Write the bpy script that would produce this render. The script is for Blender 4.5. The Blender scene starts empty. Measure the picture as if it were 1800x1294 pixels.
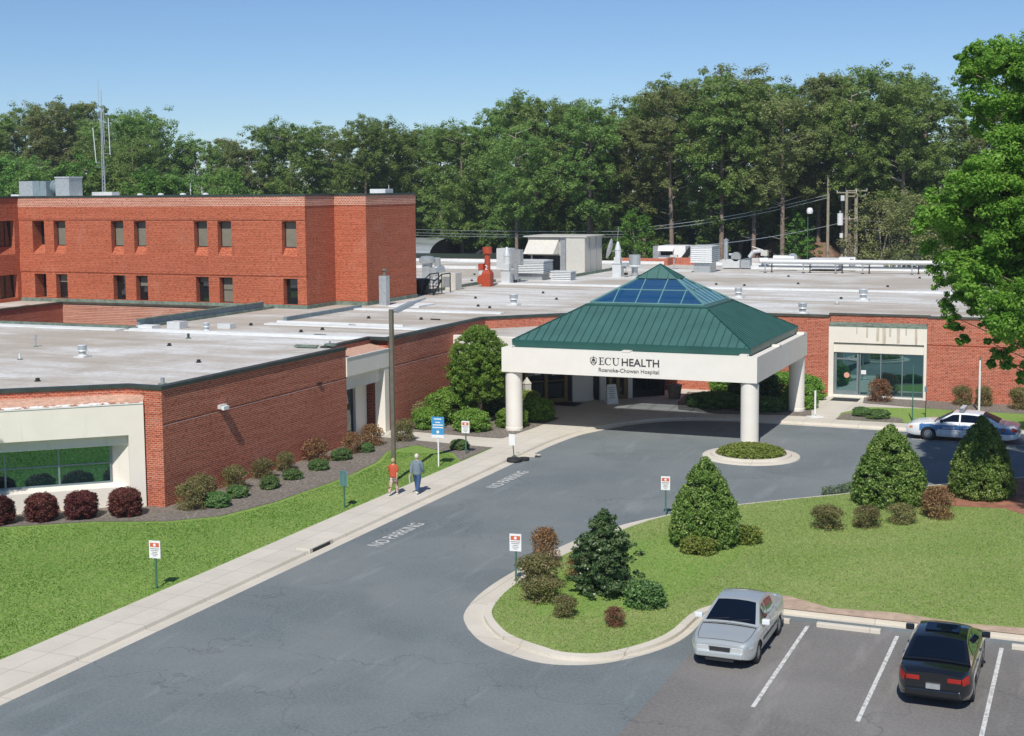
import bpy, bmesh, math, random
import numpy as np
from mathutils import Vector, Matrix
R = math.radians
random.seed(7); rng = np.random.default_rng(11)
scene = bpy.context.scene
COL = scene.collection

# ------------------------------------------------------------------ camera
cd = bpy.data.cameras.new('camera'); cam = bpy.data.objects.new('camera', cd); COL.objects.link(cam)
scene.camera = cam
cd.sensor_width = 36.0; cd.lens = 2453.6 / 1800 * 36; cd.shift_y = -75 / 1800
cd.clip_start = 0.5; cd.clip_end = 6000
def cam_axes(pitch, roll, yaw):
    y, p, r = R(yaw), R(pitch), R(roll)
    f = Vector((-math.sin(y)*math.cos(p), math.cos(y)*math.cos(p), -math.sin(p)))
    rt = Vector((math.cos(y), math.sin(y), 0)); up = rt.cross(f)
    return rt*math.cos(r)-up*math.sin(r), up*math.cos(r)+rt*math.sin(r), f
_r, _u, _f = cam_axes(5.605, .506, 23.068)
M3 = Matrix((_r, _u, -_f)).transposed().to_4x4(); M3.translation = Vector((0, 0, 13.0))
cam.matrix_world = M3

# ------------------------------------------------------------------ world + sun
SUN_EL, SUN_AZ = 49.5, 11.0       # azimuth offset of the light's travel from +Y towards -X
w = bpy.data.worlds.new('World'); scene.world = w; w.use_nodes = True
nt = w.node_tree; nt.nodes.clear()
sky = nt.nodes.new('ShaderNodeTexSky'); sky.sky_type = 'NISHITA'; sky.sun_disc = False
sky.sun_elevation = R(SUN_EL); sky.sun_rotation = R(180 - SUN_AZ)
sky.altitude = 2000; sky.air_density = 1.0; sky.dust_density = 0.0; sky.ozone_density = 6.5
bg = nt.nodes.new('ShaderNodeBackground'); bg.inputs[1].default_value = 0.099
wo = nt.nodes.new('ShaderNodeOutputWorld')
nt.links.new(sky.outputs[0], bg.inputs[0]); nt.links.new(bg.outputs[0], wo.inputs[0])
sl = bpy.data.lights.new('sun', 'SUN'); sl.energy = 4.3; sl.angle = R(0.55); sl.color = (1.0, .955, .88)
so = bpy.data.objects.new('sun', sl); COL.objects.link(so); so.location = (5, -40, 60)
d = Vector((-math.sin(R(SUN_AZ))*math.cos(R(SUN_EL)), math.cos(R(SUN_AZ))*math.cos(R(SUN_EL)), -math.sin(R(SUN_EL))))
so.rotation_euler = d.to_track_quat('-Z', 'Y').to_euler()
scene.view_settings.view_transform = 'Standard'; scene.view_settings.look = 'None'
scene.view_settings.exposure = 0.08; scene.view_settings.gamma = 1.0
scene.render.resolution_x = 1024; scene.render.resolution_y = 736
try:
    scene.cycles.max_bounces = 8; scene.cycles.transparent_max_bounces = 12
except Exception: pass

# ------------------------------------------------------------------ materials
def newmat(name):
    m = bpy.data.materials.new(name); m.use_nodes = True
    n = m.node_tree; p = n.nodes.get('Principled BSDF'); return m, n, p
def N(n, t, **kw):
    x = n.nodes.new(t)
    for k, v in kw.items():
        if k.startswith('i_'):
            key = k[2:]; x.inputs[int(key) if key.isdigit() else key.replace('_', ' ')].default_value = v
        else: setattr(x, k, v)
    return x
def coords(n, kind='UV', scale=(1, 1, 1)):
    tc = N(n, 'ShaderNodeTexCoord'); mp = N(n, 'ShaderNodeMapping'); mp.inputs['Scale'].default_value = scale
    if kind == 'World':
        g = N(n, 'ShaderNodeNewGeometry'); n.links.new(g.outputs['Position'], mp.inputs[0])
    else: n.links.new(tc.outputs[kind], mp.inputs[0])
    return mp.outputs[0]
def rgba(c): return (c[0], c[1], c[2], 1)
def ramp(n, fac, stops):
    r = N(n, 'ShaderNodeValToRGB'); e = r.color_ramp.elements
    while len(e) < len(stops): e.new(.5)
    for el, (p, c) in zip(e, stops): el.position = p; el.color = rgba(c)
    n.links.new(fac, r.inputs[0]); return r.outputs[0]
def mixc(n, fac, a, b, mode='MIX'):
    m = N(n, 'ShaderNodeMix', data_type='RGBA', blend_type=mode)
    for s, v in ((0, fac), (6, a), (7, b)):
        if isinstance(v, (int, float)): m.inputs[s].default_value = v
        elif isinstance(v, tuple): m.inputs[s].default_value = rgba(v)
        else: n.links.new(v, m.inputs[s])
    return m.outputs[2]
def noise(n, co, scale, detail=4, rough=.55):
    x = N(n, 'ShaderNodeTexNoise'); x.inputs['Scale'].default_value = scale; x.inputs['Detail'].default_value = detail
    x.inputs['Roughness'].default_value = rough; n.links.new(co, x.inputs['Vector']); return x.outputs['Fac']
def bump(n, p, h, strength=.3, dist=.02):
    b = N(n, 'ShaderNodeBump'); b.inputs['Strength'].default_value = strength; b.inputs['Distance'].default_value = dist
    n.links.new(h, b.inputs['Height']); n.links.new(b.outputs[0], p.inputs['Normal'])
def plain(name, c, rough=.6, metal=0.0, var=.12, vs=3.0, spec=.5, kind='World'):
    m, n, p = newmat(name)
    co = coords(n, kind); f = noise(n, co, vs, 5, .6)
    a = tuple(x*(1-var) for x in c); b = tuple(min(1, x*(1+var)) for x in c)
    n.links.new(ramp(n, f, [(.3, a), (.7, b)]), p.inputs['Base Color'])
    p.inputs['Roughness'].default_value = rough; p.inputs['Metallic'].default_value = metal
    p.inputs['Specular IOR Level'].default_value = spec
    return m
def brickmat(name, c1, c2, mortar, msize=.011, rowh=.0712):
    m, n, p = newmat(name); co = coords(n, 'UV')
    b = N(n, 'ShaderNodeTexBrick'); n.links.new(co, b.inputs['Vector'])
    b.inputs['Color1'].default_value = rgba(c1); b.inputs['Color2'].default_value = rgba(c2); b.inputs['Mortar'].default_value = rgba(mortar)
    b.inputs['Scale'].default_value = 1; b.inputs['Brick Width'].default_value = .215; b.inputs['Row Height'].default_value = rowh
    b.inputs['Mortar Size'].default_value = msize; b.inputs['Mortar Smooth'].default_value = .2; b.inputs['Bias'].default_value = -.1
    co2 = coords(n, 'UV', (.35, 5.0, 1)); f = noise(n, co2, 1.0, 6, .7)
    c = mixc(n, ramp(n, f, [(.40, (.0, .0, .0)), (.70, (.60, .60, .60))]), b.outputs['Color'], tuple(x*.66 for x in c2))
    co3 = coords(n, 'UV', (4.65, 14.0, 1)); f2 = noise(n, co3, 1.0, 2, .5)
    c = mixc(n, ramp(n, f2, [(.46, (0, 0, 0)), (.60, (.40, .40, .40))]), c, tuple(min(1, x*1.45+.02) for x in c1))
    c = mixc(n, ramp(n, f2, [(.36, (.55, .55, .55)), (.46, (0, 0, 0))]), c, tuple(x*.55 for x in c2))
    f4 = noise(n, co, .35, 4, .6); c = mixc(n, ramp(n, f4, [(.58, (0, 0, 0)), (.75, (.22, .22, .22))]), c, mortar)
    n.links.new(c, p.inputs['Base Color']); p.inputs['Roughness'].default_value = .85
    p.inputs['Specular IOR Level'].default_value = .25
    bump(n, p, b.outputs['Fac'], .35, -.008)
    return m
MAT = {}
MAT['brick'] = brickmat('brick_red', (.47, .105, .047), (.34, .070, .032), (.62, .43, .34), .0115, .085)
MAT['brick_tower'] = brickmat('brick_orange', (.46, .105, .045), (.34, .075, .032), (.56, .33, .23), .009, .12)
MAT['brick_pale'] = brickmat('brick_orange_pale', (.47, .15, .08), (.38, .11, .055), (.74, .57, .47), .021, .12)
def concrete_cream():
    m, n, p = newmat('cream_stucco'); co = coords(n, 'World'); f = noise(n, co, .8, 5, .6)
    c = ramp(n, f, [(.3, (.76, .705, .61)), (.7, (.82, .77, .69))])
    co2 = coords(n, 'World', (3.2, 3.2, .25)); f2 = noise(n, co2, 1.0, 4, .6)
    c = mixc(n, ramp(n, f2, [(.60, (0, 0, 0)), (.78, (.35, .35, .35))]), c, (.50, .44, .35))
    n.links.new(c, p.inputs['Base Color']); p.inputs['Roughness'].default_value = .75
    f3 = noise(n, co, 60, 2); bump(n, p, f3, .15, .004); return m
MAT['cream'] = concrete_cream()
MAT['cream_clean'] = plain('cream_paint', (.80, .76, .69), .6, var=.03, vs=1.2)
MAT['white'] = plain('white_paint', (.80, .80, .79), .45, var=.03)
MAT['stain'] = plain('weathered_salmon', (.55, .33, .24), .8, var=.25, vs=6)
MAT['coping'] = plain('dark_metal_coping', (.055, .075, .065), .45, .4, var=.3, vs=2)
MAT['coping_brown'] = plain('brown_metal_coping', (.10, .095, .075), .5, .3, var=.3, vs=2)
MAT['flash'] = plain('weathered_green_flashing', (.16, .21, .17), .7, .1, var=.45, vs=3)
MAT['curb_blue'] = plain('grey_blue_flashing', (.20, .26, .29), .6, .1, var=.2, vs=3)
MAT['galv'] = plain('galvanised_metal', (.50, .53, .54), .35, .55, var=.14, vs=6)
MAT['galv_white'] = plain('white_galvanised', (.66, .68, .68), .45, .2, var=.08, vs=5)
MAT['beige_metal'] = plain('beige_metal', (.60, .58, .52), .5, .1, var=.06, vs=3)
MAT['black'] = plain('black_rubber', (.02, .02, .022), .7)
MAT['dark_metal'] = plain('dark_metal', (.03, .03, .032), .45, .5)
MAT['red_paint'] = plain('red_orange_paint', (.40, .06, .022), .55, var=.15, vs=5)
MAT['bronze'] = plain('bronze_frame', (.20, .13, .05), .4, .5, var=.15)
MAT['alu'] = plain('grey_aluminium_frame', (.24, .29, .31), .4, .4, var=.1)
MAT['pole_brown'] = plain('bronze_pole', (.19, .165, .125), .5, .3, var=.15)
MAT['green_post'] = plain('green_sign_post', (.07, .20, .14), .5, .3, var=.15)
MAT['wood_pole'] = plain('weathered_wood_pole', (.33, .29, .22), .85, var=.25, vs=5)
MAT['bark'] = plain('pine_bark', (.24, .18, .14), .95, var=.4, vs=4)
MAT['bark_grey'] = plain('grey_bark', (.36, .32, .27), .95, var=.35, vs=5)
MAT['roof_dark'] = plain('dark_shingles', (.035, .042, .05), .8, var=.3, vs=2)
MAT['roof_brown'] = plain('brown_shingles', (.22, .13, .085), .85, var=.25, vs=3)
MAT['siding'] = plain('white_siding', (.72, .72, .69), .6, var=.06)
MAT['grey_siding'] = plain('grey_siding', (.35, .36, .34), .6, var=.1)
MAT['lettering'] = plain('dark_letters', (.045, .045, .048), .5)
MAT['lettering_grey'] = plain('grey_letters', (.13, .13, .125), .5)
def chipped():
    m, n, p = newmat('chipped_white_flashing'); co = coords(n, 'World'); f = noise(n, co, 3.2, 5, .7)
    n.links.new(ramp(n, f, [(.44, (.80, .79, .76)), (.50, (.78, .76, .72)), (.53, (.34, .14, .08)), (.66, (.42, .22, .13))]), p.inputs['Base Color']); p.inputs['Roughness'].default_value = .8; return m
MAT['chipped'] = chipped()
MAT['red_dirt'] = plain('red_clay', (.30, .13, .08), .95, var=.35, vs=2.5)

def membrane():
    m, n, p = newmat('pale_roof_membrane')
    co = coords(n, 'World'); cos = coords(n, 'World', (.16, 1.2, 1))
    f1 = noise(n, cos, .55, 7, .62); f2 = noise(n, co, .11, 5, .6); f3 = noise(n, co, 4.5, 7, .8)
    c = ramp(n, f1, [(.34, (.40, .345, .28)), (.45, (.56, .54, .50)), (.58, (.70, .71, .705))])
    c = mixc(n, ramp(n, f2, [(.44, (0, 0, 0)), (.60, (.8, .8, .8))]), c, (.42, .365, .30))
    c = mixc(n, ramp(n, f3, [(.44, (0, 0, 0)), (.62, (.42, .42, .42))]), c, (.32, .285, .24))
    n.links.new(c, p.inputs['Base Color']); p.inputs['Roughness'].default_value = .9; p.inputs['Specular IOR Level'].default_value = .2
    bump(n, p, f3, .3, .01); return m
MAT['membrane'] = membrane()
MAT['seam'] = plain('white_roof_seam', (.70, .72, .72), .8, var=.08, vs=1.5)
def asphalt(name, a, b, crack=True, patch=(.10, .095, .085)):
    m, n, p = newmat(name); co = coords(n, 'World')
    f1 = noise(n, co, .16, 6, .62); f2 = noise(n, co, 11, 8, .85)
    c = ramp(n, f1, [(.36, a), (.64, b)])
    fp = noise(n, coords(n, 'World', (.5, .5, 1)), .35, 3, .4); c = mixc(n, ramp(n, fp, [(.54, (0, 0, 0)), (.57, (.35, .35, .35))]), c, tuple(x*.8 for x in a))
    c = mixc(n, ramp(n, f2, [(.42, (.0, .0, .0)), (.66, (.6, .6, .6))]), c, tuple(min(1, x*1.45) for x in b))
    # pale worn streaks along the driving direction
    cs = coords(n, 'World', (1.4, .22, 1)); fs = noise(n, cs, .8, 6, .65)
    c = mixc(n, ramp(n, fs, [(.56, (0, 0, 0)), (.72, (.42, .42, .42))]), c, tuple(min(1, x*1.5+.02) for x in b))
    fl = noise(n, co, 1.6, 8, .8)
    c = mixc(n, ramp(n, fl, [(.66, (0, 0, 0)), (.70, (.55, .55, .55))]), c, (.36, .36, .34))
    if crack:
        v = N(n, 'ShaderNodeTexVoronoi', feature='DISTANCE_TO_EDGE'); v.inputs['Scale'].default_value = .11
        wv = N(n, 'ShaderNodeVectorMath', operation='ADD'); nz = N(n, 'ShaderNodeTexNoise'); nz.inputs['Scale'].default_value = .6; nz.inputs['Detail'].default_value = 6
        n.links.new(co, nz.inputs['Vector']); sc = N(n, 'ShaderNodeVectorMath', operation='SCALE'); sc.inputs['Scale'].default_value = 3.5
        n.links.new(nz.outputs['Color'], sc.inputs[0]); n.links.new(co, wv.inputs[0]); n.links.new(sc.outputs[0], wv.inputs[1]); n.links.new(wv.outputs[0], v.inputs['Vector'])
        c = mixc(n, ramp(n, v.outputs['Distance'], [(.0, (.42, .42, .42)), (.004, (0, 0, 0))]), c, (.05, .052, .055))
    n.links.new(c, p.inputs['Base Color']); p.inputs['Roughness'].default_value = .85; p.inputs['Specular IOR Level'].default_value = .3
    bump(n, p, f2, .5, .01); return m
MAT['asphalt'] = asphalt('asphalt', (.125, .150, .158), (.185, .205, .208))
MAT['asphalt_lot'] = asphalt('asphalt_old', (.135, .130, .125), (.21, .20, .19))
def sidewalk(name, a, b, sx=1.5, sy=1.5):
    m, n, p = newmat(name); co = coords(n, 'World')
    f = noise(n, co, .5, 6, .6); f2 = noise(n, co, 14, 3, .7)
    c = ramp(n, f, [(.3, a), (.7, b)])
    c = mixc(n, ramp(n, f2, [(.4, (0, 0, 0)), (.8, (.3, .3, .3))]), c, tuple(x*.75 for x in a))
    br = N(n, 'ShaderNodeTexBrick'); br.offset = 0; n.links.new(co, br.inputs['Vector']); br.inputs['Scale'].default_value = 1
    br.inputs['Brick Width'].default_value = sx; br.inputs['Row Height'].default_value = sy; br.inputs['Mortar Size'].default_value = .012
    br.inputs['Color1'].default_value = (0, 0, 0, 1); br.inputs['Color2'].default_value = (.12, .12, .12, 1); br.inputs['Mortar'].default_value = (.7, .7, .7, 1)
    c = mixc(n, br.outputs['Color'], c, (.27, .25, .21))
    n.links.new(c, p.inputs['Base Color']); p.inputs['Roughness'].default_value = .85; bump(n, p, f2, .25, .005); return m
MAT['sidewalk'] = sidewalk('concrete_sidewalk', (.58, .535, .455), (.68, .635, .55))
MAT['kerb'] = sidewalk('concrete_kerb', (.58, .53, .44), (.68, .63, .54), 3, 3)
def lawnmat(name, a, b, dry, dry_amt=.5):
    m, n, p = newmat(name); co = coords(n, 'World')
    f1 = noise(n, co, .22, 6, .6); f2 = noise(n, co, 2.2, 5, .7); cs = coords(n, 'World', (7, 16, 1)); f3 = noise(n, cs, 1.2, 4, .75)
    c = ramp(n, f1, [(.35, a), (.65, b)])
    c = mixc(n, ramp(n, f2, [(.42, (0, 0, 0)), (.75, (dry_amt,)*3)]), c, dry)
    c = mixc(n, ramp(n, f3, [(.38, (.55, .55, .55)), (.6, (0, 0, 0))]), c, tuple(x*.55 for x in a))
    n.links.new(c, p.inputs['Base Color']); p.inputs['Roughness'].default_value = .9; p.inputs['Specular IOR Level'].default_value = .15
    bump(n, p, f3, .9, .05); return m
MAT['lawn'] = lawnmat('lawn_grass', (.20, .35, .07), (.28, .42, .10), (.38, .42, .16), .6)
MAT['lawn_dry'] = lawnmat('lawn_grass_dry', (.24, .34, .09), (.32, .40, .13), (.42, .40, .20), .65)
def mulchmat():
    m, n, p = newmat('brown_mulch'); co = coords(n, 'World'); f1 = noise(n, co, .7, 4); f2 = noise(n, co, 7, 6, .85)
    c = ramp(n, f2, [(.34, (.06, .05, .04)), (.5, (.19, .165, .135)), (.66, (.46, .41, .35))])
    c = mixc(n, ramp(n, f1, [(.4, (0, 0, 0)), (.7, (.5, .5, .5))]), c, (.15, .125, .11))
    n.links.new(c, p.inputs['Base Color']); p.inputs['Roughness'].default_value = .95; bump(n, p, f2, 1.0, .04); return m
MAT['mulch'] = mulchmat()
MAT['ground'] = lawnmat('forest_ground', (.035, .05, .018), (.06, .075, .028), (.10, .085, .05), .6)
def metalroof(name, c, rough=.38):
    m, n, p = newmat(name); co = coords(n, 'World'); f = noise(n, co, .8, 4)
    n.links.new(ramp(n, f, [(.3, tuple(x*.88 for x in c)), (.7, tuple(x*1.1 for x in c))]), p.inputs['Base Color'])
    p.inputs['Roughness'].default_value = rough; p.inputs['Metallic'].default_value = .15; return m
MAT['green_roof'] = metalroof('green_standing_seam', (.060, .150, .135), .42)
MAT['green_dark'] = metalroof('green_metal_trim', (.022, .095, .082), .42)
MAT['teal_frame'] = metalroof('teal_skylight_frame', (.16, .33, .33), .4)
def glassmat(name, tint, trans=.4, rough=.02, base=(.01, .02, .03), refl=0.0, gcol=(.9, .95, 1), ior=1.9):
    m, n, p = newmat(name); n.nodes.remove(p); out = n.nodes.get('Material Output')
    gl = N(n, 'ShaderNodeBsdfGlossy'); gl.inputs['Roughness'].default_value = rough; gl.inputs['Color'].default_value = rgba(gcol)
    tr = N(n, 'ShaderNodeBsdfTransparent'); tr.inputs['Color'].default_value = rgba(tint)
    df = N(n, 'ShaderNodeBsdfDiffuse'); df.inputs['Color'].default_value = rgba(base)
    m1 = N(n, 'ShaderNodeMixShader'); m1.inputs[0].default_value = trans; n.links.new(df.outputs[0], m1.inputs[1]); n.links.new(tr.outputs[0], m1.inputs[2])
    fr = N(n, 'ShaderNodeFresnel'); fr.inputs[0].default_value = ior
    mxx = N(n, 'ShaderNodeMath', operation='MAXIMUM'); mxx.inputs[1].default_value = refl; n.links.new(fr.outputs[0], mxx.inputs[0])
    m2 = N(n, 'ShaderNodeMixShader'); n.links.new(mxx.outputs[0], m2.inputs[0]); n.links.new(m1.outputs[0], m2.inputs[1]); n.links.new(gl.outputs[0], m2.inputs[2])
    n.links.new(m2.outputs[0], out.inputs[0]); return m
MAT['glass_blue'] = glassmat('blue_tinted_glass', (.60, .72, .85), .60, .03, (.02, .14, .36), .14)
MAT['glass_dark'] = glassmat('dark_window_glass', (.25, .3, .3), .15, .02, (.012, .016, .018))
MAT['glass_green'] = glassmat('green_reflective_glass', (.2, .3, .3), .10, .015, (.01, .03, .03), .42, (.42, .72, .74))
MAT['glass_car'] = glassmat('car_glass', (.2, .28, .32), .0, .02, (.004, .008, .018), 0.0, (.40, .50, .62), 1.42)
MAT['blind'] = plain('window_blind', (.20, .185, .14), .7, var=.15, vs=2)

# leaf materials -- tone attribute gives each leaf its own shade
def leafmat(name, dark, mid, light, trans=.35, rough=.5):
    m, n, p = newmat(name)
    at = N(n, 'ShaderNodeAttribute', attribute_name='tone')
    oi = N(n, 'ShaderNodeObjectInfo')
    c = ramp(n, at.outputs['Fac'], [(0, dark), (.5, mid), (1, light)])
    hs = N(n, 'ShaderNodeHueSaturation'); n.links.new(c, hs.inputs['Color'])
    mr = N(n, 'ShaderNodeMapRange'); mr.inputs['To Min'].default_value = .85; mr.inputs['To Max'].default_value = 1.15
    n.links.new(oi.outputs['Random'], mr.inputs['Value']); n.links.new(mr.outputs[0], hs.inputs['Value'])
    mr2 = N(n, 'ShaderNodeMapRange'); mr2.inputs['To Min'].default_value = .485; mr2.inputs['To Max'].default_value = .51
    n.links.new(oi.outputs['Random'], mr2.inputs['Value']); n.links.new(mr2.outputs[0], hs.inputs['Hue'])
    n.links.new(hs.outputs[0], p.inputs['Base Color']); p.inputs['Roughness'].default_value = rough; p.inputs['Specular IOR Level'].default_value = .3
    tb = N(n, 'ShaderNodeBsdfTranslucent'); n.links.new(hs.outputs[0], tb.inputs['Color'])
    mx = N(n, 'ShaderNodeMixShader'); mx.inputs[0].default_value = trans
    out = n.nodes.get('Material Output'); n.links.new(p.outputs[0], mx.inputs[1]); n.links.new(tb.outputs[0], mx.inputs[2]); n.links.new(mx.outputs[0], out.inputs[0])
    return m
MAT['pine'] = leafmat('pine_needles', (.12, .22, .055), (.24, .37, .10), (.42, .54, .17), .55)
MAT['pine_brown'] = leafmat('pine_needles_olive', (.15, .20, .07), (.28, .34, .12), (.44, .47, .20), .55)
MAT['decid'] = leafmat('broad_leaves', (.12, .23, .055), (.22, .38, .09), (.34, .52, .15), .55)
MAT['decid_bright'] = leafmat('bright_spring_leaves', (.07, .17, .03), (.15, .33, .055), (.26, .46, .09), .45)
MAT['decid_yellow'] = leafmat('yellow_green_leaves', (.12, .15, .05), (.24, .27, .10), (.36, .36, .16), .4)
MAT['big_tree'] = leafmat('near_tree_leaves', (.11, .24, .04), (.24, .46, .07), (.42, .64, .14), .6)
MAT['holly'] = leafmat('holly_leaves', (.05, .12, .02), (.16, .28, .05), (.36, .47, .15), .35, .4)
MAT['hedge'] = leafmat('hedge_leaves', (.09, .20, .025), (.19, .37, .055), (.33, .52, .11), .4, .45)
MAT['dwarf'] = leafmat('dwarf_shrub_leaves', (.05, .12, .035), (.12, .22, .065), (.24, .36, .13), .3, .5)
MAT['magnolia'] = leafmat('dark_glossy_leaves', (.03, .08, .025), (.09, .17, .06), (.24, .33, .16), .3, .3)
MAT['burgundy'] = leafmat('burgundy_leaves', (.045, .014, .014), (.13, .038, .030), (.27, .10, .07), .25, .5)
MAT['bronze_shrub'] = leafmat('bronze_green_leaves', (.12, .14, .045), (.26, .26, .10), (.46, .36, .19), .45)
MAT['red_shrub'] = leafmat('reddish_leaves', (.13, .07, .035), (.32, .17, .085), (.44, .32, .17), .4)
MAT['grassy'] = leafmat('yellow_green_ground_cover', (.12, .17, .03), (.24, .32, .06), (.38, .42, .12), .4)

# ------------------------------------------------------------------ mesh builder
class MB:
    def __init__(s): s.v = []; s.f = []; s.m = []; s.mats = []
    def mi(s, mat):
        if mat not in s.mats: s.mats.append(mat)
        return s.mats.index(mat)
    def face(s, pts, mat):
        i = len(s.v); s.v += [tuple(p) for p in pts]; s.f.append(tuple(range(i, i+len(pts)))); s.m.append(s.mi(mat))
    def box(s, x0, y0, z0, x1, y1, z1, mat, bottom=True):
        a = [(x0, y0, z0), (x1, y0, z0), (x1, y1, z0), (x0, y1, z0), (x0, y0, z1), (x1, y0, z1), (x1, y1, z1), (x0, y1, z1)]
        for q in ((0, 1, 5, 4), (1, 2, 6, 5), (2, 3, 7, 6), (3, 0, 4, 7), (4, 5, 6, 7)) + (((3, 2, 1, 0),) if bottom else ()):
            s.face([a[k] for k in q], mat)
    def prism(s, pts, z0, z1, mat, mtop=None, bottom=False):
        """pts CCW 2D"""
        n = len(pts)
        for i in range(n):
            p, q = pts[i], pts[(i+1) % n]
            s.face([(p[0], p[1], z0), (q[0], q[1], z0), (q[0], q[1], z1), (p[0], p[1], z1)], mat)
        s.face([(p[0], p[1], z1) for p in pts], mtop or mat)
        if bottom: s.face([(p[0], p[1], z0) for p in reversed(pts)], mat)
    def obox(s, o, u, L, W, z0, z1, mat):
        """oriented box: o 2D start, u unit dir, length L along u, width W to the left of u"""
        n = (-u[1], u[0]); p = [(o[0], o[1]), (o[0]+u[0]*L, o[1]+u[1]*L)]
        p += [(p[1][0]+n[0]*W, p[1][1]+n[1]*W), (p[0][0]+n[0]*W, p[0][1]+n[1]*W)]
        s.prism(p, z0, z1, mat, bottom=True)
    def cyl(s, c, r, z0, z1, mat, n=16, r2=None, cap=True):
        r2 = r if r2 is None else r2
        a = [(c[0]+r*math.cos(2*math.pi*k/n), c[1]+r*math.sin(2*math.pi*k/n), z0) for k in range(n)]
        b = [(c[0]+r2*math.cos(2*math.pi*k/n), c[1]+r2*math.sin(2*math.pi*k/n), z1) for k in range(n)]
        for k in range(n):
            j = (k+1) % n; s.face([a[k], a[j], b[j], b[k]], mat)
        if cap: s.face(b, mat); s.face(a[::-1], mat)
    def tube(s, p, q, r, mat, n=8, r2=None):
        p, q = Vector(p), Vector(q); d = (q-p); r2 = r if r2 is None else r2
        if d.length < 1e-6: return
        d.normalize(); a = d.orthogonal().normalized(); b = d.cross(a)
        A = [p+(a*math.cos(2*math.pi*k/n)+b*math.sin(2*math.pi*k/n))*r for k in range(n)]
        B = [q+(a*math.cos(2*math.pi*k/n)+b*math.sin(2*math.pi*k/n))*r2 for k in range(n)]
        for k in range(n):
            j = (k+1) % n; s.face([A[k], A[j], B[j], B[k]], mat)
        s.face(B, mat); s.face(A[::-1], mat)
    def path(s, pts, r, mat, n=6):
        for a, b in zip(pts[:-1], pts[1:]): s.tube(a, b, r, mat, n)
    def lathe(s, c, prof, mat, n=20):
        for (r0, z0), (r1, z1) in zip(prof[:-1], prof[1:]):
            for k in range(n):
                a0, a1 = 2*math.pi*k/n, 2*math.pi*(k+1)/n
                P = lambda r, a, z: (c[0]+r*math.cos(a), c[1]+r*math.sin(a), c[2]+z)
                s.face([P(r0, a0, z0), P(r0, a1, z0), P(r1, a1, z1), P(r1, a0, z1)], mat)
    def build(s, name, parent=None, origin=None, smooth=False, bevel=0, weld=True):
        me = bpy.data.meshes.new(name)
        o0 = Vector(origin) if origin else (parent_world(parent) if parent is not None else Vector((0, 0, 0)))
        vs = [(x-o0.x, y-o0.y, z-o0.z) for x, y, z in s.v]
        me.from_pydata(vs, [], s.f)
        for mt in s.mats: me.materials.append(MAT[mt] if isinstance(mt, str) else mt)
        me.polygons.foreach_set('material_index', s.m)
        uv = me.uv_layers.new(name='UVMap')
        me.update()
        uvs = []
        for p in me.polygons:
            nx, ny, nz = p.normal
            if abs(nz) > .8:
                for li in p.loop_indices:
                    c = s.v[me.loops[li].vertex_index]; uvs += [c[0], c[1]]
            else:
                h = math.hypot(nx, ny) or 1; tx, ty = -ny/h, nx/h
                for li in p.loop_indices:
                    c = s.v[me.loops[li].vertex_index]; uvs += [c[0]*tx+c[1]*ty, c[2]]
        uv.data.foreach_set('uv', uvs)
        ob = bpy.data.objects.new(name, me); COL.objects.link(ob)
        if origin: ob.location = o0
        if parent is not None: ob.parent = parent
        if weld and (smooth or bevel):
            bm = bmesh.new(); bm.from_mesh(me); bmesh.ops.remove_doubles(bm, verts=bm.verts, dist=1e-4)
            if bevel:
                eds = [e for e in bm.edges if len(e.link_faces) == 2 and e.calc_face_angle(0) > R(35)]
                bmesh.ops.bevel(bm, geom=eds, offset=bevel, segments=2, profile=.6, affect='EDGES', clamp_overlap=True)
            bm.to_mesh(me); bm.free()
        if smooth:
            for p in me.polygons: p.use_smooth = True
            me.set_sharp_from_angle(angle=R(38))
        return ob
_pw = {}
def parent_world(p): return _pw.get(p.name, Vector((0, 0, 0)))
def local(t): _pw[t.name] = Vector((0, 0, 0)); return t
def tag(o, label, cat, group=None, kind=None):
    if label: o['label'] = label
    if cat: o['category'] = cat
    if group: o['group'] = group
    if kind: o['kind'] = kind
    return o
def pieces(name, parent, boxes):
    for b in boxes: m = MB(); m.box(*b); m.build(name, parent)
def thing(name, label, cat, loc=(0, 0, 0), rz=0, group=None):
    o = bpy.data.objects.new(name, None); COL.objects.link(o); o.location = loc; o.rotation_euler = (0, 0, rz)
    o.empty_display_size = .3
    _pw[o.name] = Vector(loc) if rz == 0 else Vector((0, 0, 0))
    return tag(o, label, cat, group)
def structure(o): o['kind'] = 'structure'; return o
def dup(root, loc, rz=None, label=None, group=None, scale=None):
    r = root.copy(); COL.objects.link(r); r.location = loc
    if rz is not None: r.rotation_euler = (0, 0, rz)
    if scale is not None: r.scale = scale if hasattr(scale, '__len__') else (scale,)*3
    if label: r['label'] = label
    if group: r['group'] = group
    for ch in list(root.children):
        c = ch.copy(); COL.objects.link(c); c.parent = r
        for g in list(ch.children):
            gg = g.copy(); COL.objects.link(gg); gg.parent = c
    return r
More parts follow.
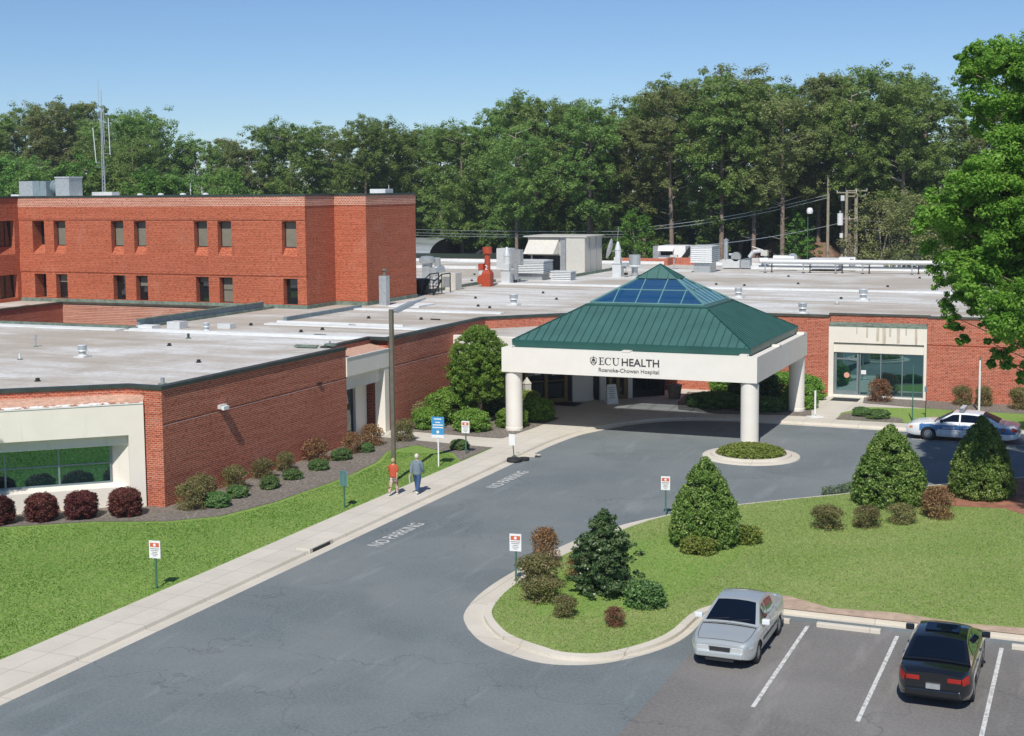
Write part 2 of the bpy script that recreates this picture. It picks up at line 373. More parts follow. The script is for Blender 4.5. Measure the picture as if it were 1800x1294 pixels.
def leaves_mesh(name, C, Rad, count, size, mat, parent=None, up=.25, shell=.55, aspect=.6, tone=None, origin=None, jitter=1.0):
    """C (n,3) clump centres, Rad (n,3), count per clump -> one mesh of small leaf-shaped quads"""
    C = np.asarray(C, float); Rad = np.asarray(Rad, float)
    if Rad.ndim == 0: Rad = np.full(len(C), float(Rad))
    if Rad.ndim == 1: Rad = np.repeat(Rad[:, None], 3, 1)
    cnt = np.full(len(C), count, int) if np.isscalar(count) else np.asarray(count, int)
    idx = np.repeat(np.arange(len(C)), cnt); n = len(idx)
    d = rng.normal(size=(n, 3)); d /= np.linalg.norm(d, axis=1)[:, None]
    rr = shell + (1-shell)*rng.random(n)**.7; rr = rr*(1+.10*rng.normal(size=n))
    P = C[idx] + d*Rad[idx]*rr[:, None]
    nrm = d/np.maximum(Rad[idx], 1e-3); nrm /= np.linalg.norm(nrm, axis=1)[:, None]
    nrm = nrm + np.array([0, 0, up]) + rng.normal(size=(n, 3))*.55*jitter; nrm /= np.linalg.norm(nrm, axis=1)[:, None]
    t = np.cross(nrm, rng.normal(size=(n, 3))); t /= np.linalg.norm(t, axis=1)[:, None]; b = np.cross(nrm, t)
    s = size*(.65+.7*rng.random(n))[:, None]
    V = np.stack([P-t*s, P-b*s*aspect, P+t*s, P+b*s*aspect], 1).reshape(-1, 3)
    V[1::4] += nrm*s*.12; V[3::4] += nrm*s*.12
    ct = rng.random(len(C)) if tone is None else tone
    tn = np.clip(.5+(ct[idx]-.5)*.5+rng.normal(size=n)*.2, 0, 1)
    return quadmesh(name, V, tn, mat, parent, origin)
def quadmesh(name, V, tn, mat, parent=None, origin=None):
    n = len(V)//4; me = bpy.data.meshes.new(name)
    if origin is not None: V = V-np.array(origin)
    me.vertices.add(4*n); me.vertices.foreach_set('co', V.astype(np.float32).ravel())
    me.loops.add(4*n); me.loops.foreach_set('vertex_index', np.arange(4*n, dtype=np.int32))
    me.polygons.add(n); me.polygons.foreach_set('loop_start', np.arange(0, 4*n, 4, dtype=np.int32))
    try: me.polygons.foreach_set('loop_total', np.full(n, 4, dtype=np.int32))
    except Exception: pass
    me.update(calc_edges=True)
    a = me.attributes.new('tone', 'FLOAT', 'FACE'); a.data.foreach_set('value', tn.astype(np.float32))
    me.materials.append(MAT[mat]); me.validate()
    ob = bpy.data.objects.new(name, me); COL.objects.link(ob)
    if parent is not None: ob.parent = parent
    if origin is not None and parent is None: ob.location = origin
    return ob
def text_mesh(txt, size, extrude=.01, align='CENTER'):
    cu = bpy.data.curves.new('t', 'FONT'); cu.body = txt; cu.size = size; cu.extrude = extrude; cu.align_x = align; cu.align_y = 'CENTER'
    ob = bpy.data.objects.new('t', cu); COL.objects.link(ob)
    bpy.context.view_layer.update()
    me = bpy.data.meshes.new_from_object(ob.evaluated_get(bpy.context.evaluated_depsgraph_get()))
    bpy.data.objects.remove(ob); bpy.data.curves.remove(cu); return me
def text_fit(name, txt, x0, x1, y, zb, cap, mat, parent, offset=0.0):
    cu = bpy.data.curves.new('t', 'FONT'); cu.body = txt; cu.size = 1; cu.extrude = .01; cu.align_x = 'LEFT'; cu.offset = offset
    ob = bpy.data.objects.new('t', cu); COL.objects.link(ob); bpy.context.view_layer.update()
    me = bpy.data.meshes.new_from_object(ob.evaluated_get(bpy.context.evaluated_depsgraph_get())); bpy.data.objects.remove(ob); bpy.data.curves.remove(cu)
    xs = [v.co.x for v in me.vertices]; h = max(v.co.y for v in me.vertices); sx = (x1-x0)/(max(xs)-min(xs)); mx = min(xs); sy = cap/h
    for v in me.vertices: v.co = Vector(((v.co.x-mx)*sx, v.co.y*sy, v.co.z))
    me.materials.clear(); me.materials.append(MAT[mat]); o = bpy.data.objects.new(name, me); COL.objects.link(o); o.parent = parent
    o.location = Vector((x0, y, zb))-parent_world(parent); o.rotation_euler = (R(90), 0, 0); return o
def text_obj(name, txt, size, loc, rot, mat, parent=None, extrude=.01, sx=1.0, align='CENTER'):
    me = text_mesh(txt, size, extrude, align); me.materials.clear(); me.materials.append(MAT[mat])
    o = bpy.data.objects.new(name, me); COL.objects.link(o)
    if parent is not None: o.parent = parent; loc = Vector(loc)-parent_world(parent)
    o.location = loc; o.rotation_euler = rot; o.scale = (sx, 1, 1); return o

# ================================================================== GROUND
def sheet(name, pts, z, mat, label=None, thick=0.0):
    m = MB()
    if thick: m.prism(pts, z-thick, z, mat)
    else: m.face([(p[0], p[1], z) for p in pts], mat)
    o = m.build(name, origin=(0, 0, 0)); o['kind'] = 'structure'
    if len(pts) > 4:
        bm = bmesh.new(); bm.from_mesh(o.data); bmesh.ops.triangulate(bm, faces=[f for f in bm.faces if len(f.verts) > 4]); bm.to_mesh(o.data); bm.free()
    return o
sheet('ground', [(-1500, -300), (1500, -300), (1500, 3500), (-1500, 3500)], -.03, 'ground')
sheet('road', [(-26.0, -40), (70, -40), (70, 76), (-26.0, 76)], 0, 'asphalt')
sheet('parking_lot', [(-10.35, -10), (60, -10), (60, 40.9), (-10.35, 40.9)], .005, 'asphalt_lot')

# kerb line on the hospital side (asphalt edge), curving under the canopy
gut = [(-25.6, -40), (-25.6, 20), (-25.6, 58), (-25.6, 62), (-25.58, 65.2), (-25.35, 67.9), (-24.9, 69.6), (-23.75, 72.3), (-21.9, 74.3), (-18.9, 75.3), (-15.8, 75.35), (-10, 75.3), (10, 75.3), (60, 75.3)]
def catmull(P, n=6):
    out = []
    for i in range(len(P)-1):
        p0 = Vector(P[max(i-1, 0)]); p1 = Vector(P[i]); p2 = Vector(P[i+1]); p3 = Vector(P[min(i+2, len(P)-1)])
        for k in range(n):
            t = k/n; out.append(tuple(.5*((2*p1)+(p2-p0)*t+(2*p0-5*p1+4*p2-p3)*t*t+(3*p1-p0-3*p2+p3)*t**3)))
    out.append(tuple(P[-1])); return out
def offset_line(P, d):
    """offset to the left by d"""
    out = []
    for i in range(len(P)):
        a = Vector(P[max(i-1, 0)]); b = Vector(P[min(i+1, len(P)-1)]); t = (b-a).normalized(); out.append((P[i][0]-t.y*d, P[i][1]+t.x*d))
    return out
gutc = gut[:2]+catmull(gut[1:12], 5)[1:]+gut[12:]
def sweep(name, line, prof, mat):
    """prof: list of (offset_left, z)"""
    m = MB(); L = [offset_line(line, o) for o, z in prof]
    for (A, B), (z0, z1) in zip(zip(L[:-1], L[1:]), [(p[1], q[1]) for p, q in zip(prof[:-1], prof[1:])]):
        for i in range(len(line)-1):
            m.face([(A[i][0], A[i][1], z0), (A[i+1][0], A[i+1][1], z0), (B[i+1][0], B[i+1][1], z1), (B[i][0], B[i][1], z1)], mat)
    o = m.build(name, origin=(0, 0, 0)); o['kind'] = 'structure'; return o
sweep('kerb', gutc, [(-.02, 0.0), (0, .012), (.40, .006), (.44, .11), (.48, .126), (.64, .126), (.645, .10)], 'kerb')
walk_in = offset_line(gutc, .64)
# paved area = concrete base at z .122 : sidewalk, plaza under the canopy, strip along the right facade
plaza = walk_in + [(60, 86.5), (-24, 86.5), (-36.5, 74.5), (-36.5, 63.7), (-27.85, 62.9), (-27.85, -40)]
sheet('sidewalk', plaza, .122, 'sidewalk')
# lawn and beds on the left
sheet('lawn', [(-27.85, -40), (-27.85, 62.9), (-36.5, 63.75), (-100, 63.75), (-100, -40)], .118, 'lawn')
mulchA = [(-36.4, 46.4), (-41.0, 42.8), (-52.9, 33.6), (-54.8, 29.5), (-45.6, 36.2), (-39.6, 40.6), (-36.3, 43.0), (-33.6, 44.1), (-32.1, 45.6), (-31.45, 48.5), (-31.2, 53.8), (-31.55, 57.5), (-32.4, 60.2), (-31.8, 62.2), (-30.2, 61.3), (-29.1, 60.9), (-27.95, 59.2), (-27.95, 62.9), (-36.4, 63.75)]
sheet('mulch_bed', mulchA, .134, 'mulch')
bedC = [(-36.5, 65.75), (-29.4, 65.35), (-28.45, 65.4), (-28.15, 68.5), (-27.95, 72.4), (-28.9, 72.9), (-29.5, 75.0), (-31.3, 76.4), (-36.5, 74.0)]
sheet('mulch_bed', bedC, .134, 'mulch')
sheet('sidewalk', [(-29.5, 73.2), (-29.0, 72.9), (-27.9, 72.6), (-27.0, 79), (-31.0, 76.8)], .130, 'sidewalk')
# right side: lawn + mulch before the right facade
sheet('lawn', [(-13.4, 77.2), (60, 77.4), (60, 83.4), (-8.0, 83.0), (-12.5, 82.2), (-13.6, 79.6)], .130, 'lawn')
sheet('mulch_bed', [(-13.3, 85.9), (-13.0, 83.6), (-8, 82.6), (60, 82.4), (60, 85.9)], .138, 'mulch')
sheet('mulch_bed', [(-13.5, 77.3), (-9.8, 77.3), (-10.1, 78.6), (-11.2, 79.5), (-12.4, 80.2), (-13.4, 79.4)], .138, 'mulch')
sheet('mulch_bed', [(-24.0, 84.6), (-15.7, 84.6), (-15.7, 81.8), (-14.9, 77.7), (-16.6, 77.6), (-20.0, 76.8), (-22.6, 77.6), (-23.4, 80.2)], .130, 'mulch')
# island
isl = [(-17.1, 36.6), (-17.75, 37.7), (-18.15, 39.4), (-18.28, 41.2), (-18.2, 43.4), (-18.0, 45.9), (-17.6, 48.2), (-16.8, 50.6), (-15.7, 52.6), (-13.7, 55.1), (-10.75, 58.0), (-6.8, 61.7), (-3.0, 65.1), (8, 74.5), (60, 74.5), (60, 41.3), (-9.0, 41.3), (-10.2, 41.1), (-10.75, 40.2), (-10.85, 38.4), (-11.1, 37.2), (-11.7, 36.0), (-12.6, 35.0), (-13.9, 34.6), (-15.3, 35.05), (-16.3, 35.7)]
islc = catmull(isl[:13], 4) + isl[13:16] + catmull(isl[16:]+[isl[0]], 4)[:-1]
inner = []; pan = []
_n = len(islc)
for i in range(_n):
    a = Vector(islc[i-1]); b = Vector(islc[(i+1) % _n]); t = (b-a).normalized(); x_, y_ = islc[i]
    gw = .22+.40*max(0, min(1, (52.5-y_)/3.5))*max(0, min(1, (-12.2-x_)/2.2))
    pan.append((x_+t.y*gw, y_-t.x*gw)); inner.append((x_+t.y*(gw+.24), y_-t.x*(gw+.24)))
m = MB()
for i in range(_n):
    j = (i+1) % _n; a, b, c, d2, e_, f_ = islc[i], islc[j], pan[j], pan[i], inner[j], inner[i]
    m.face([(a[0], a[1], .014), (b[0], b[1], .014), (c[0], c[1], .008), (d2[0], d2[1], .008)][::-1], 'kerb')
    m.face([(d2[0], d2[1], .008), (c[0], c[1], .008), (c[0]*.97+e_[0]*.03, c[1]*.97+e_[1]*.03, .11), (d2[0]*.97+f_[0]*.03, d2[1]*.97+f_[1]*.03, .11)][::-1], 'kerb')
    m.face([(d2[0]*.97+f_[0]*.03, d2[1]*.97+f_[1]*.03, .11), (c[0]*.97+e_[0]*.03, c[1]*.97+e_[1]*.03, .11), (e_[0], e_[1], .137), (f_[0], f_[1], .137)][::-1], 'kerb')
    m.face([(a[0], a[1], -.02), (b[0], b[1], -.02), (b[0], b[1], .014), (a[0], a[1], .014)][::-1], 'kerb')
o = m.build('kerb', origin=(0, 0, 0)); o['kind'] = 'structure'
sheet('lawn', inner[::-1], .134, 'lawn_dry')
sheet('lawn', [(x*1.0, y) for x, y in [(-16.6, 41.5), (-16.4, 44), (-15.6, 47.5), (-13.6, 50.5), (-11.4, 50.0), (-11.6, 45.0), (-12.2, 41.0), (-13.8, 38.6), (-15.6, 38.2)]][::-1], .139, 'lawn')
# clay patch round the right topiary, sandy strip along the lot
sheet('clay_bed', [(-6.75, 60.9), (-6.9, 58.6), (-5.4, 57.6), (-3.4, 57.9), (-1.6, 56.0), (8, 55.0), (14, 62), (6, 71), (-2.8, 64.6), (-5.2, 62.3)], .142, 'red_dirt')
MAT['sandy'] = plain('sandy_soil', (.46, .34, .25), .95, var=.22, vs=3)
sheet('sandy_strip', [(-8.9, 41.55), (60, 41.55), (60, 42.05), (20, 42.2), (4, 42.0), (-1, 42.3), (-3.5, 42.0), (-5.5, 42.35), (-7.4, 42.1), (-8.9, 42.9), (-9.9, 42.6), (-9.9, 41.7)], .1395, 'sandy')
# round planter island
ic = (-15.5, 65.75)
m = MB(); m.lathe((ic[0], ic[1], 0), [(2.35, 0), (2.33, .05), (2.30, .07), (1.95, .10), (1.93, .17), (1.88, .19), (1.72, .19), (1.70, .13)], 'kerb', 48)
m.cyl(ic, 1.71, .10, .14, 'mulch', 40)
o = m.build('round_planter_kerb', origin=(ic[0], ic[1], 0)); tag(o, 'round concrete kerb ring standing on the asphalt at the foot of the front right canopy column', 'planter')
# storm drain inlet in the kerb
t = thing('storm_drain', 'dark kerb inlet opening with a concrete hood in the left kerb of the road', 'storm drain', (-25.9, 43.1, 0))
m = MB(); m.box(-26.55, 42.3, .02, -25.98, 43.9, .165, 'kerb'); m.build('hood', t)
m = MB(); m.box(-26.1, 42.5, .012, -25.965, 43.7, .125, 'black'); m.build('opening', t)

# markings
def marking(name, parts, z, mat='paint'):
    m = MB()
    for q in parts: m.face([(x, y, z) for x, y in q], mat)
    o = m.build(name, origin=(0, 0, 0)); o['kind'] = 'structure'; return o
def paintmat():
    m, n, p = newmat('worn_white_paint'); co = coords(n, 'World'); f = noise(n, co, 7, 5, .75)
    n.links.new(ramp(n, f, [(.38, (.30, .31, .31)), (.52, (.66, .66, .64))]), p.inputs['Base Color']); p.inputs['Roughness'].default_value = .8; return m
MAT['paint'] = paintmat()
marking('parking_line', [[(x-.055, 33.5), (x+.055, 33.5), (x+.055, 40.5), (x-.055, 40.5)] for x in (-7.8, -5.22, -2.36, .3, 2.95, 5.6, 8.2)], .012)
for yy in (56.65, 45.95):
    me = text_mesh('NO PARKING', .78, 0.002); me.materials.clear(); me.materials.append(MAT['paint'])
    o = bpy.data.objects.new('road_lettering', me); COL.objects.link(o); o.location = (-24.35, yy, .008); o.rotation_euler = (0, 0, R(90)); o.scale = (.80, 1.0, 1); o['kind'] = 'structure'
marking('parking_line', [[(-8.9, 73.1), (20, 73.1), (20, 73.2), (-8.9, 73.2)], [(-9.0, 70.6), (-8.9, 70.6), (-8.9, 73.2), (-9.0, 73.2)]][:1], .008)
# wheel stops
for k, (x0, x1, lab) in enumerate([(-7.55, -5.7, 'long white concrete wheel stop in the empty bay between the silver and the black car'), (-9.9, -8.35, 'short concrete wheel stop behind the silver car'), (-2.1, -.3, 'pale wheel stop right of the black car')]):
    m = MB(); m.prism([(x0, 40.50), (x1, 40.50), (x1, 40.68), (x0, 40.68)], .005, .13, 'kerb')
    tag(m.build('wheel_stop', origin=(x0, 40.5, 0), bevel=.02), lab, 'wheel stop', 'concrete wheel stops in the parking lot')

# ================================================================== HOSPITAL (low building)
def pt(o, u, a, off=0.0): return (o[0]+u[0]*a+u[1]*off, o[1]+u[1]*a-u[0]*off)   # off > 0 = outward (right of u)
def wall(m, o, u, L0, L1, z0, z1, holes=(), mat='brick', rmat=None):
    """holes (a, b, h0, h1, depth, sill_rise)"""
    us = sorted({L0, L1}|{h[0] for h in holes}|{h[1] for h in holes}); zs = sorted({z0, z1}|{h[2] for h in holes}|{h[3] for h in holes})
    us = [x for x in us if L0 <= x <= L1]; zs = [x for x in zs if z0 <= x <= z1]
    P = lambda a, z, off=0: (*pt(o, u, a, off), z)
    for a, b in zip(us[:-1], us[1:]):
        for c, e in zip(zs[:-1], zs[1:]):
            if any(h[0]-1e-6 <= a and b <= h[1]+1e-6 and h[2]-1e-6 <= c and e <= h[3]+1e-6 for h in holes): continue
            m.face([P(a, c), P(b, c), P(b, e), P(a, e)], mat)
    rm = rmat or mat
    for h in holes:
        a, b, c, e, dp, rise = h[:6]
        m.face([P(a, c), P(a, c+rise, -dp), P(a, e, -dp), P(a, e)][::-1], rm)
        m.face([P(b, c), P(b, c+rise, -dp), P(b, e, -dp), P(b, e)], rm)
        m.face([P(a, e), P(a, e, -dp), P(b, e, -dp), P(b, e)][::-1], rm)
        m.face([P(a, c), P(b, c), P(b, c+rise, -dp), P(a, c+rise, -dp)], rm)
def window(parent, o, u, a, b, z0, z1, off, cols=(1, 1), frame='alu', glass='glass_dark', fw=.05, name='window', blind=None, label=None):
    m = MB(); nc, nr = cols
    def bar(a0, a1, c0, c1, d=.07): 
        q = [pt(o, u, a0, off), pt(o, u, a1, off), pt(o, u, a1, off-d), pt(o, u, a0, off-d)]; m.prism(q, c0, c1, frame, bottom=True)
    bar(a, a+fw, z0, z1); bar(b-fw, b, z0, z1); bar(a+fw, b-fw, z0, z0+fw); bar(a+fw, b-fw, z1-fw, z1)
    for k in range(1, nc): x = a+(b-a)*k/nc; bar(x-fw/2, x+fw/2, z0+fw, z1-fw)
    for k in range(1, nr):
        zz = z0+(z1-z0)*k/nr
        for j in range(nc):
            x0 = a+(b-a)*j/nc+fw*.5+(fw*.5 if j == 0 else 0); x1 = a+(b-a)*(j+1)/nc-fw*.5-(fw*.5 if j == nc-1 else 0); bar(x0, x1, zz-fw*.4, zz+fw*.4, .066)
    w_ = m.build(name, parent)
    _pw[w_.name] = parent_world(parent)
    if label: w_['label'] = label
    g = MB(); P = lambda x, z, f: (*pt(o, u, x, f), z)
    g.face([P(a+.01, z0+.01, off-.035), P(b-.01, z0+.01, off-.035), P(b-.01, z1-.01, off-.035), P(a+.01, z1-.01, off-.035)], glass); g.build('pane', w_)
    if blind:
        g = MB(); zb = z1-(z1-z0)*blind
        g.face([P(a+.03, zb, off-.028), P(b-.03, zb, off-.028), P(b-.03, z1-.03, off-.028), P(a+.03, z1-.03, off-.028)], 'blind'); g.build('blind', w_)
    return w_
def coping(m, line, z0, z1, out=.06, width=.32, mat='coping'):
    A = offset_line_mitre(line, -out); B = offset_line_mitre(line, width)
    for i in range(len(line)-1):
        a, b, c, d_ = A[i], A[i+1], B[i+1], B[i]
        m.face([(*a, z0), (*b, z0), (*b, z1), (*a, z1)], mat); m.face([(*a, z1), (*b, z1), (*c, z1), (*d_, z1)], mat)
        m.face([(*d_, z0-.1), (*c, z0-.1), (*c, z1), (*d_, z1)][::-1], mat); m.face([(*b, z0), (*a, z0), (*d_, z0), (*c, z0)], mat)
    for e in (0, -1): m.face([(*A[e], z0), (*A[e], z1), (*B[e], z1), (*B[e], z0)], mat)
def offset_line_mitre(P, d):
    out = []
    for i in range(len(P)):
        ns = []
        if i > 0: t = (Vector(P[i])-Vector(P[i-1])).normalized(); ns.append(Vector((-t.y, t.x)))
        if i < len(P)-1: t = (Vector(P[i+1])-Vector(P[i])).normalized(); ns.append(Vector((-t.y, t.x)))
        if len(ns) == 2:
            mm = (ns[0]+ns[1]); mm = mm.normalized()/max(.3, (mm.normalized()).dot(ns[0]))
        else: mm = ns[0]
        out.append((P[i][0]+mm.x*d, P[i][1]+mm.y*d))
    return out

H = thing('hospital_building', 'long single storey red brick hospital with a wide pale flat roof', 'building', (-35.1, 46.05, 0))
ZT = 5.0
DU = Vector((-.788, -.616)).normalized()
Dend = (-36.9+DU.x*26, 46.05+DU.y*26)
# --- walls.  u runs so that outward is to its right
wa = (0, 1)   # X = -35.1 wall, u = -Y?  outward must be +X: u=(0,1) -> right = (1,0)
m = MB()
# corner return facing -Y: from (-36.9) to (-35.1)
wall(m, (-36.0, 46.05), (1, 0), 0, .9, 0, ZT, mat='brick')
m.build('brick_wall', H)
m = MB()
bands = [(3.50, 3.56)]
wall(m, (-35.1, 46.05), (0, 1), 0, 14.95, 0, 3.50); wall(m, (-35.1, 46.05), (0, 1), 0, 14.95, 3.59, ZT)
# recessed groove line
P = lambda a, z, off=0: (*pt((-35.1, 46.05), (0, 1), a, off), z)
m.face([P(0, 3.50, -.05), P(14.95, 3.50, -.05), P(14.95, 3.59, -.05), P(0, 3.59, -.05)], 'brick')
m.face([P(0, 3.59), P(14.95, 3.59), P(14.95, 3.59, -.05), P(0, 3.59, -.05)], 'brick'); m.face([P(0, 3.5), P(0, 3.5, -.05), P(14.95, 3.5, -.05), P(14.95, 3.5)], 'seam')
m.face([P(14.95, 0), P(14.95, 0, -1.3), P(14.95, ZT, -1.3), P(14.95, ZT)], 'brick')
m.build('brick_wall', H)
# diagonal wall with the big cream window panel standing proud of it
oD = Dend; uD = (-DU.x, -DU.y); LD = 26.0
m = MB(); wall(m, oD, uD, 0, LD, 4.72, ZT, mat='brick'); wall(m, (-36.9, 46.05), (1, 0), 0, .92, 4.72, ZT); m.build('brick_wall', H)
oP0 = (-35.98, 45.98); DP = Vector((-.745, -.667)).normalized(); LP = 24.0
oP = (oP0[0]+DP.x*LP, oP0[1]+DP.y*LP); uP = (-DP.x, -DP.y)
def at(a, off, z): return (*pt(oP, uP, a, off), z)
m = MB()      # weathered sloped ledge between panel and brick
far_b = (oD[0]+uD[0]*3, oD[1]+uD[1]*3, 4.73)
m.face([at(LP, .0, 4.42), (-35.98, 46.06, 4.73), (-36.9, 46.06, 4.73), at(LP-1.2, 0, 4.42)][::-1], 'stain'); m.face([at(LP-1.2, 0, 4.42), (-36.9, 46.06, 4.73), far_b, at(0, 0, 4.42)][::-1], 'stain')
m.build('brick_ledge', H)
m = MB()
def dbar(m, o, u, a0, a1, o0, o1, z0, z1, mat):
    q = [pt(o, u, a0, o1), pt(o, u, a1, o1), pt(o, u, a1, o0), pt(o, u, a0, o0)]; m.prism(q, z0, z1, mat, bottom=True)
dbar(m, oP, uP, 0, LP, -.55, .06, 3.14, 4.40, 'cream')
dbar(m, oP, uP, 0, LP-.62, -.55, -.26, 2.70, 3.14, 'cream')
dbar(m, oP, uP, LP-.62, LP, -1.2, .06, 0, 3.14, 'cream')
q = [pt(oP, uP, LP-1.30, -1.0), pt(oP, uP, LP-.62, -.30), pt(oP, uP, LP-.62, -1.0)]; m.prism(q, 0, 2.70, 'cream', bottom=True)
dbar(m, oP, uP, 0, LP-.62, -1.1, -.34, 0, .94, 'cream')
m.face([at(0, -.34, .94), at(LP-.62, -.34, .94), at(LP-.62, -1.0, 1.06), at(0, -1.0, 1.06)], 'cream')
m.build('cream_panel', H)
m = MB(); dbar(m, oP, uP, 0, LP, .0, .09, 4.40, 4.44, 'white'); m.face([at(0, .075, 4.445), at(LP, .075, 4.445), at(LP, -.16, 4.50), at(0, -.16, 4.50)], 'chipped'); m.build('white_flashing', H)
window(H, oP, uP, 2.0, LP-1.28, 1.04, 2.72, -.90, cols=(10, 2), fw=.075, glass='glass_green', label='wide ribbon window in green reflective glass of ten bays')
# --- side entrance portal on the X=-35.1 wall, Y 61.0 .. 65.9
oB = (-35.1, 61.0); uB = (0, 1); LB = 4.5
m = MB(); o2 = (-36.2, 61.0)
wall(m, o2, uB, 0, 4.9, 4.3, ZT); m.face([(-36.2, 65.9, 4.3), (-35.1, 65.9, 4.3), (-35.1, 65.9, ZT), (-36.2, 65.9, ZT)], 'brick')
wall(m, (-36.5, 65.5), (1, 0), 0, 1.4, 0, 4.72, mat='brick')
wall(m, (-36.35, 61.0), uB, 0, .9, 0, 4.3)
m.build('brick_wall', H)
m = MB(); m.face([(-36.25, 61.0, 4.80), (-35.02, 61.0, 4.56), (-35.02, 65.49, 4.56), (-36.25, 65.49, 4.80)], 'stain'); m.build('brick_ledge', H)
m = MB(); dbar(m, oB, uB, 0.0, LB-.02, -.25, .06, 3.60, 4.54, 'cream'); dbar(m, oB, uB, 0.0, LB-.02, -1.1, -.28, 2.85, 3.60, 'cream')
dbar(m, oB, uB, LB-.5, LB-.02, -.55, .04, 0.12, 3.60, 'cream')
dbar(m, oB, uB, LB-1.7, LB-.5, -1.25, -1.08, .12, 2.85, 'cream')
m.build('cream_panel', H)
m = MB(); dbar(m, oB, uB, -.02, LB-.02, .0, .09, 4.54, 4.58, 'white'); m.build('white_flashing', H)
m = MB(); dbar(m, (-36.35, 61.0), uB, .9, 3.0, -.08, .0, .12, 2.85, 'alu'); dr = m.build('door', H); _pw[dr.name] = parent_world(H)
m = MB(); dbar(m, (-36.35, 61.0), uB, 1.0, 1.75, .0, .02, .3, 2.7, 'glass_dark'); dbar(m, (-36.35, 61.0), uB, 1.95, 2.85, .0, .02, .3, 2.7, 'glass_dark'); m.build('pane', dr)
m = MB(); dbar(m, (-36.35, 61.0), uB, 2.2, 2.45, .02, .03, 1.5, 1.85, 'grassy'); m.build('notice', dr)
# --- second side wall, Y 65.5 .. 78.1
m = MB(); oB2 = (-35.1, 65.5); LL = 12.6
for z0, z1 in ((0, 3.50), (3.59, ZT)): wall(m, oB2, (0, 1), 0, LL, z0, z1)
P = lambda a, z, off=0: (*pt(oB2, (0, 1), a, off), z)
m.face([P(0, 3.50, -.05), P(LL, 3.50, -.05), P(LL, 3.59, -.05), P(0, 3.59, -.05)], 'brick'); m.face([P(0, 3.59), P(LL, 3.59), P(LL, 3.59, -.05), P(0, 3.59, -.05)], 'brick'); m.face([P(0, 3.5), P(0, 3.5, -.05), P(LL, 3.5, -.05), P(LL, 3.5)], 'seam')
m.build('brick_wall', H)
# --- diagonal brick above the vestibule and the wall behind the canopy
m = MB(); q45 = (.7071, .7071); wall(m, (-35.1, 78.1), q45, 0, 10.9, 0, ZT); m.build('brick_wall', H)
YR = 85.8
m = MB(); wall(m, (-27.4, YR), (1, 0), 0, 12.0, 0, ZT, holes=[(4.4, 5.3, .5, 2.5, .2, 0)]); m.build('brick_wall', H)
window(H, (-27.4, YR), (1, 0), 4.4, 5.3, .5, 2.5, -.12, cols=(1, 2), frame='white', fw=.08)
# vestibule: cream fascia and low roof, soffit
m = MB(); m.box(-35.09, 73.55, 3.30, -29.6, 73.85, 4.47, 'cream_clean'); m.build('vestibule_fascia', H, bevel=.03)
m = MB(); vr = [(-35.08, 73.86), (-29.5, 73.86), (-29.5, 80.3), (-24.6, 80.3), (-24.6, YR-.02), (-27.38, YR-.02), (-35.08, 78.08)]
m.prism(vr, 3.32, 4.40, 'membrane', bottom=True); o = m.build('vestibule_roof', H)
bm = bmesh.new(); bm.from_mesh(o.data); bmesh.ops.triangulate(bm, faces=[f for f in bm.faces if len(f.verts) > 4]); bm.to_mesh(o.data); bm.free()
# storefront on the diagonal: (-35, 73.2) -> (-24.8, 82.4)
oS = (-35.0, 73.25); vS = Vector((-24.8+35.0, 82.5-73.25)); LS = vS.length; uS = (vS.x/LS, vS.y/LS)
m = MB(); dbar(m, oS, uS, 0, LS, -.3, -.2, .12, 3.32, 'dark_metal')
for a0, a1 in ((7.55, 8.75), (9.35, 9.75), (11.2, 11.5)): dbar(m, oS, uS, a0, a1, -.2, .0, .12, 3.32, 'cream_clean')
dbar(m, oS, uS, 0, 3.9, -.2, -.05, .12, .75, 'dark_metal'); m.build('storefront_wall', H)
m = MB(); dbar(m, oS, uS, 0, LS, -.10, -.04, 2.62, 2.75, 'bronze'); m.build('storefront_transom', H)
def sliding_door(a0, a1, lab):
    m = MB()
    for x in (a0, (a0+a1)/2-.09, a1-.2): dbar(m, oS, uS, x, x+.2, -.18, .06, .13, 3.3, 'bronze')
    dbar(m, oS, uS, a0+.2, a1-.2, -.16, .04, .13, .38, 'bronze'); dbar(m, oS, uS, a0+.2, a1-.2, -.16, .03, 1.45, 1.50, 'bronze'); dbar(m, oS, uS, a0+.2, a1-.2, -.16, .04, 2.75, 2.85, 'bronze')
    d_ = m.build('door', H); d_['label'] = lab; _pw[d_.name] = parent_world(H)
    m = MB(); dbar(m, oS, uS, a0+.2, a1-.2, -.12, -.1, .38, 2.75, 'glass_dark'); m.build('pane', d_)
    m = MB(); dbar(m, oS, uS, a0+.7, a0+1.1, -.09, -.08, 1.85, 2.6, 'white'); m.build('notice', d_)
    m = MB()
    for k in range(5): dbar(m, oS, uS, a1-.95, a1-.45+.02*(k % 2), -.09, -.085, 1.8+.13*k, 1.86+.13*k, 'white')
    m.build('door_lettering', d_)
sliding_door(4.45, 7.2, 'double sliding door in a bronze frame')
sliding_door(9.9, 11.1, 'single glass door in a bronze frame')
for a0, a1, z0, z1 in ((2.9, 3.5, 1.35, 2.5), (3.65, 4.1, 1.7, 2.25)):
    m = MB(); dbar(m, oS, uS, a0, a1, -.05, -.03, z0, z1, 'white'); m.build('poster', H)
for a0, a1 in ((0.3, 3.9),):
    window(H, oS, uS, a0, a1, .75, 2.6, -.05, cols=(3, 1), frame='dark_metal')
window(H, oS, uS, 11.6, 13.4, .5, 2.6, -.05, cols=(2, 1), frame='dark_metal')
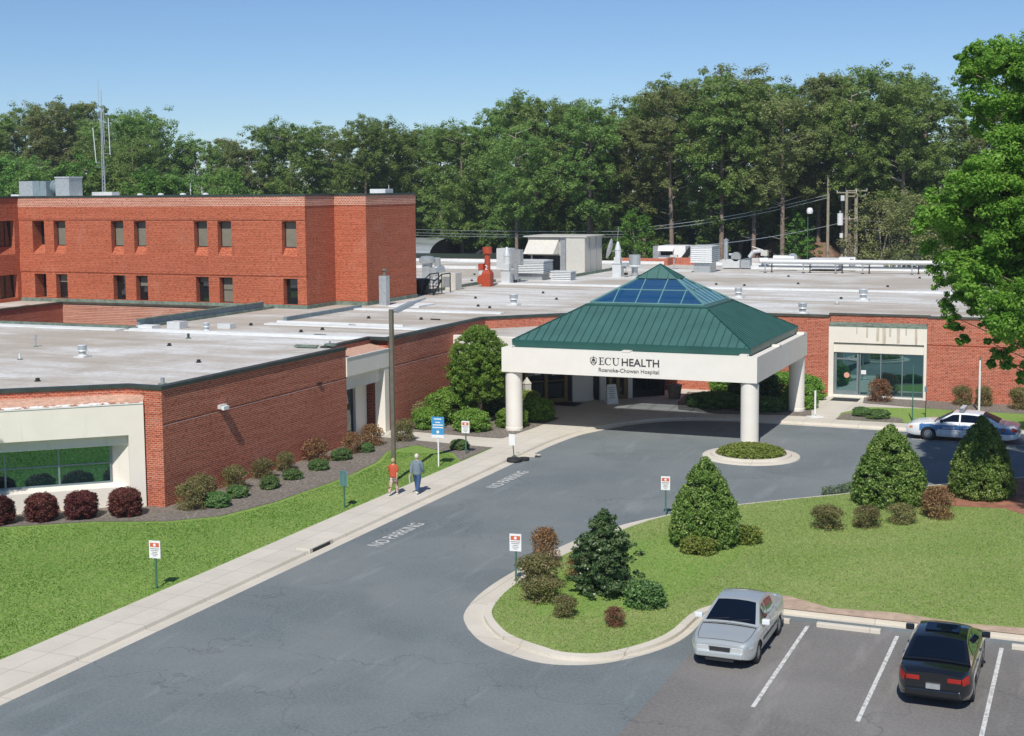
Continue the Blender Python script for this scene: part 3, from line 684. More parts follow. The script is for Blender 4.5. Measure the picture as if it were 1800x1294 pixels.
# --- right facade
m = MB(); ra, rb = -15.45, -9.65; wall(m, (rb, YR), (1, 0), 0, 60, 0, 3.45, holes=[]); wall(m, (rb, YR), (1, 0), 0, 60, 3.51, ZT+.1)
P = lambda a, z, off=0: (*pt((rb, YR), (1, 0), a, off), z)
m.face([P(0, 3.45, -.04), P(60, 3.45, -.04), P(60, 3.51, -.04), P(0, 3.51, -.04)], 'brick'); m.face([P(0, 3.51), P(60, 3.51), P(60, 3.51, -.04), P(0, 3.51, -.04)], 'brick'); m.face([P(0, 3.45), P(0, 3.45, -.04), P(60, 3.45, -.04), P(60, 3.45)], 'brick')
m.face([P(0, 0, -1), P(0, 0), P(0, ZT+.1), P(0, ZT+.1, -1)], 'brick')
m.build('brick_wall', H)
m = MB(); wall(m, (ra, YR+.55), (1, 0), 0, rb-ra, 3.0, ZT+.1); m.face([(ra, YR, 0), (ra, YR+.9, 0), (ra, YR+.9, ZT+.1), (ra, YR, ZT+.1)][::-1], 'brick'); m.build('brick_wall', H)
m = MB(); m.face([(ra, YR-.02, 4.52), (rb, YR-.02, 4.52), (rb, YR+.56, 4.68), (ra, YR+.56, 4.68)], 'flash'); m.box(ra+.003, YR-.06, 4.44, rb-.003, YR+.1, 4.53, 'flash'); m.build('sloped_flashing', H)
m = MB()
def R_(x0, x1, y0, y1, z0, z1, mat='cream'): m.box(x0, y0, z0, x1, y1, z1, mat)
R_(ra+.003, rb-.003, YR-.05, YR+.5, 3.46, 4.44)
R_(ra+.003, ra+.30, YR-.05, YR+.7, .12, 3.46); R_(rb-.16, rb-.003, YR-.05, YR+.7, .12, 3.46)
R_(ra+.30, rb-.16, YR+.06, YR+.5, 2.86, 3.40); R_(ra+.30, rb-.16, YR+.08, YR+.5, .1, .24)
m.build('cream_panel', H)
def streak():
    m_, n, p = newmat('rust_streak'); co = coords(n, 'World', (9, 9, .8)); f = noise(n, co, 2, 5, .7)
    n.links.new(ramp(n, f, [(.35, (.66, .61, .52)), (.65, (.42, .33, .24))]), p.inputs['Base Color']); p.inputs['Roughness'].default_value = .8; return m_
MAT['streak'] = streak()
for x, wd, hh in ((-13.2, .10, .6), (-12.6, .16, .8), (-12.25, .2, .95), (-11.85, .12, .5), (-11.4, .18, .9), (-10.9, .08, .4), (-10.35, .14, .95), (-13.8, .06, .4)):
    m = MB(); m.face([(x, YR-.053, 4.40-hh), (x+wd, YR-.053, 4.40-hh*.96), (x+wd, YR-.053, 4.42), (x, YR-.053, 4.42)], 'streak'); m.build('rust_stain', H)
window(H, (ra, YR), (1, 0), .30+1.55, rb-ra-.16, .24, 2.86, -.12, cols=(3, 1), fw=.06, glass='glass_green')
# glass door of the right portal
m = MB(); x0, x1 = ra+.33, ra+1.80
m.box(x0, YR+.14, .24, x0+.14, YR+.22, 2.84, 'alu'); m.box(x1-.12, YR+.14, .24, x1, YR+.22, 2.84, 'alu'); m.box(x0+.14, YR+.145, .24, x1-.12, YR+.215, .5, 'alu'); m.box(x0+.14, YR+.145, 2.4, x1-.12, YR+.215, 2.5, 'alu')
dr = m.build('door', H); _pw[dr.name] = parent_world(H)
m = MB(); m.box(x0+.1, YR+.17, .3, x1-.1, YR+.18, 2.84, 'glass_green'); m.build('pane', dr)
m = MB(); m.tube((x0+.75, YR+.162, 1.45), (x0+.75, YR+.152, 1.45), .17, 'sticker', 18)
MAT['sticker'] = plain('round_orange_sticker', (.70, .36, .26), .6, var=.2, vs=20); m.build('sticker', dr)
m = MB(); m.box(x0+1.62, YR+.09, 1.55, x0+1.92, YR+.10, 1.8, 'white'); m.build('notice', H)
m = MB(); m.box(x0+.05, YR+.10, 1.0, x0+.09, YR+.13, 1.6, 'alu'); m.build('handle', dr)
tag(MB_door := (lambda: (lambda mm: (mm.box(-15.0, 84.0, .125, -13.4, 85.2, .15, 'black'), mm.build('door_mat', origin=(-14.2, 84.6, .125)))[1])(MB()))(), 'dark rectangular door mat on the path before the right glass door', 'door mat')

# --- roofs
m = MB()
roof_main = [Dend, (-36.9, 46.05), (-35.1, 46.05), (-35.1, 61.0), (-36.2, 61.0), (-36.2, 65.5), (-35.1, 65.5), (-35.1, 78.1), (-27.4, YR), (ra, YR), (ra, YR+.55), (rb, YR+.55), (rb, YR), (50, YR), (50, 140), (-90, 140), (-90, 92.2), (-46.9, 92.2), (-46.9, 84.6), (-49.4, 84.6), (-49.4, 80.8), (-52.3, 80.8), (-52.3, 66.4), (-90, 66.4), (-90, Dend[1])]
m.face([(p[0], p[1], ZT+.02) for p in roof_main], 'membrane')
o = m.build('flat_roof', H); bm = bmesh.new(); bm.from_mesh(o.data); bmesh.ops.triangulate(bm, faces=bm.faces[:]); bm.to_mesh(o.data); bm.free()
m = MB()
coping(m, [Dend, (-36.9, 46.05), (-35.1, 46.05), (-35.1, 61.0)], ZT-.02, ZT+.13)
coping(m, [(-36.2, 60.9), (-36.2, 65.5)], ZT+.0, ZT+.12); 
coping(m, [(-36.5, 65.5), (-35.1, 65.5), (-35.1, 78.1), (-27.4, YR)], ZT-.02, ZT+.13)
coping(m, [(-27.4, YR), (ra, YR)], ZT-.02, ZT+.12, mat='coping_brown'); coping(m, [(ra-.1, YR+.55), (rb+.1, YR+.55)], ZT+.08, ZT+.19, mat='coping_brown'); coping(m, [(rb, YR), (50, YR)], ZT+.08, ZT+.19, mat='coping_brown')
m.build('coping', H)
m = MB(); coping(m, [(-52.3, 80.7), (-52.3, 66.4), (-90, 66.4)], ZT+.02, ZT+.17, out=.05, width=.4, mat='flash'); m.build('coping', H)
# inner faces / curbs on the roof
m = MB(); m.box(-52.28, 66.5, ZT+.02, -52.05, 79.6, ZT+.50, 'curb_blue'); m.box(-52.32, 66.4, ZT+.50, -51.98, 79.7, ZT+.56, 'flash')
m.build('roof_curb', H)
pieces('roof_curb', H, [(-46.35, 73.0, ZT+.02, -46.10, 82.4, ZT+.26, 'curb_blue'), (-48.3, 97.0, ZT+.02, -48.1, 109.5, ZT+.25, 'flash'), (-44.0, 112.9, ZT+.02, -43.8, 132, ZT+.28, 'flash')])
for x0, x1, y, wd, h in ((-46.2, -35.4, 71.0, .75, .07), (-52.0, -36.6, 65.6, .40, .09), (-46.2, -35.4, 81.7, .8, .08), (-52, -36.5, 65.0, .12, .05), (-46.9, 40, 106.9, .7, .12), (-52.0, -50.9, 66.5, .8, .2), (-90, -52.5, 65.3, 1.0, .05), (-46.2, -37.6, 72.1, .1, .12)):
    m = MB(); m.box(x0, y-wd/2, ZT+.02, x1, y+wd/2, ZT+.02+h, 'seam'); m.build('roof_seam', H)
for x0, x1, y in ((-70, -50, 126.8), (-90, 50, 139.5), (-34, 40, 133.5), (-75, -58.0, 112.8)): m = MB(); m.box(x0, y, ZT+.02, x1, y+.35, ZT+.30, 'seam'); m.build('roof_seam', H)
# rear parapets in brick
pieces('rear_parapet', H, [(-41.5, 137.2, ZT, -41.1, 139.9, ZT+.75, 'brick'), (-41.1, 139.0, ZT, -38.6, 139.3, ZT+.75, 'brick'), (-47.5, 139.5, ZT+.3, -41.5, 139.8, ZT+.62, 'brick'), (-33.2, 134.2, ZT, -32.9, 139.2, ZT+.8, 'curb_blue')])
m = MB(); m.box(-70, 140.0, 0, 50, 140.3, ZT+.3, 'brick'); m.build('rear_wall', H)

# --- courtyard walls
m = MB(); wall(m, (-69.1, 79.6), (1, 0), 0, 16.8, 0, ZT+.05, mat='brick_pale'); wall(m, (-69.1, 66.4), (0, 1), 0, 13.2, 0, ZT+.05, mat='brick')
m.build('courtyard_wall', H)
m = MB(); m.face([(-90, 66.4, ZT+.02), (-69.1, 66.4, ZT+.02), (-69.1, 79.6, ZT+.02), (-90, 79.6, ZT+.02)], 'membrane'); m.face([(-90, 79.6, ZT+.02), (-52.3, 79.6, ZT+.02), (-52.3, 80.9, ZT+.02), (-90, 80.9, ZT+.02)], 'membrane')
m.build('flat_roof', H)
m = MB(); coping(m, [(-69.1, 66.4), (-69.1, 79.6), (-52.3, 79.6)], ZT+.02, ZT+.15, mat='coping_brown'); m.build('coping', H)
m = MB(); m.face([(-70.2, 76.0, ZT+.03), (-70.0, 76, ZT+.03), (-69.8, 77.8, ZT+.03), (-70.9, 78.0, ZT+.03)], 'red_dirt'); m.build('roof_debris', H)

# ================================================================== THREE STOREY WING
T = thing('three_storey_wing', 'tall red brick hospital wing of stepped boxes with paired recessed windows, at the left', 'building', (-73.9, 80.8, 0))
TZ = 12.6; BR = 'brick_tower'
oT = (-73.9, 80.8)
wx_up = [(-72.65, -71.55), (-70.68, -69.6), (-65.5, -64.4), (-63.5, -62.45), (-58.37, -57.27), (-56.42, -55.3), (-51.25, -50.1)]
holes = []
for k, (a, b) in enumerate(wx_up):
    dp = .95 if k == 0 else .48
    holes.append((a+73.9, b+73.9, 8.55, 10.93, dp, .62)); holes.append((a+73.9+.03, b+73.9, 5.28, 7.06, dp, .0))
m = MB(); wall(m, oT, (1, 0), 0, 24.5, 4.9, TZ, holes=holes, mat=BR); m.build('front_wall', T)
m = MB()
for z0, z1, mt in ((11.95, 12.62, 'brick_pale'), (11.02, 11.95, BR)): dbar(m, oT, (1, 0), 0, 24.54, 0, .045, z0, z1, mt)
# middle band broken by the windows' sills
cuts = [0]+[x for a, b in [wx_up[0:2], wx_up[2:4], wx_up[4:6]] for x in (a[0]+73.9-.04, b[1]+73.9+.04)]+[wx_up[6][0]+73.9-.04, wx_up[6][1]+73.9+.04, 24.54]
dbar(m, oT, (1, 0), 0, 24.54, 0, .045, 7.22, 8.50, BR)
for a, b in zip(cuts[0::2], cuts[1::2]): pass
m.build('brick_band', T)
for k, (a, b) in enumerate(wx_up):
    if k == 0: off = -.93
    else: off = -.42
    window(T, oT, (1, 0), a+73.9+.02, b+73.9-.02, 9.14, 10.9, off, frame='dark_metal', blind=(1.0 if k else None), fw=.045)
    window(T, oT, (1, 0), a+73.9+.05, b+73.9-.02, 5.30, 7.03, off, cols=(1, 2), frame='dark_metal', blind=([0, .33, .0, .42, .22, 1.0, .0][k] or None), fw=.045)
m = MB()
wall(m, (-49.4, 80.8), (0, 1), 0, 3.85, 4.9, TZ, mat=BR); wall(m, (-49.4, 84.65), (1, 0), 0, 2.5, 4.9, TZ, mat=BR); wall(m, (-46.9, 84.65), (0, 1), 0, 7.5, 4.9, TZ, mat=BR)
m.face([(-46.9, 92.15, 4.9), (-90, 92.15, 4.9), (-90, 92.15, TZ), (-46.9, 92.15, TZ)], BR)
m.build('side_wall', T)
m = MB()
for z0, z1, mt in ((11.95, 12.62, 'brick_pale'),):
    dbar(m, (-49.4, 80.8), (0, 1), 0, 3.80, 0, .03, z0, z1, mt); dbar(m, (-49.37, 84.65), (1, 0), 0, 2.50, 0, .03, z0, z1, mt); dbar(m, (-46.9, 84.65), (0, 1), 0, 7.5, 0, .03, z0, z1, mt)
m.build('brick_band', T)
# leg running towards the camera at far left
m = MB(); wall(m, (-73.9, 70.0), (0, 1), 0, 10.8, 4.9, TZ, holes=[(9.45-0.9, 10.3, 8.5, 10.95, .4, .6), (8.6, 10.4, 5.3, 7.0, .4, 0)], mat=BR)
m.face([(-90, 70, 4.9), (-73.9, 70, 4.9), (-73.9, 70, TZ), (-90, 70, TZ)], BR); m.build('side_wall', T)
window(T, (-73.9, 70.0), (0, 1), 8.6, 10.25, 9.1, 10.9, -.34, frame='dark_metal', cols=(3, 1)); window(T, (-73.9, 70.0), (0, 1), 8.65, 10.35, 5.3, 7.0, -.34, frame='dark_metal', cols=(2, 1))
m = MB(); m.face([(-90, 70, TZ+.02), (-73.9, 70, TZ+.02), (-73.9, 80.8, TZ+.02), (-90, 80.8, TZ+.02)], 'membrane'); m.face([(-90, 80.8, TZ+.02), (-49.4, 80.8, TZ+.02), (-49.4, 84.65, TZ+.02), (-46.9, 84.65, TZ+.02), (-46.9, 92.15, TZ+.02), (-90, 92.15, TZ+.02)], 'membrane')
o = m.build('roof', T); bm = bmesh.new(); bm.from_mesh(o.data); bmesh.ops.triangulate(bm, faces=bm.faces[:]); bm.to_mesh(o.data); bm.free()
m = MB(); coping(m, [(-90, 70), (-73.9, 70), (-73.9, 80.8), (-49.4, 80.8), (-49.4, 84.65), (-46.9, 84.65), (-46.9, 92.15)], TZ, TZ+.15, out=.07); m.build('coping', T)
m = MB()
for o_, u_, L_ in (((-73.9, 80.8), (1, 0), 24.5), ((-49.4, 80.8), (0, 1), 3.85), ((-49.4, 84.65), (1, 0), 2.5), ((-46.9, 84.65), (0, 1), 7.5)):
    dbar(m, o_, u_, -.05 if u_ == (1, 0) else .0, L_+(.08 if u_ == (1, 0) else 0), .002, .09, 4.95, 5.28, 'flash')
m.build('base_flashing', T)

# ================================================================== CANOPY
cx, cy = -22.53, 73.83; hx, hy = 6.87, 6.25
K = thing('entrance_canopy', 'cream entrance canopy on round columns with green hipped metal roof and skylight', 'canopy', (cx, cy, 0))
m = MB(); z0, z1, th = 3.30, 4.60, .38
for (a, b, c, d_) in ((-hx, -hy, hx, -hy+th), (-hx, hy-th, hx, hy), (-hx, -hy+th, -hx+th, hy-th), (hx-th, -hy+th, hx, hy-th)):
    m.box(cx+a, cy+b, z0, cx+c, cy+d_, z1, 'cream_clean')
F = m.build('fascia', K); _pw[F.name] = Vector((cx, cy, 0))
pieces('overflow_scupper', K, [(cx-.15, cy-hy-.02, z1, cx+.30, cy-hy+.4, z1+.07, 'cream_clean'), (cx+hx-.9, cy-hy, z1, cx+hx-.5, cy-hy+.4, z1+.10, 'cream_clean'), (cx+hx-.4, cy-1.2, z1, cx+hx+.02, cy-.8, z1+.07, 'cream_clean'), (cx+hx-.4, cy+hy-1.0, z1, cx+hx+.02, cy+hy-.6, z1+.1, 'cream_clean'), (cx-hx+.3, cy-hy, z1, cx-hx+.6, cy-hy+.5, z1+.08, 'cream_clean')])
# flat gutter behind the fascia + soffit with the skylight well
wx_, wy_ = 3.25, 2.6
m = MB()
for (a, b, c, d_) in ((-hx+th, -hy+th, hx-th, -wy_), (-hx+th, wy_, hx-th, hy-th), (-hx+th, -wy_, -wx_, wy_), (wx_, -wy_, hx-th, wy_)):
    m.box(cx+a, cy+b, 3.42, cx+c, cy+d_, 3.50, 'cream_clean')
# well walls
for (a, b, c, d_) in ((-wx_-.1, -wy_-.1, wx_+.1, -wy_), (-wx_-.1, wy_, wx_+.1, wy_+.1), (-wx_-.1, -wy_, -wx_, wy_), (wx_, -wy_, wx_+.1, wy_)):
    m.box(cx+a, cy+b, 3.50, cx+c, cy+d_, 6.66, 'cream_clean')
m.build('soffit', K)
# metal roof
e1, f1, ze = hx-.45, hy-.45, 4.95; e2, f2, zb_ = 3.36, 2.74, 6.66
def ring(m, ax, ay, az, bx_, by_, bz, mat):
    A = [(cx-ax, cy-ay, az), (cx+ax, cy-ay, az), (cx+ax, cy+ay, az), (cx-ax, cy+ay, az)]; B = [(cx-bx_, cy-by_, bz), (cx+bx_, cy-by_, bz), (cx+bx_, cy+by_, bz), (cx-bx_, cy+by_, bz)]
    for k in range(4): j = (k+1) % 4; m.face([A[k], A[j], B[j], B[k]], mat)
    return A, B
m = MB(); A, B = ring(m, e1, f1, ze, e2, f2, zb_, 'green_roof'); MR = m.build('metal_roof', K); _pw[MR.name] = Vector((cx, cy, 0))
m = MB(); ring(m, e1, f1, 4.56, e1+.03, f1+.03, ze+.02, 'green_dark'); ring(m, e1+.03, f1+.03, ze+.02, e1-.03, f1-.03, ze+.035, 'green_dark')
ring(m, e2+.06, f2+.06, zb_-.02, e2+.06, f2+.06, zb_+.07, 'green_dark'); ring(m, e2+.06, f2+.06, zb_+.07, 3.20, 2.58, zb_+.12, 'green_roof')
m.build('eave_trim', MR)
m = MB()
def seam(p, q, w_=.016, h=.045, mat='green_dark'):
    p, q = Vector(p), Vector(q); d_ = (q-p).normalized(); n = d_.cross(Vector((0, 0, 1))).normalized(); up = n.cross(d_)*1.0
    if up.z < 0: up = -up
    a = [p-n*w_, p+n*w_, q+n*w_, q-n*w_]; b = [x+up*h for x in a]
    for f in ((a[0], a[1], b[1], b[0]), (a[1], a[2], b[2], b[1]), (a[2], a[3], b[3], b[2]), (a[3], a[0], b[0], b[3]), (b[0], b[1], b[2], b[3])): m.face(list(f), mat)
def seams(ea, eb, fa, fb, za, zb2, sp, side):
    # ea -> half length at eave along axis, eb at top; fa, fb = distance from centre at eave / top
    k = -int(ea/sp)
    x = k*sp
    while x <= ea:
        if abs(x) < ea-.05:
            if abs(x) <= eb: t = 1.0
            else: t = (ea-abs(x))/(ea-eb)
            p = (x, -fa, za+.0); q = (x, -(fa+(fb-fa)*t), za+(zb2-za)*t)
            rot = {0: lambda v: (cx+v[0], cy+v[1], v[2]), 1: lambda v: (cx-v[1], cy+v[0], v[2]), 2: lambda v: (cx-v[0], cy-v[1], v[2]), 3: lambda v: (cx+v[1], cy-v[0], v[2])}[side]
            seam(rot(p), rot(q))
        x += sp
for s_ in (0, 2): seams(e1, e2, f1, f2, ze, zb_, .437, s_)
for s_ in (1, 3): seams(f1, f2, e1, e2, ze, zb_, .437, s_)
for k in range(4): seam(A[k], B[k], .035, .06)
m.build('standing_seams', MR)
# skylight
g1, g2, zs = 3.15, 2.52, zb_+.13; t1, t2, zt = 1.02, .50, 8.05
S = thing('skylight', None, None, (0, 0, 0)); S.parent = K; S.name = 'skylight'; del_keys = [k for k in ('label', 'category') if k in S]; 
for k in del_keys: del S[k]
_pw['skylight'] = Vector((cx, cy, 0))
A2 = [(cx-g1, cy-g2, zs), (cx+g1, cy-g2, zs), (cx+g1, cy+g2, zs), (cx-g1, cy+g2, zs)]; B2 = [(cx-t1, cy-t2, zt), (cx+t1, cy-t2, zt), (cx+t1, cy+t2, zt), (cx-t1, cy+t2, zt)]
for k in range(4):
    j = (k+1) % 4; g = MB(); g.face([A2[k], A2[j], B2[j], B2[k]], 'glass_blue'); g.build('glass', S)
m = MB()
def fbar(p, q, w_=.04, h=.05): 
    seam(p, q, w_, h, 'teal_frame')
for k in range(4):
    j = (k+1) % 4; fbar(A2[k], B2[k], .055, .07); fbar(A2[k], A2[j], .05, .05)
    a0, a1_, b0, b1_ = Vector(A2[k]), Vector(A2[j]), Vector(B2[k]), Vector(B2[j])
    m0, m1 = a0.lerp(b0, .52), a1_.lerp(b1_, .52); fbar(m0, m1, .028, .045)
    nb = 5 if k % 2 == 0 else 7
    L = (a1_-a0).length; Lt = (b1_-b0).length; sp = L/nb if k % 2 == 0 else L/nb
    for i in range(1, nb):
        x = -L/2+L*i/nb
        t_ = 1.0 if abs(x) <= Lt/2 else (L/2-abs(x))/((L-Lt)/2)
        base = a0.lerp(a1_, .5)+(a1_-a0).normalized()*x; topc = b0.lerp(b1_, .5)+(b1_-b0).normalized()*x
        fbar(base, base.lerp(topc, t_), .026, .05)
m.build('frame', S)
m = MB(); ap = (cx, cy, 8.78); ce = [(cx-t1-.17, cy-t2-.17, zt-.02), (cx+t1+.17, cy-t2-.17, zt-.02), (cx+t1+.17, cy+t2+.17, zt-.02), (cx-t1-.17, cy+t2+.17, zt-.02)]
for k in range(4): j = (k+1) % 4; m.face([ce[k], ce[j], ap], 'green_roof'); seam(ce[k], ap, .03, .04)
m.face(ce[::-1], 'green_dark')
for x in (-.6, 0, .6):
    t_ = 1-abs(x)/(t1+.17); seam((cx+x, cy-t2-.17, zt-.02), (cx+x*1.0, cy-(t2+.17)*(1-t_), zt-.02+(8.78-zt+.02)*t_), .012, .03)
for y in (-.3, 0, .3):
    t_ = 1-abs(y)/(t2+.17)
    for s_ in (1, -1): seam((cx+s_*(t1+.17), cy+y, zt-.02), (cx+s_*(t1+.17)*(1-t_), cy+y, zt-.02+(8.78-zt+.02)*t_), .012, .03)
m.build('cap', S)
# columns
for nx_, ny_, zb2 in ((1, -1, .10), (-1, -1, .12), (1, 1, .12), (-1, 1, .12)):
    ox, oy = cx+nx_*(hx-.47)-(0.0 if nx_ > 0 else -.02), cy+ny_*(hy-.50)
    m = MB(); m.lathe((ox, oy, 0), [(.47, zb2), (.47, zb2+.16), (.45, zb2+.18), (.45, 2.70), (.442, 2.705), (.442, 2.715), (.45, 2.72), (.45, 3.20), (.40, 3.22), (.40, 3.30)], 'cream_clean', 36)
    m.build('column', K, smooth=True)
# lettering on the fascia
yF = cy-hy-.012
def serif_text(parent):
    m = MB(); h = .385; zb3 = 3.895
    def P2(pts): m.face([(x, yF, z) for x, z in pts], 'lettering')
    def rect(x0, z0_, x1, z1_): P2([(x0, z0_), (x1, z0_), (x1, z1_), (x0, z1_)])
    x = -23.93; w_ = .034
    rect(x, zb3, x+.30, zb3+w_); rect(x, zb3+h-w_, x+.29, zb3+h); rect(x+.055, zb3+w_, x+.125, zb3+h-w_); rect(x+.125, zb3+h*.5-.015, x+.215, zb3+h*.5+.015)
    P2([(x+.275, zb3+w_), (x+.30, zb3+w_), (x+.315, zb3+.12), (x+.295, zb3+.12)]); P2([(x+.27, zb3+h-w_), (x+.275, zb3+h-.11), (x+.295, zb3+h-.11), (x+.29, zb3+h-w_)]); rect(x+.20, zb3+h*.5-.06, x+.218, zb3+h*.5+.06)
    def arc(cx_, cz_, rx_, rz2, a0_, a1_, n_, th):
        for i in range(n_):
            b0 = a0_+(a1_-a0_)*i/n_; b1 = a0_+(a1_-a0_)*(i+1)/n_; q = []
            for a, s_ in ((b0, 1), (b1, 1), (b1, -1), (b0, -1)): t_ = th(a)/2*s_; q.append((cx_+(rx_+t_)*math.cos(a), cz_+(rz2+t_)*math.sin(a)))
            P2(q)
    arc(-23.405, zb3+h/2, .165, .182, R(40), R(320), 28, lambda a: .028+.045*max(0, -math.cos(a))**1.2)
    rect(-23.285, zb3+h-.14, -23.262, zb3+h+.005)
    x = -23.20; rect(x, zb3+h-w_, x+.17, zb3+h); rect(x+.05, zb3+.14, x+.12, zb3+h-w_); rect(x+.26, zb3+h-w_, x+.40, zb3+h); rect(x+.318, zb3+.14, x+.345, zb3+h-w_)
    arc(x+.208, zb3+.14, .123, .135, R(180), R(360), 16, lambda a: .030+.040*max(0, -math.cos(a)))
    m.build('serif_lettering', parent)
serif_text(F)
text_fit('sans_lettering', 'HEALTH', -22.68, -20.685, yF, 3.90, .375, 'lettering', F, .012)
text_fit('sans_lettering', 'Roanoke-Chowan Hospital', -23.93, -20.685, yF, 3.545, .20, 'lettering_grey', F, .004)
# shield emblem
m = MB(); ex, ez = -24.215, 4.09
def poly(pts, mat='lettering', y=yF): m.face([(ex+a, y, ez+b) for a, b in pts], mat)
outer = [(-.19, .13), (-.10, .175), (0, .195), (.10, .175), (.19, .13), (.19, -.02), (.165, -.10), (.10, -.18), (0, -.245), (-.10, -.18), (-.165, -.10), (-.19, -.02)][::-1]
inn = [(x*.86, z*.86) for x, z in outer]
for i in range(len(outer)):
    j = (i+1) % len(outer); poly([outer[i], outer[j], inn[j], inn[i]])
poly([(-.02, .05), (.02, .05), (.012, .26), (-.012, .26)]); poly([(-.11, -.01), (.11, -.01), (.09, .06), (.045, .11), (-.045, .11), (-.09, .06)])
poly([(-.165, -.045), (.165, -.045), (.165, -.065), (-.165, -.065)]); poly([(-.13, -.08), (-.075, -.08), (-.045, -.17), (-.085, -.14)]); poly([(.075, -.08), (.13, -.08), (.085, -.14), (.045, -.17)]); poly([(-.03, -.08), (.03, -.08), (.015, -.13), (-.015, -.13)])
m.build('shield_emblem', F)
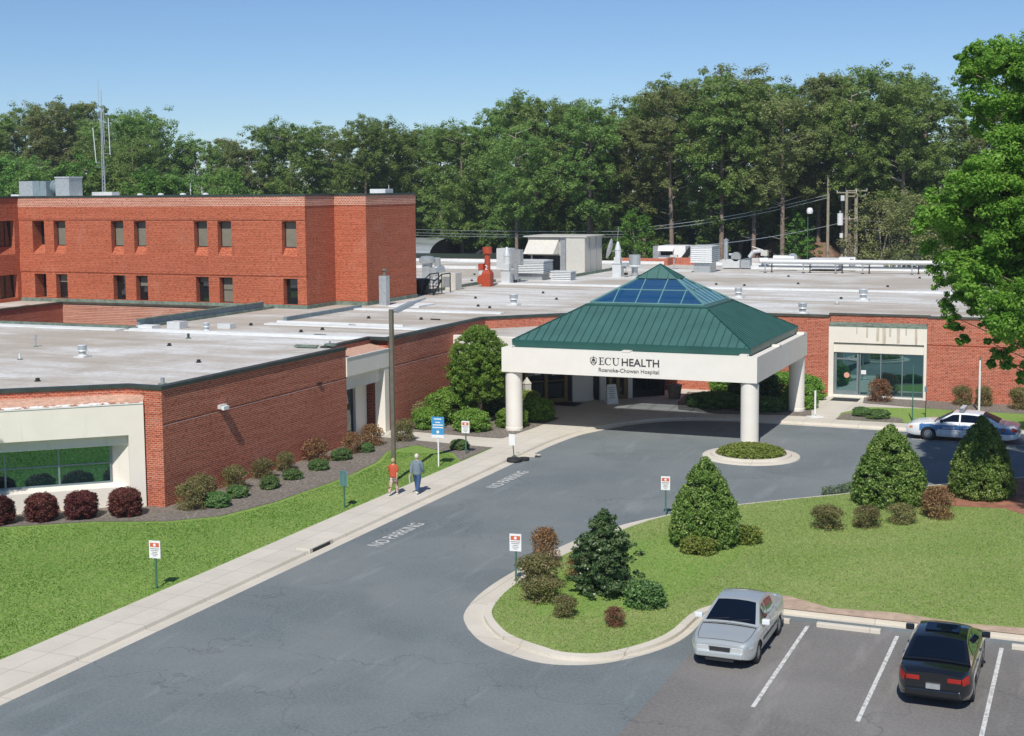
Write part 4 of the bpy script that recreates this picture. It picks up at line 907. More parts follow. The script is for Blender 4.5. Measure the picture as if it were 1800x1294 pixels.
BT = [(-2.76, 55.64, 8.93, 0.71), (-4.87, 54.74, 12.96, 0.8), (-3.52, 58.08, 7.9, 0.55), (-4.41, 55.8, 13.68, 0.54), (-3.0, 57.29, 15.24, 0.51), (-4.58, 55.78, 9.0, 0.56), (-4.27, 54.56, 12.79, 0.56), (-2.37, 55.97, 18.06, 0.89), (-2.21, 56.72, 14.14, 0.94), (-3.5, 57.69, 11.06, 0.63), (-3.45, 58.47, 11.35, 0.94), (-3.26, 57.35, 8.78, 0.51), (-2.71, 56.42, 14.12, 0.73), (-2.11, 54.5, 15.1, 0.65), (-4.99, 58.19, 11.09, 0.94), (-2.85, 55.53, 17.37, 0.72), (-4.61, 57.96, 12.15, 0.48), (-4.7, 57.94, 13.47, 0.79), (-5.26, 56.88, 8.98, 0.65), (-3.29, 57.29, 12.84, 0.81), (-2.53, 56.17, 14.77, 0.63), (-3.41, 56.0, 9.18, 0.94), (-2.57, 56.64, 12.79, 0.83), (-5.25, 54.67, 12.95, 0.45), (-4.17, 54.58, 13.16, 0.89), (-4.24, 57.42, 12.99, 0.76), (-4.35, 56.96, 12.04, 0.7), (-5.64, 55.26, 12.2, 0.8), (-1.86, 55.68, 9.73, 0.95), (-4.37, 55.6, 12.24, 0.68), (-2.21, 54.5, 14.52, 0.52), (-1.89, 56.95, 7.77, 0.56), (-3.08, 56.53, 15.13, 0.77), (-4.7, 54.77, 9.04, 0.44), (-3.53, 55.5, 15.88, 0.69), (-4.23, 57.72, 11.45, 0.74), (-2.24, 56.39, 17.43, 0.86), (-5.86, 58.4, 11.73, 0.54), (-5.06, 55.63, 11.96, 0.74), (-2.86, 57.12, 10.68, 0.7), (-4.23, 58.49, 16.28, 0.81), (-2.35, 56.83, 8.97, 0.61), (-4.19, 55.35, 9.83, 0.47), (-1.99, 54.79, 15.32, 0.57), (-5.35, 55.66, 12.1, 0.45), (-2.34, 55.9, 13.6, 0.46), (-2.52, 58.14, 13.25, 0.56), (-2.65, 57.14, 17.66, 0.54), (-4.87, 56.73, 12.2, 0.86), (-4.47, 56.83, 16.26, 0.78), (-2.27, 55.91, 16.76, 0.49), (-3.1, 55.16, 8.56, 0.55), (-4.58, 57.9, 17.51, 0.94), (-4.86, 57.18, 18.02, 0.45), (-2.47, 55.38, 15.39, 0.43), (-4.87, 57.45, 17.45, 0.58), (-2.1, 57.6, 17.13, 0.89), (-3.82, 54.91, 12.33, 0.71), (-2.09, 56.64, 10.87, 0.88), (-2.84, 57.56, 16.47, 0.72), (-2.93, 56.1, 13.44, 0.95), (-3.56, 57.35, 11.84, 0.56), (-3.34, 55.19, 13.85, 0.68), (-2.88, 58.21, 14.74, 0.59), (-3.77, 54.59, 14.14, 0.8), (-2.29, 56.29, 13.34, 0.67), (-4.43, 56.46, 10.55, 0.43), (-4.53, 54.55, 13.77, 0.43), (-4.41, 54.97, 13.43, 0.61), (-5.22, 57.56, 10.56, 0.88), (-3.92, 54.79, 9.04, 0.81), (-4.25, 58.11, 11.47, 0.57), (-1.92, 54.75, 14.79, 0.7), (-3.14, 57.82, 10.96, 0.55), (-2.19, 55.85, 8.89, 0.57), (-4.0, 56.45, 17.44, 0.89), (-3.98, 57.71, 10.7, 0.54), (-4.84, 55.52, 12.9, 0.49), (-4.65, 56.74, 9.92, 0.68), (-3.19, 56.75, 14.11, 0.43), (-2.27, 55.9, 16.44, 0.97), (-2.81, 57.96, 12.55, 0.86), (-2.75, 54.98, 17.23, 0.92), (-3.19, 55.94, 17.82, 0.51), (-2.67, 55.66, 13.06, 0.72), (-4.2, 56.91, 11.48, 0.61), (-3.12, 55.02, 14.69, 0.68), (-2.4, 57.69, 9.79, 0.75), (-4.22, 54.64, 17.54, 0.45), (-3.09, 57.74, 7.61, 0.51), (-4.36, 58.42, 18.05, 0.49), (-3.32, 55.44, 11.4, 0.73), (-6.04, 54.61, 11.81, 0.43), (-5.24, 56.31, 11.75, 0.94), (-4.94, 58.35, 9.78, 0.89), (-2.9, 56.04, 8.74, 0.94), (-4.66, 57.38, 10.12, 0.44), (-5.52, 56.18, 11.92, 0.55), (-3.82, 57.2, 9.95, 0.43), (-2.54, 57.64, 17.57, 0.86), (-1.97, 57.69, 11.92, 0.69), (-4.82, 58.5, 12.28, 0.86), (-6.1, 57.34, 11.57, 0.66), (-2.22, 57.08, 9.59, 0.5), (-2.52, 54.94, 8.82, 0.94), (-4.41, 57.16, 15.22, 0.54), (-2.47, 55.17, 14.13, 0.69), (-4.28, 56.92, 17.46, 0.48), (-2.82, 58.34, 11.21, 0.56), (-2.25, 57.03, 10.35, 0.49), (-2.96, 56.3, 12.1, 0.78), (-3.46, 57.86, 16.96, 0.92), (-2.15, 56.72, 16.5, 0.52), (-2.76, 57.64, 15.85, 0.54), (-4.19, 57.74, 11.96, 0.75), (-3.21, 58.49, 15.97, 0.63), (-3.3, 55.85, 10.47, 0.54), (-3.06, 54.78, 11.89, 0.93), (-1.95, 54.9, 12.93, 0.59), (-2.72, 56.65, 13.74, 0.53), (-1.85, 55.19, 9.03, 0.44), (-4.11, 56.7, 10.15, 0.97), (-3.05, 57.2, 15.86, 0.64), (-4.23, 57.66, 9.81, 0.8), (-2.08, 55.72, 15.59, 0.56), (-2.75, 55.44, 10.91, 0.84), (-3.09, 57.3, 10.2, 0.63), (-3.52, 55.25, 12.33, 0.93), (-3.41, 55.28, 14.38, 0.94), (-3.92, 57.1, 10.81, 0.5), (-3.6, 55.05, 8.14, 0.59), (-2.68, 54.92, 17.56, 0.54), (-1.94, 57.89, 9.41, 0.48), (-2.04, 56.42, 9.39, 0.9), (-2.77, 55.61, 7.6, 0.92), (-4.97, 58.35, 17.43, 0.63), (-3.52, 56.05, 17.09, 0.53), (-2.17, 55.35, 12.64, 0.57), (-5.61, 54.92, 12.42, 0.54), (-2.14, 58.31, 18.39, 0.62), (-4.97, 55.93, 12.95, 0.75), (-3.75, 56.53, 10.02, 0.45), (-3.06, 54.54, 8.03, 0.95), (-4.81, 56.13, 9.7, 0.9), (-2.78, 56.92, 7.07, 0.6), (-2.95, 57.81, 9.5, 0.49), (-4.68, 55.13, 9.61, 0.6), (-3.73, 58.08, 8.66, 0.58), (-3.88, 54.66, 12.05, 0.5), (-4.45, 58.4, 11.05, 0.73), (-3.84, 55.11, 13.74, 0.53), (-3.8, 55.71, 11.24, 0.86), (-4.03, 57.94, 12.76, 0.48), (-3.91, 56.59, 13.08, 0.71), (-3.78, 56.27, 18.02, 0.62), (-2.94, 55.71, 17.77, 0.51), (-4.97, 57.37, 10.12, 0.64), (-4.44, 56.53, 13.85, 0.48), (-4.36, 56.92, 12.65, 0.49), (-3.73, 55.6, 12.91, 0.49), (-3.99, 55.21, 10.16, 0.78), (-2.56, 58.17, 17.16, 0.74), (-2.07, 57.09, 14.7, 0.73), (-3.52, 55.6, 11.89, 0.72), (-2.24, 55.3, 17.45, 0.46), (-5.84, 57.54, 11.65, 0.49), (-2.24, 57.65, 13.36, 0.79), (-5.04, 56.64, 8.61, 0.45), (-5.47, 57.51, 11.47, 0.86), (-3.94, 54.67, 10.96, 0.66), (-4.03, 55.65, 17.5, 0.44), (-2.11, 58.24, 17.57, 0.8), (-2.48, 57.45, 10.94, 0.68), (-4.06, 54.97, 16.13, 0.62), (-2.18, 54.83, 15.73, 0.88), (-3.22, 57.12, 9.49, 0.81), (-2.97, 55.66, 14.35, 0.75), (-3.4, 58.05, 17.82, 0.65), (-3.43, 54.95, 12.71, 0.7), (-3.76, 55.02, 14.8, 0.54), (-4.38, 56.7, 8.43, 0.45), (-3.2, 56.97, 11.81, 0.64), (-2.03, 56.89, 15.37, 0.97), (-3.05, 55.92, 15.67, 0.73), (-5.41, 55.07, 10.23, 0.46), (-1.53, 56.66, 11.26, 1.39), (-1.53, 55.11, 12.51, 1.28), (0.98, 59.94, 13.58, 0.94), (2.02, 55.85, 13.24, 1.19), (2.7, 54.16, 11.53, 0.64), (-0.16, 53.75, 10.53, 1.29), (4.74, 59.51, 14.74, 0.77), (-1.07, 54.83, 10.36, 0.88), (-0.58, 54.77, 15.89, 0.79), (0.8, 60.61, 9.76, 0.98), (-1.5, 58.05, 8.94, 1.22), (1.81, 51.05, 11.12, 0.79), (-1.83, 55.46, 16.32, 0.83), (0.3, 50.12, 16.48, 0.82), (2.99, 61.2, 14.98, 0.73), (2.8, 63.7, 8.93, 1.05), (1.45, 52.63, 16.05, 1.33), (1.02, 58.19, 12.88, 0.68), (0.45, 57.46, 9.36, 1.22), (1.86, 59.63, 9.3, 0.89), (1.53, 51.45, 14.86, 1.1), (-1.86, 56.76, 12.72, 1.19), (3.24, 50.67, 15.06, 0.92), (-0.2, 60.14, 9.46, 1.12), (2.76, 50.37, 16.08, 0.66), (2.41, 58.65, 16.87, 1.18), (0.98, 58.34, 15.13, 1.31), (-0.96, 62.84, 9.79, 1.16), (-1.43, 61.37, 15.77, 1.26), (0.75, 62.9, 13.24, 0.83), (2.07, 59.71, 10.05, 1.22), (2.3, 55.6, 12.59, 0.94), (3.36, 59.73, 12.32, 1.09), (1.47, 59.98, 18.13, 0.94), (-1.14, 58.54, 18.47, 0.91), (-1.72, 55.8, 18.21, 0.89), (-0.85, 58.46, 9.75, 1.3), (-0.24, 58.23, 8.44, 0.67), (-1.38, 62.0, 12.14, 1.14), (1.03, 63.34, 14.49, 1.29), (-1.37, 59.9, 11.9, 0.63), (2.43, 54.03, 14.6, 1.09), (2.8, 50.64, 13.64, 1.09), (-0.73, 61.67, 15.37, 0.66), (-0.82, 51.88, 12.89, 0.99), (0.58, 60.05, 10.02, 0.77), (-0.03, 50.32, 17.23, 0.63), (-0.15, 60.7, 9.36, 0.73), (4.08, 53.76, 11.83, 0.82), (1.95, 62.48, 10.07, 0.95), (4.22, 61.76, 13.77, 1.14), (-1.55, 58.49, 11.83, 1.32), (2.26, 54.96, 11.02, 1.25), (-1.75, 57.73, 15.33, 0.87), (-0.46, 61.96, 13.69, 1.04), (2.02, 60.2, 17.66, 0.91), (4.49, 63.28, 13.56, 0.81), (0.45, 52.67, 15.31, 1.21), (3.87, 51.84, 12.18, 0.81), (-1.24, 58.0, 13.0, 0.89), (4.04, 62.92, 13.23, 1.06), (-1.62, 57.11, 9.67, 0.76), (2.62, 60.67, 17.18, 1.17), (5.16, 62.07, 13.27, 0.68), (0.53, 52.6, 9.91, 1.19), (0.74, 60.41, 15.76, 1.2), (0.83, 57.67, 13.27, 0.73), (2.86, 58.6, 13.21, 1.14), (-0.08, 50.97, 14.86, 0.93), (-0.63, 62.67, 12.82, 1.25), (-0.29, 53.61, 16.41, 1.36), (1.47, 56.93, 15.88, 1.03), (-1.65, 56.33, 14.27, 0.86), (2.44, 56.09, 11.4, 0.69), (4.06, 60.19, 10.53, 1.32), (2.19, 62.91, 11.75, 0.8), (-0.13, 63.25, 18.71, 1.04), (4.7, 62.94, 12.7, 1.22), (2.76, 54.4, 12.39, 1.23), (-0.66, 62.66, 18.67, 1.06), (0.11, 51.57, 14.5, 0.77), (-0.13, 63.15, 12.79, 1.12), (2.61, 57.6, 16.31, 1.14), (1.69, 56.95, 10.11, 0.66), (0.09, 63.07, 12.03, 1.02), (-1.09, 59.63, 8.67, 1.41), (0.43, 61.49, 9.03, 1.44), (-0.54, 61.97, 10.45, 1.28), (1.88, 55.02, 17.38, 0.76), (-0.71, 50.39, 11.73, 1.37), (-0.46, 56.42, 12.13, 0.94), (1.97, 52.65, 11.77, 1.15), (3.67, 54.75, 12.43, 0.88), (0.32, 57.85, 11.84, 0.85), (1.44, 61.2, 14.78, 0.66), (-0.33, 56.82, 13.61, 1.13), (1.45, 61.99, 10.92, 1.12), (1.06, 56.44, 9.67, 0.9), (-1.19, 51.58, 14.12, 0.83), (-1.52, 57.47, 9.3, 0.65), (-0.96, 51.96, 11.22, 0.96), (-0.43, 55.37, 9.31, 1.36), (-1.56, 58.17, 14.3, 0.72), (2.48, 58.67, 11.73, 0.92), (2.77, 60.8, 15.21, 1.19), (-5.3, 56.5, 17.85, 0.35), (-5.08, 56.5, 17.3, 0.4), (-4.69, 56.5, 18.14, 0.35), (-4.04, 56.5, 18.26, 0.4), (-3.56, 56.5, 17.98, 0.4), (-5.18, 56.5, 16.99, 0.4), (-5.06, 56.5, 16.44, 0.4), (-5.01, 56.5, 15.8, 0.35), (-4.79, 56.5, 15.21, 0.4), (-6.24, 56.5, 12.55, 0.4), (-6.61, 56.5, 11.83, 0.4), (-6.69, 56.5, 11.34, 0.4), (-6.38, 56.5, 10.68, 0.45), (-6.08, 56.5, 9.79, 0.4), (-5.85, 56.5, 9.13, 0.4), (-5.65, 56.5, 8.47, 0.4), (-5.47, 56.5, 7.91, 0.4), (-5.33, 56.5, 7.47, 0.3), (-5.07, 56.5, 7.04, 0.25), (-3.5, 56.5, 7.2, 0.45), (-3.59, 56.5, 6.54, 0.4), (-3.89, 56.5, 6.08, 0.2), (-3.37, 56.5, 6.1, 0.3), (-4.63, 56.5, 8.16, 0.3), (-4.14, 56.5, 7.62, 0.3), (-4.12, 56.5, 6.96, 0.15), (-2.84, 56.5, 7.0, 0.3), (-2.75, 56.5, 5.91, 0.35), (-2.74, 56.5, 5.47, 0.3)]

# ================================================================== ROOFTOP EQUIPMENT
ZR = 5.02
def turbine_vent():
    t = thing('roof_vent', 'x', 'roof vent', (0, 0, 0), group='round metal vents on the flat roofs')
    m = MB(); m.box(-.42, -.42, 0, .42, .42, .10, 'galv_white'); m.cyl((0, 0), .34, .10, .22, 'galv_white', 20, .22); m.build('base', t)
    m = MB(); m.cyl((0, 0), .24, .22, .42, 'galv', 20); m.lathe((0, 0, 0), [(.30, .40), (.34, .44), (.30, .50)], 'galv_white', 20); m.build('neck', t)
    m = MB(); m.cyl((0, 0), .30, .50, .80, 'galv', 24, .29); m.lathe((0, 0, 0), [(.31, .78), (.30, .84), (.0, .87)], 'galv_white', 24); m.build('cap', t, smooth=True)
    return t
tv = turbine_vent()
vents = [((-45.6, 53.8), .72, 'stacked pale metal vent on the flat roof of the near left wing'), ((-47.1, 66.1), .62, 'short round metal vent on the roof beside the grey courtyard parapet'),
         ((-37.25, 87.8), .95, 'round metal vent on the roof behind the clipped round tree'), ((-17.3, 86.9), .88, 'round metal vent at the brick roof edge right of the green canopy roof'),
         ((-15.4, 98.4), 1.0, 'round metal vent on the right roof above the stained cream panel'), ((-24.2, 98.4), .9, 'metal vent half hidden behind the right slope of the skylight')]
for k, ((x, y), s_, lab) in enumerate(vents):
    if k == 0: tv.location = (x, y, ZR); tv['label'] = lab; tv.scale = (s_,)*3
    else: dup(tv, (x, y, ZR), label=lab, scale=s_)
m = MB(); m.cyl((0, 0), .09, 0, .14, 'black', 10); m.cyl((0, 0), .14, 0, .03, 'dark_metal', 10)
drain = tag(m.build('roof_drain', origin=(0, 0, 0)), 'small black drain stub sticking out of the pale flat roof', 'roof drain', 'black drain stubs on the flat roofs')
dots = [(-42.27, 92.5), (-39.2, 86.2), (-39.35, 98.5), (-36.2, 93.2), (-42.1, 76.1), (-46.7, 70.0), (-41.2, 69.0), (-41.7, 67.5), (-44.6, 59.3), (-38.9, 53.9), (-41.6, 46.2), (-29.2, 111.2), (-26.7, 110.5), (-25.7, 122.7), (-23, 113.6), (-17.1, 99.5), (-15.7, 112.3), (-14.6, 123.4), (-37.9, 85.2), (-38.6, 76.4), (-50.6, 110), (-54, 118)]
for k, (x, y) in enumerate(dots):
    if k == 0: drain.location = (x, y, ZR)
    else: c = drain.copy(); COL.objects.link(c); c.location = (x, y, ZR)
def vpipe(x, y, h, r, mat, lab, cap=False, name='vent_pipe'):
    m = MB(); m.cyl((x, y), r, ZR, ZR+h, mat, 10); m.cyl((x, y), r*2.2, ZR, ZR+.04, 'flash', 12)
    if cap: m.cyl((x, y), r*1.7, ZR+h-.08, ZR+h+.06, mat, 12)
    tag(m.build(name, origin=(x, y, ZR)), lab, 'vent pipe')
vpipe(-51.1, 56.7, .55, .05, 'galv', 'thin vent pipe with a dark cap at the far left of the near roof', True)
vpipe(-47.85, 52.0, .30, .06, 'galv_white', 'short white vent pipe nearest the left frame edge on the near roof')
vpipe(-45.8, 62.6, .28, .07, 'coping', 'short dark green pipe near the courtyard edge of the near roof')
vpipe(-35.9, 47.2, .28, .09, 'galv', 'small grey pipe stub right behind the near brick corner of the roof')
vpipe(-36.6, 62.0, .25, .05, 'galv', 'tiny pipe at the roof edge above the side entrance')
vpipe(-37.6, 88.9, .35, .07, 'galv', 'pale pipe stub between two drains behind the round tree')
vpipe(-16.6, 95.0, .35, .08, 'galv_white', 'small white pipe in front of the right roof vent')
# white boxes on the near roof
m = MB(); m.box(-50.3, 66.7, ZR, -49.4, 67.5, ZR+.42, 'galv_white'); tag(m.build('roof_box', origin=(-50, 67, ZR), bevel=.02), 'small white box against the grey courtyard parapet on the roof', 'roof box')
m = MB(); m.box(-47.5, 67.7, ZR, -46.6, 68.3, ZR+.3, 'galv_white'); tag(m.build('roof_box', origin=(-47, 68, ZR), bevel=.02), 'low white box behind the short round vent on the roof', 'roof box')
m = MB()
for z in (.0, .08, .16): m.box(-37.9, 60.6+z, ZR+.05+z*.3, -36.6, 60.75+z, ZR+.10+z*.3, 'flash')
m.cyl((-36.3, 61.6), .34, ZR+.05, ZR+.16, 'flash', 18)
tag(m.build('roof_ladder_hatch', origin=(-37, 61, ZR)), 'low green metal piece lying on the roof corner above the side entrance', 'roof hatch')
for x, y, L, lab in ((-40.1, 66.3, .8, 'dark strip lying on the roof beside two black drains, nearer the camera'), (-41.0, 71.7, .5, 'thin dark strip lying just beyond the white roof seam'), (-38.0, 76.5, .7, 'dark debris strip on the roof left of the lamp post')):
    m = MB(); m.tube((x, y, ZR+.04), (x+L, y-.1, ZR+.04), .035, 'dark_metal'); tag(m.build('metal_strip', origin=(x, y, ZR)), lab, 'metal strip')
# grey box flue in front of the tower
t = thing('metal_flue', 'tall square grey metal flue with a small vent on top before the brick wing', 'flue', (-45.9, 85.2, ZR))
m = MB(); m.box(-46.15, 84.95, ZR, -45.6, 85.5, ZR+2.05, 'galv'); m.build('duct', t, bevel=.015)
m = MB(); m.cyl((-45.86, 85.25), .13, ZR+2.05, ZR+2.4, 'pole_brown', 12); m.lathe((-45.86, 85.25, ZR+2.35), [(.13, 0), (.22, .06), (.20, .16), (.0, .2)], 'pole_brown', 12); m.build('cap', t)
# white platform
m = MB(); m.box(-44.9, 84.0, ZR, -42.6, 86.6, ZR+.12, 'seam'); tag(m.build('roof_pad', origin=(-44, 85, ZR)), 'flat white square pad on the roof beside the grey flue', 'roof pad')
# black stair / crossover
t = thing('roof_stair', 'black metal crossover stair with railings next to the corner of the brick wing', 'stair', (-47.3, 95.5, ZR))
m = MB()
for k in range(5): m.box(-47.6+.0, 94.4+.28*k, ZR+.22*(k+1)-.04, -46.6, 94.68+.28*k, ZR+.22*(k+1), 'dark_metal')
m.build('treads', t)
for x in (-47.6, -46.6):
    m = MB(); m.path([(x, 94.3, ZR), (x, 94.3, ZR+.95), (x, 95.8, ZR+1.5), (x, 97.3, ZR+1.5), (x, 97.3, ZR)], .045, 'dark_metal'); m.tube((x, 94.3, ZR), (x, 95.8, ZR+1.1), .06, 'dark_metal'); m.tube((x, 95.8, ZR), (x, 95.8, ZR+1.5), .04, 'dark_metal'); m.tube((x, 94.3, ZR+.6), (x, 95.8, ZR+1.15), .03, 'dark_metal'); m.build('railing', t)
m = MB(); m.cyl((-48.4, 95.6), .75, ZR, ZR+1.15, 'dark_metal', 18); tag(m.build('roof_tank', origin=(-48.4, 95.6, ZR), smooth=True), 'dark round tank in the shade beside the black roof stair', 'tank')
m = MB(); m.box(-48.6, 99.5, ZR, -47.2, 100.7, ZR+1.35, 'beige_metal'); m.box(-48.3, 99.44, ZR+.3, -47.6, 99.5, ZR+1.1, 'galv'); tag(m.build('equipment_box', origin=(-48, 100, ZR), bevel=.02), 'white boxy fan housing right behind the black roof stair', 'equipment')
# centrifugal fan left
t = thing('exhaust_fan', 'tall galvanised exhaust fan with a round head, right behind the corner of the brick wing', 'exhaust fan', (-54.0, 108.2, ZR))
m = MB(); m.cyl((-54.0, 108.2), .45, ZR+.0, ZR+1.5, 'galv', 18); m.build('stack', t, smooth=True)
m = MB(); m.lathe((-54.0, 108.2, ZR+1.5), [(.45, 0), (.7, .15), (.72, .5), (.5, .7), (0, .75)], 'galv', 20); m.build('head', t, smooth=True)
m = MB(); m.tube((-53.3, 107.9, ZR+.9), (-52.9, 108.9, ZR+1.0), .42, 'galv', 18); m.tube((-53.1, 108.4, ZR+1.3), (-53.1, 108.4, ZR+2.1), .26, 'galv', 14); m.build('blower', t, smooth=True)
m = MB(); m.cyl((-53.9, 119.4), .32, ZR, ZR+.55, 'galv_white', 16); m.lathe((-53.9, 119.4, ZR+.55), [(.5, 0), (.5, .15), (0, .3)], 'galv_white', 16); tag(m.build('roof_vent', origin=(-53.9, 119.4, ZR), smooth=True), 'small white mushroom vent on the far roof right of the galvanised fan', 'roof vent')
m = MB(); m.box(-51.5, 104.6, ZR+.3, -50.4, 105.3, ZR+.6, 'galv'); m.box(-51.3, 104.8, ZR, -50.6, 105.1, ZR+.3, 'galv'); tag(m.build('roof_box', origin=(-51, 105, ZR)), 'small low grey box on the roof right of the black stair', 'roof box')
# red-orange stack marked 2
t = thing('red_exhaust_stack', 'red orange painted exhaust stack marked with a white number 2', 'exhaust stack', (-46.6, 104.4, ZR)); X, Y = -46.6, 104.4
m = MB(); m.box(X-.38, Y-.38, ZR, X+.38, Y+.38, ZR+1.05, 'red_paint'); q = .3
m.face([(X-.38, Y-.38, ZR+1.05), (X+.38, Y-.38, ZR+1.05), (X+.24, Y-.28, ZR+1.35), (X-.24, Y-.28, ZR+1.35)], 'red_paint'); m.face([(X+.38, Y-.38, ZR+1.05), (X+.38, Y+.38, ZR+1.05), (X+.24, Y+.28, ZR+1.35), (X+.24, Y-.28, ZR+1.35)], 'red_paint'); m.face([(X-.38, Y+.38, ZR+1.05), (X-.38, Y-.38, ZR+1.05), (X-.24, Y-.28, ZR+1.35), (X-.24, Y+.28, ZR+1.35)], 'red_paint')
m.build('base', t)
m = MB(); m.cyl((X, Y), .24, ZR+1.30, ZR+2.8, 'red_paint', 18); m.lathe((X, Y, ZR), [(.26, 1.85), (.28, 1.88), (.26, 1.91)], 'red_paint', 18); m.build('stack', t, smooth=True)
m = MB(); m.lathe((X, Y, ZR), [(.25, 2.62), (.39, 2.72), (.39, 3.22), (.34, 3.22), (.32, 2.8)], 'red_paint', 20); m.build('crown', t, smooth=True)
m = MB(); m.box(X-.68, Y-.35, ZR+1.35, X-.24, Y+.2, ZR+1.85, 'red_paint'); m.build('motor_box', t)
m = MB(); m.lathe((0, 0, 0), [(0, 0), (.38, 0), (.38, .35), (0, .35)], 'red_paint', 20)
m.v = [(X-.42+v[0], Y-.2-v[2]+.2, ZR+.55+v[1]) for v in m.v]; m.build('fan_scroll', t)
text_obj('number', '2', .55, (X+.0, Y-.26, ZR+1.55), (R(90), 0, 0), 'white', t, .012)
# white cone stacks
def cone_stack(x, y, h, lab):
    t = thing('white_exhaust_stack', lab, 'exhaust stack', (x, y, ZR), group='white cone topped exhaust stacks')
    m = MB(); m.box(x-.40, y-.4, ZR, x+.40, y+.4, ZR+h*.36, 'galv_white'); m.box(x-.43, y-.43, ZR+h*.36, x+.43, y+.43, ZR+h*.38, 'galv'); m.build('base', t)
    m = MB(); m.box(x-.29, y-.29, ZR+h*.38, x+.29, y+.29, ZR+h*.56, 'galv_white'); m.cyl((x, y), .27, ZR+h*.56, ZR+h*.76, 'galv_white', 16); m.build('stack', t)
    m = MB(); m.lathe((x, y, ZR+h*.76), [(.30, 0), (.30, .04), (.13, h*.20), (.10, h*.24)], 'galv_white', 16); m.build('cone', t, smooth=True)
    m = MB(); m.cyl((x+.75, y), .18, ZR+h*.05, ZR+h*.12, 'dark_metal', 12); m.tube((x+.75, y, ZR), (x+.75, y, ZR+h*.42), .05, 'galv'); m.box(x+.4, y-.2, ZR+h*.3, x+.95, y+.2, ZR+h*.40, 'galv'); m.build('motor', t)
cone_stack(-46.1, 107.3, 3.1, 'white cone topped exhaust stack right beside the red orange stack')
cone_stack(-40.25, 118.9, 3.15, 'white cone topped exhaust stack standing alone left of the green roof peak')
t = thing('duct_housing', 'white sheet metal duct box standing between the red stack and the cone stack', 'duct', (-46.4, 109.2, ZR))
m = MB(); m.box(-47.8, 109.0, ZR+1.2, -46.6, 110.2, ZR+2.9, 'galv_white'); m.build('box', t); m = MB(); m.box(-46.6, 109.2, ZR+1.5, -45.7, 109.9, ZR+2.8, 'galv'); m.build('louver', t)
pieces('leg', t, [(-47.3, 109.1, ZR, -46.9, 109.5, ZR+1.2, 'galv_white'), (-46.3, 109.1, ZR, -46.0, 109.5, ZR+1.5, 'galv')])
# cylinder fan right
t = thing('exhaust_fan', 'squat galvanised roof fan with a round drum beside the lone white stack', 'exhaust fan', (-39.0, 119.9, ZR))
m = MB(); m.tube((-39.0, 119.9, ZR), (-39.0, 119.9, ZR+.9), .28, 'galv', 14); m.lathe((-39, 119.9, ZR+.8), [(.3, 0), (.75, .1), (.75, .18), (.45, .25)], 'galv_white', 20); m.build('base', t)
m = MB(); m.cyl((-39.0, 119.9), .52, ZR+1.05, ZR+1.95, 'galv', 20); m.build('drum', t, smooth=True)
# louvered hoods
def louver_hood(name, x0, y0, x1, y1, zb_, z0_, z1_, lab, n=7, inset=.28, slat='galv_white'):
    t = thing(name, lab, 'louvered vent', ((x0+x1)/2, (y0+y1)/2, ZR))
    m = MB(); m.box(x0+inset, y0+inset, ZR+zb_, x1-inset, y1-inset, ZR+z0_, 'galv'); m.build('curb', t)
    m = MB(); h = (z1_-z0_)/n
    m.box(x0+.1, y0+.1, ZR+z0_, x1-.1, y1-.1, ZR+z1_-.03, 'galv')
    for k in range(n):
        zz = ZR+z0_+k*h
        A = [(x0, y0, zz), (x1, y0, zz), (x1, y1, zz), (x0, y1, zz)]; B = [(x0+.09, y0+.09, zz+h*.8), (x1-.09, y0+.09, zz+h*.8), (x1-.09, y1-.09, zz+h*.8), (x0+.09, y1-.09, zz+h*.8)]
        for a in range(4): b = (a+1) % 4; m.face([A[a], A[b], B[b], B[a]], slat)
    m.build('slats', t); m = MB(); m.box(x0-.02, y0-.02, ZR+z1_-.03, x1+.02, y1+.02, ZR+z1_+.05, slat); m.build('lid', t)
louver_hood('louvered_hood', -48.4, 112.3, -44.8, 114.6, 0, .62, 1.65, 'wide louvered metal hood in front of the beige air handler')
louver_hood('louvered_hood', -44.3, 112.6, -42.4, 114.0, 0, .0, .75, 'low small louvered box right of the wide hood', n=5, inset=.02)
louver_hood('louvered_hood', -35.7, 126.4, -33.6, 129.2, 0, .95, 2.45, 'tall square louvered hood behind the right side of the roof peak', n=8)
t = thing('rooftop_unit', 'low galvanised rooftop unit with small pipes behind the wide louvered hood', 'rooftop unit', (-48.6, 118.0, ZR))
m = MB(); m.box(-50.4, 117.0, ZR, -46.9, 118.8, ZR+1.5, 'galv'); m.build('housing', t, bevel=.03); m = MB(); m.box(-49.2, 116.94, ZR+.8, -48.1, 117.0, ZR+1.3, 'dark_metal'); m.build('grille', t)
# big beige air handler with rain hood
t = thing('air_handler', 'large beige rooftop air handler cabinet with a slanted rain hood on its left', 'air handler', (-46.5, 123.0, ZR))
m = MB(); m.box(-46.25, 121.6, ZR+.05, -44.4, 126.4, ZR+3.42, 'beige_metal'); m.box(-46.9, 121.75, ZR+.05, -46.25, 126.4, ZR+3.42, 'galv'); m.build('cabinet', t, bevel=.02)
m = MB(); m.box(-50.2, 121.9, ZR+1.7, -46.9, 126.3, ZR+3.40, 'beige_metal'); m.box(-50.2, 122.6, ZR+.2, -46.9, 126.3, ZR+1.7, 'galv'); m.box(-50.0, 122.52, ZR+.3, -47.2, 122.6, ZR+1.7, 'glass_dark'); m.build('intake_section', t)
m = MB(); a = [(-50.0, 121.88, ZR+3.38), (-47.0, 121.88, ZR+3.38), (-47.3, 120.9, ZR+1.85), (-50.3, 120.9, ZR+1.85)]; m.face(a[::-1], 'beige_metal'); m.face([(x, y+.04, z-.03) for x, y, z in a], 'beige_metal')
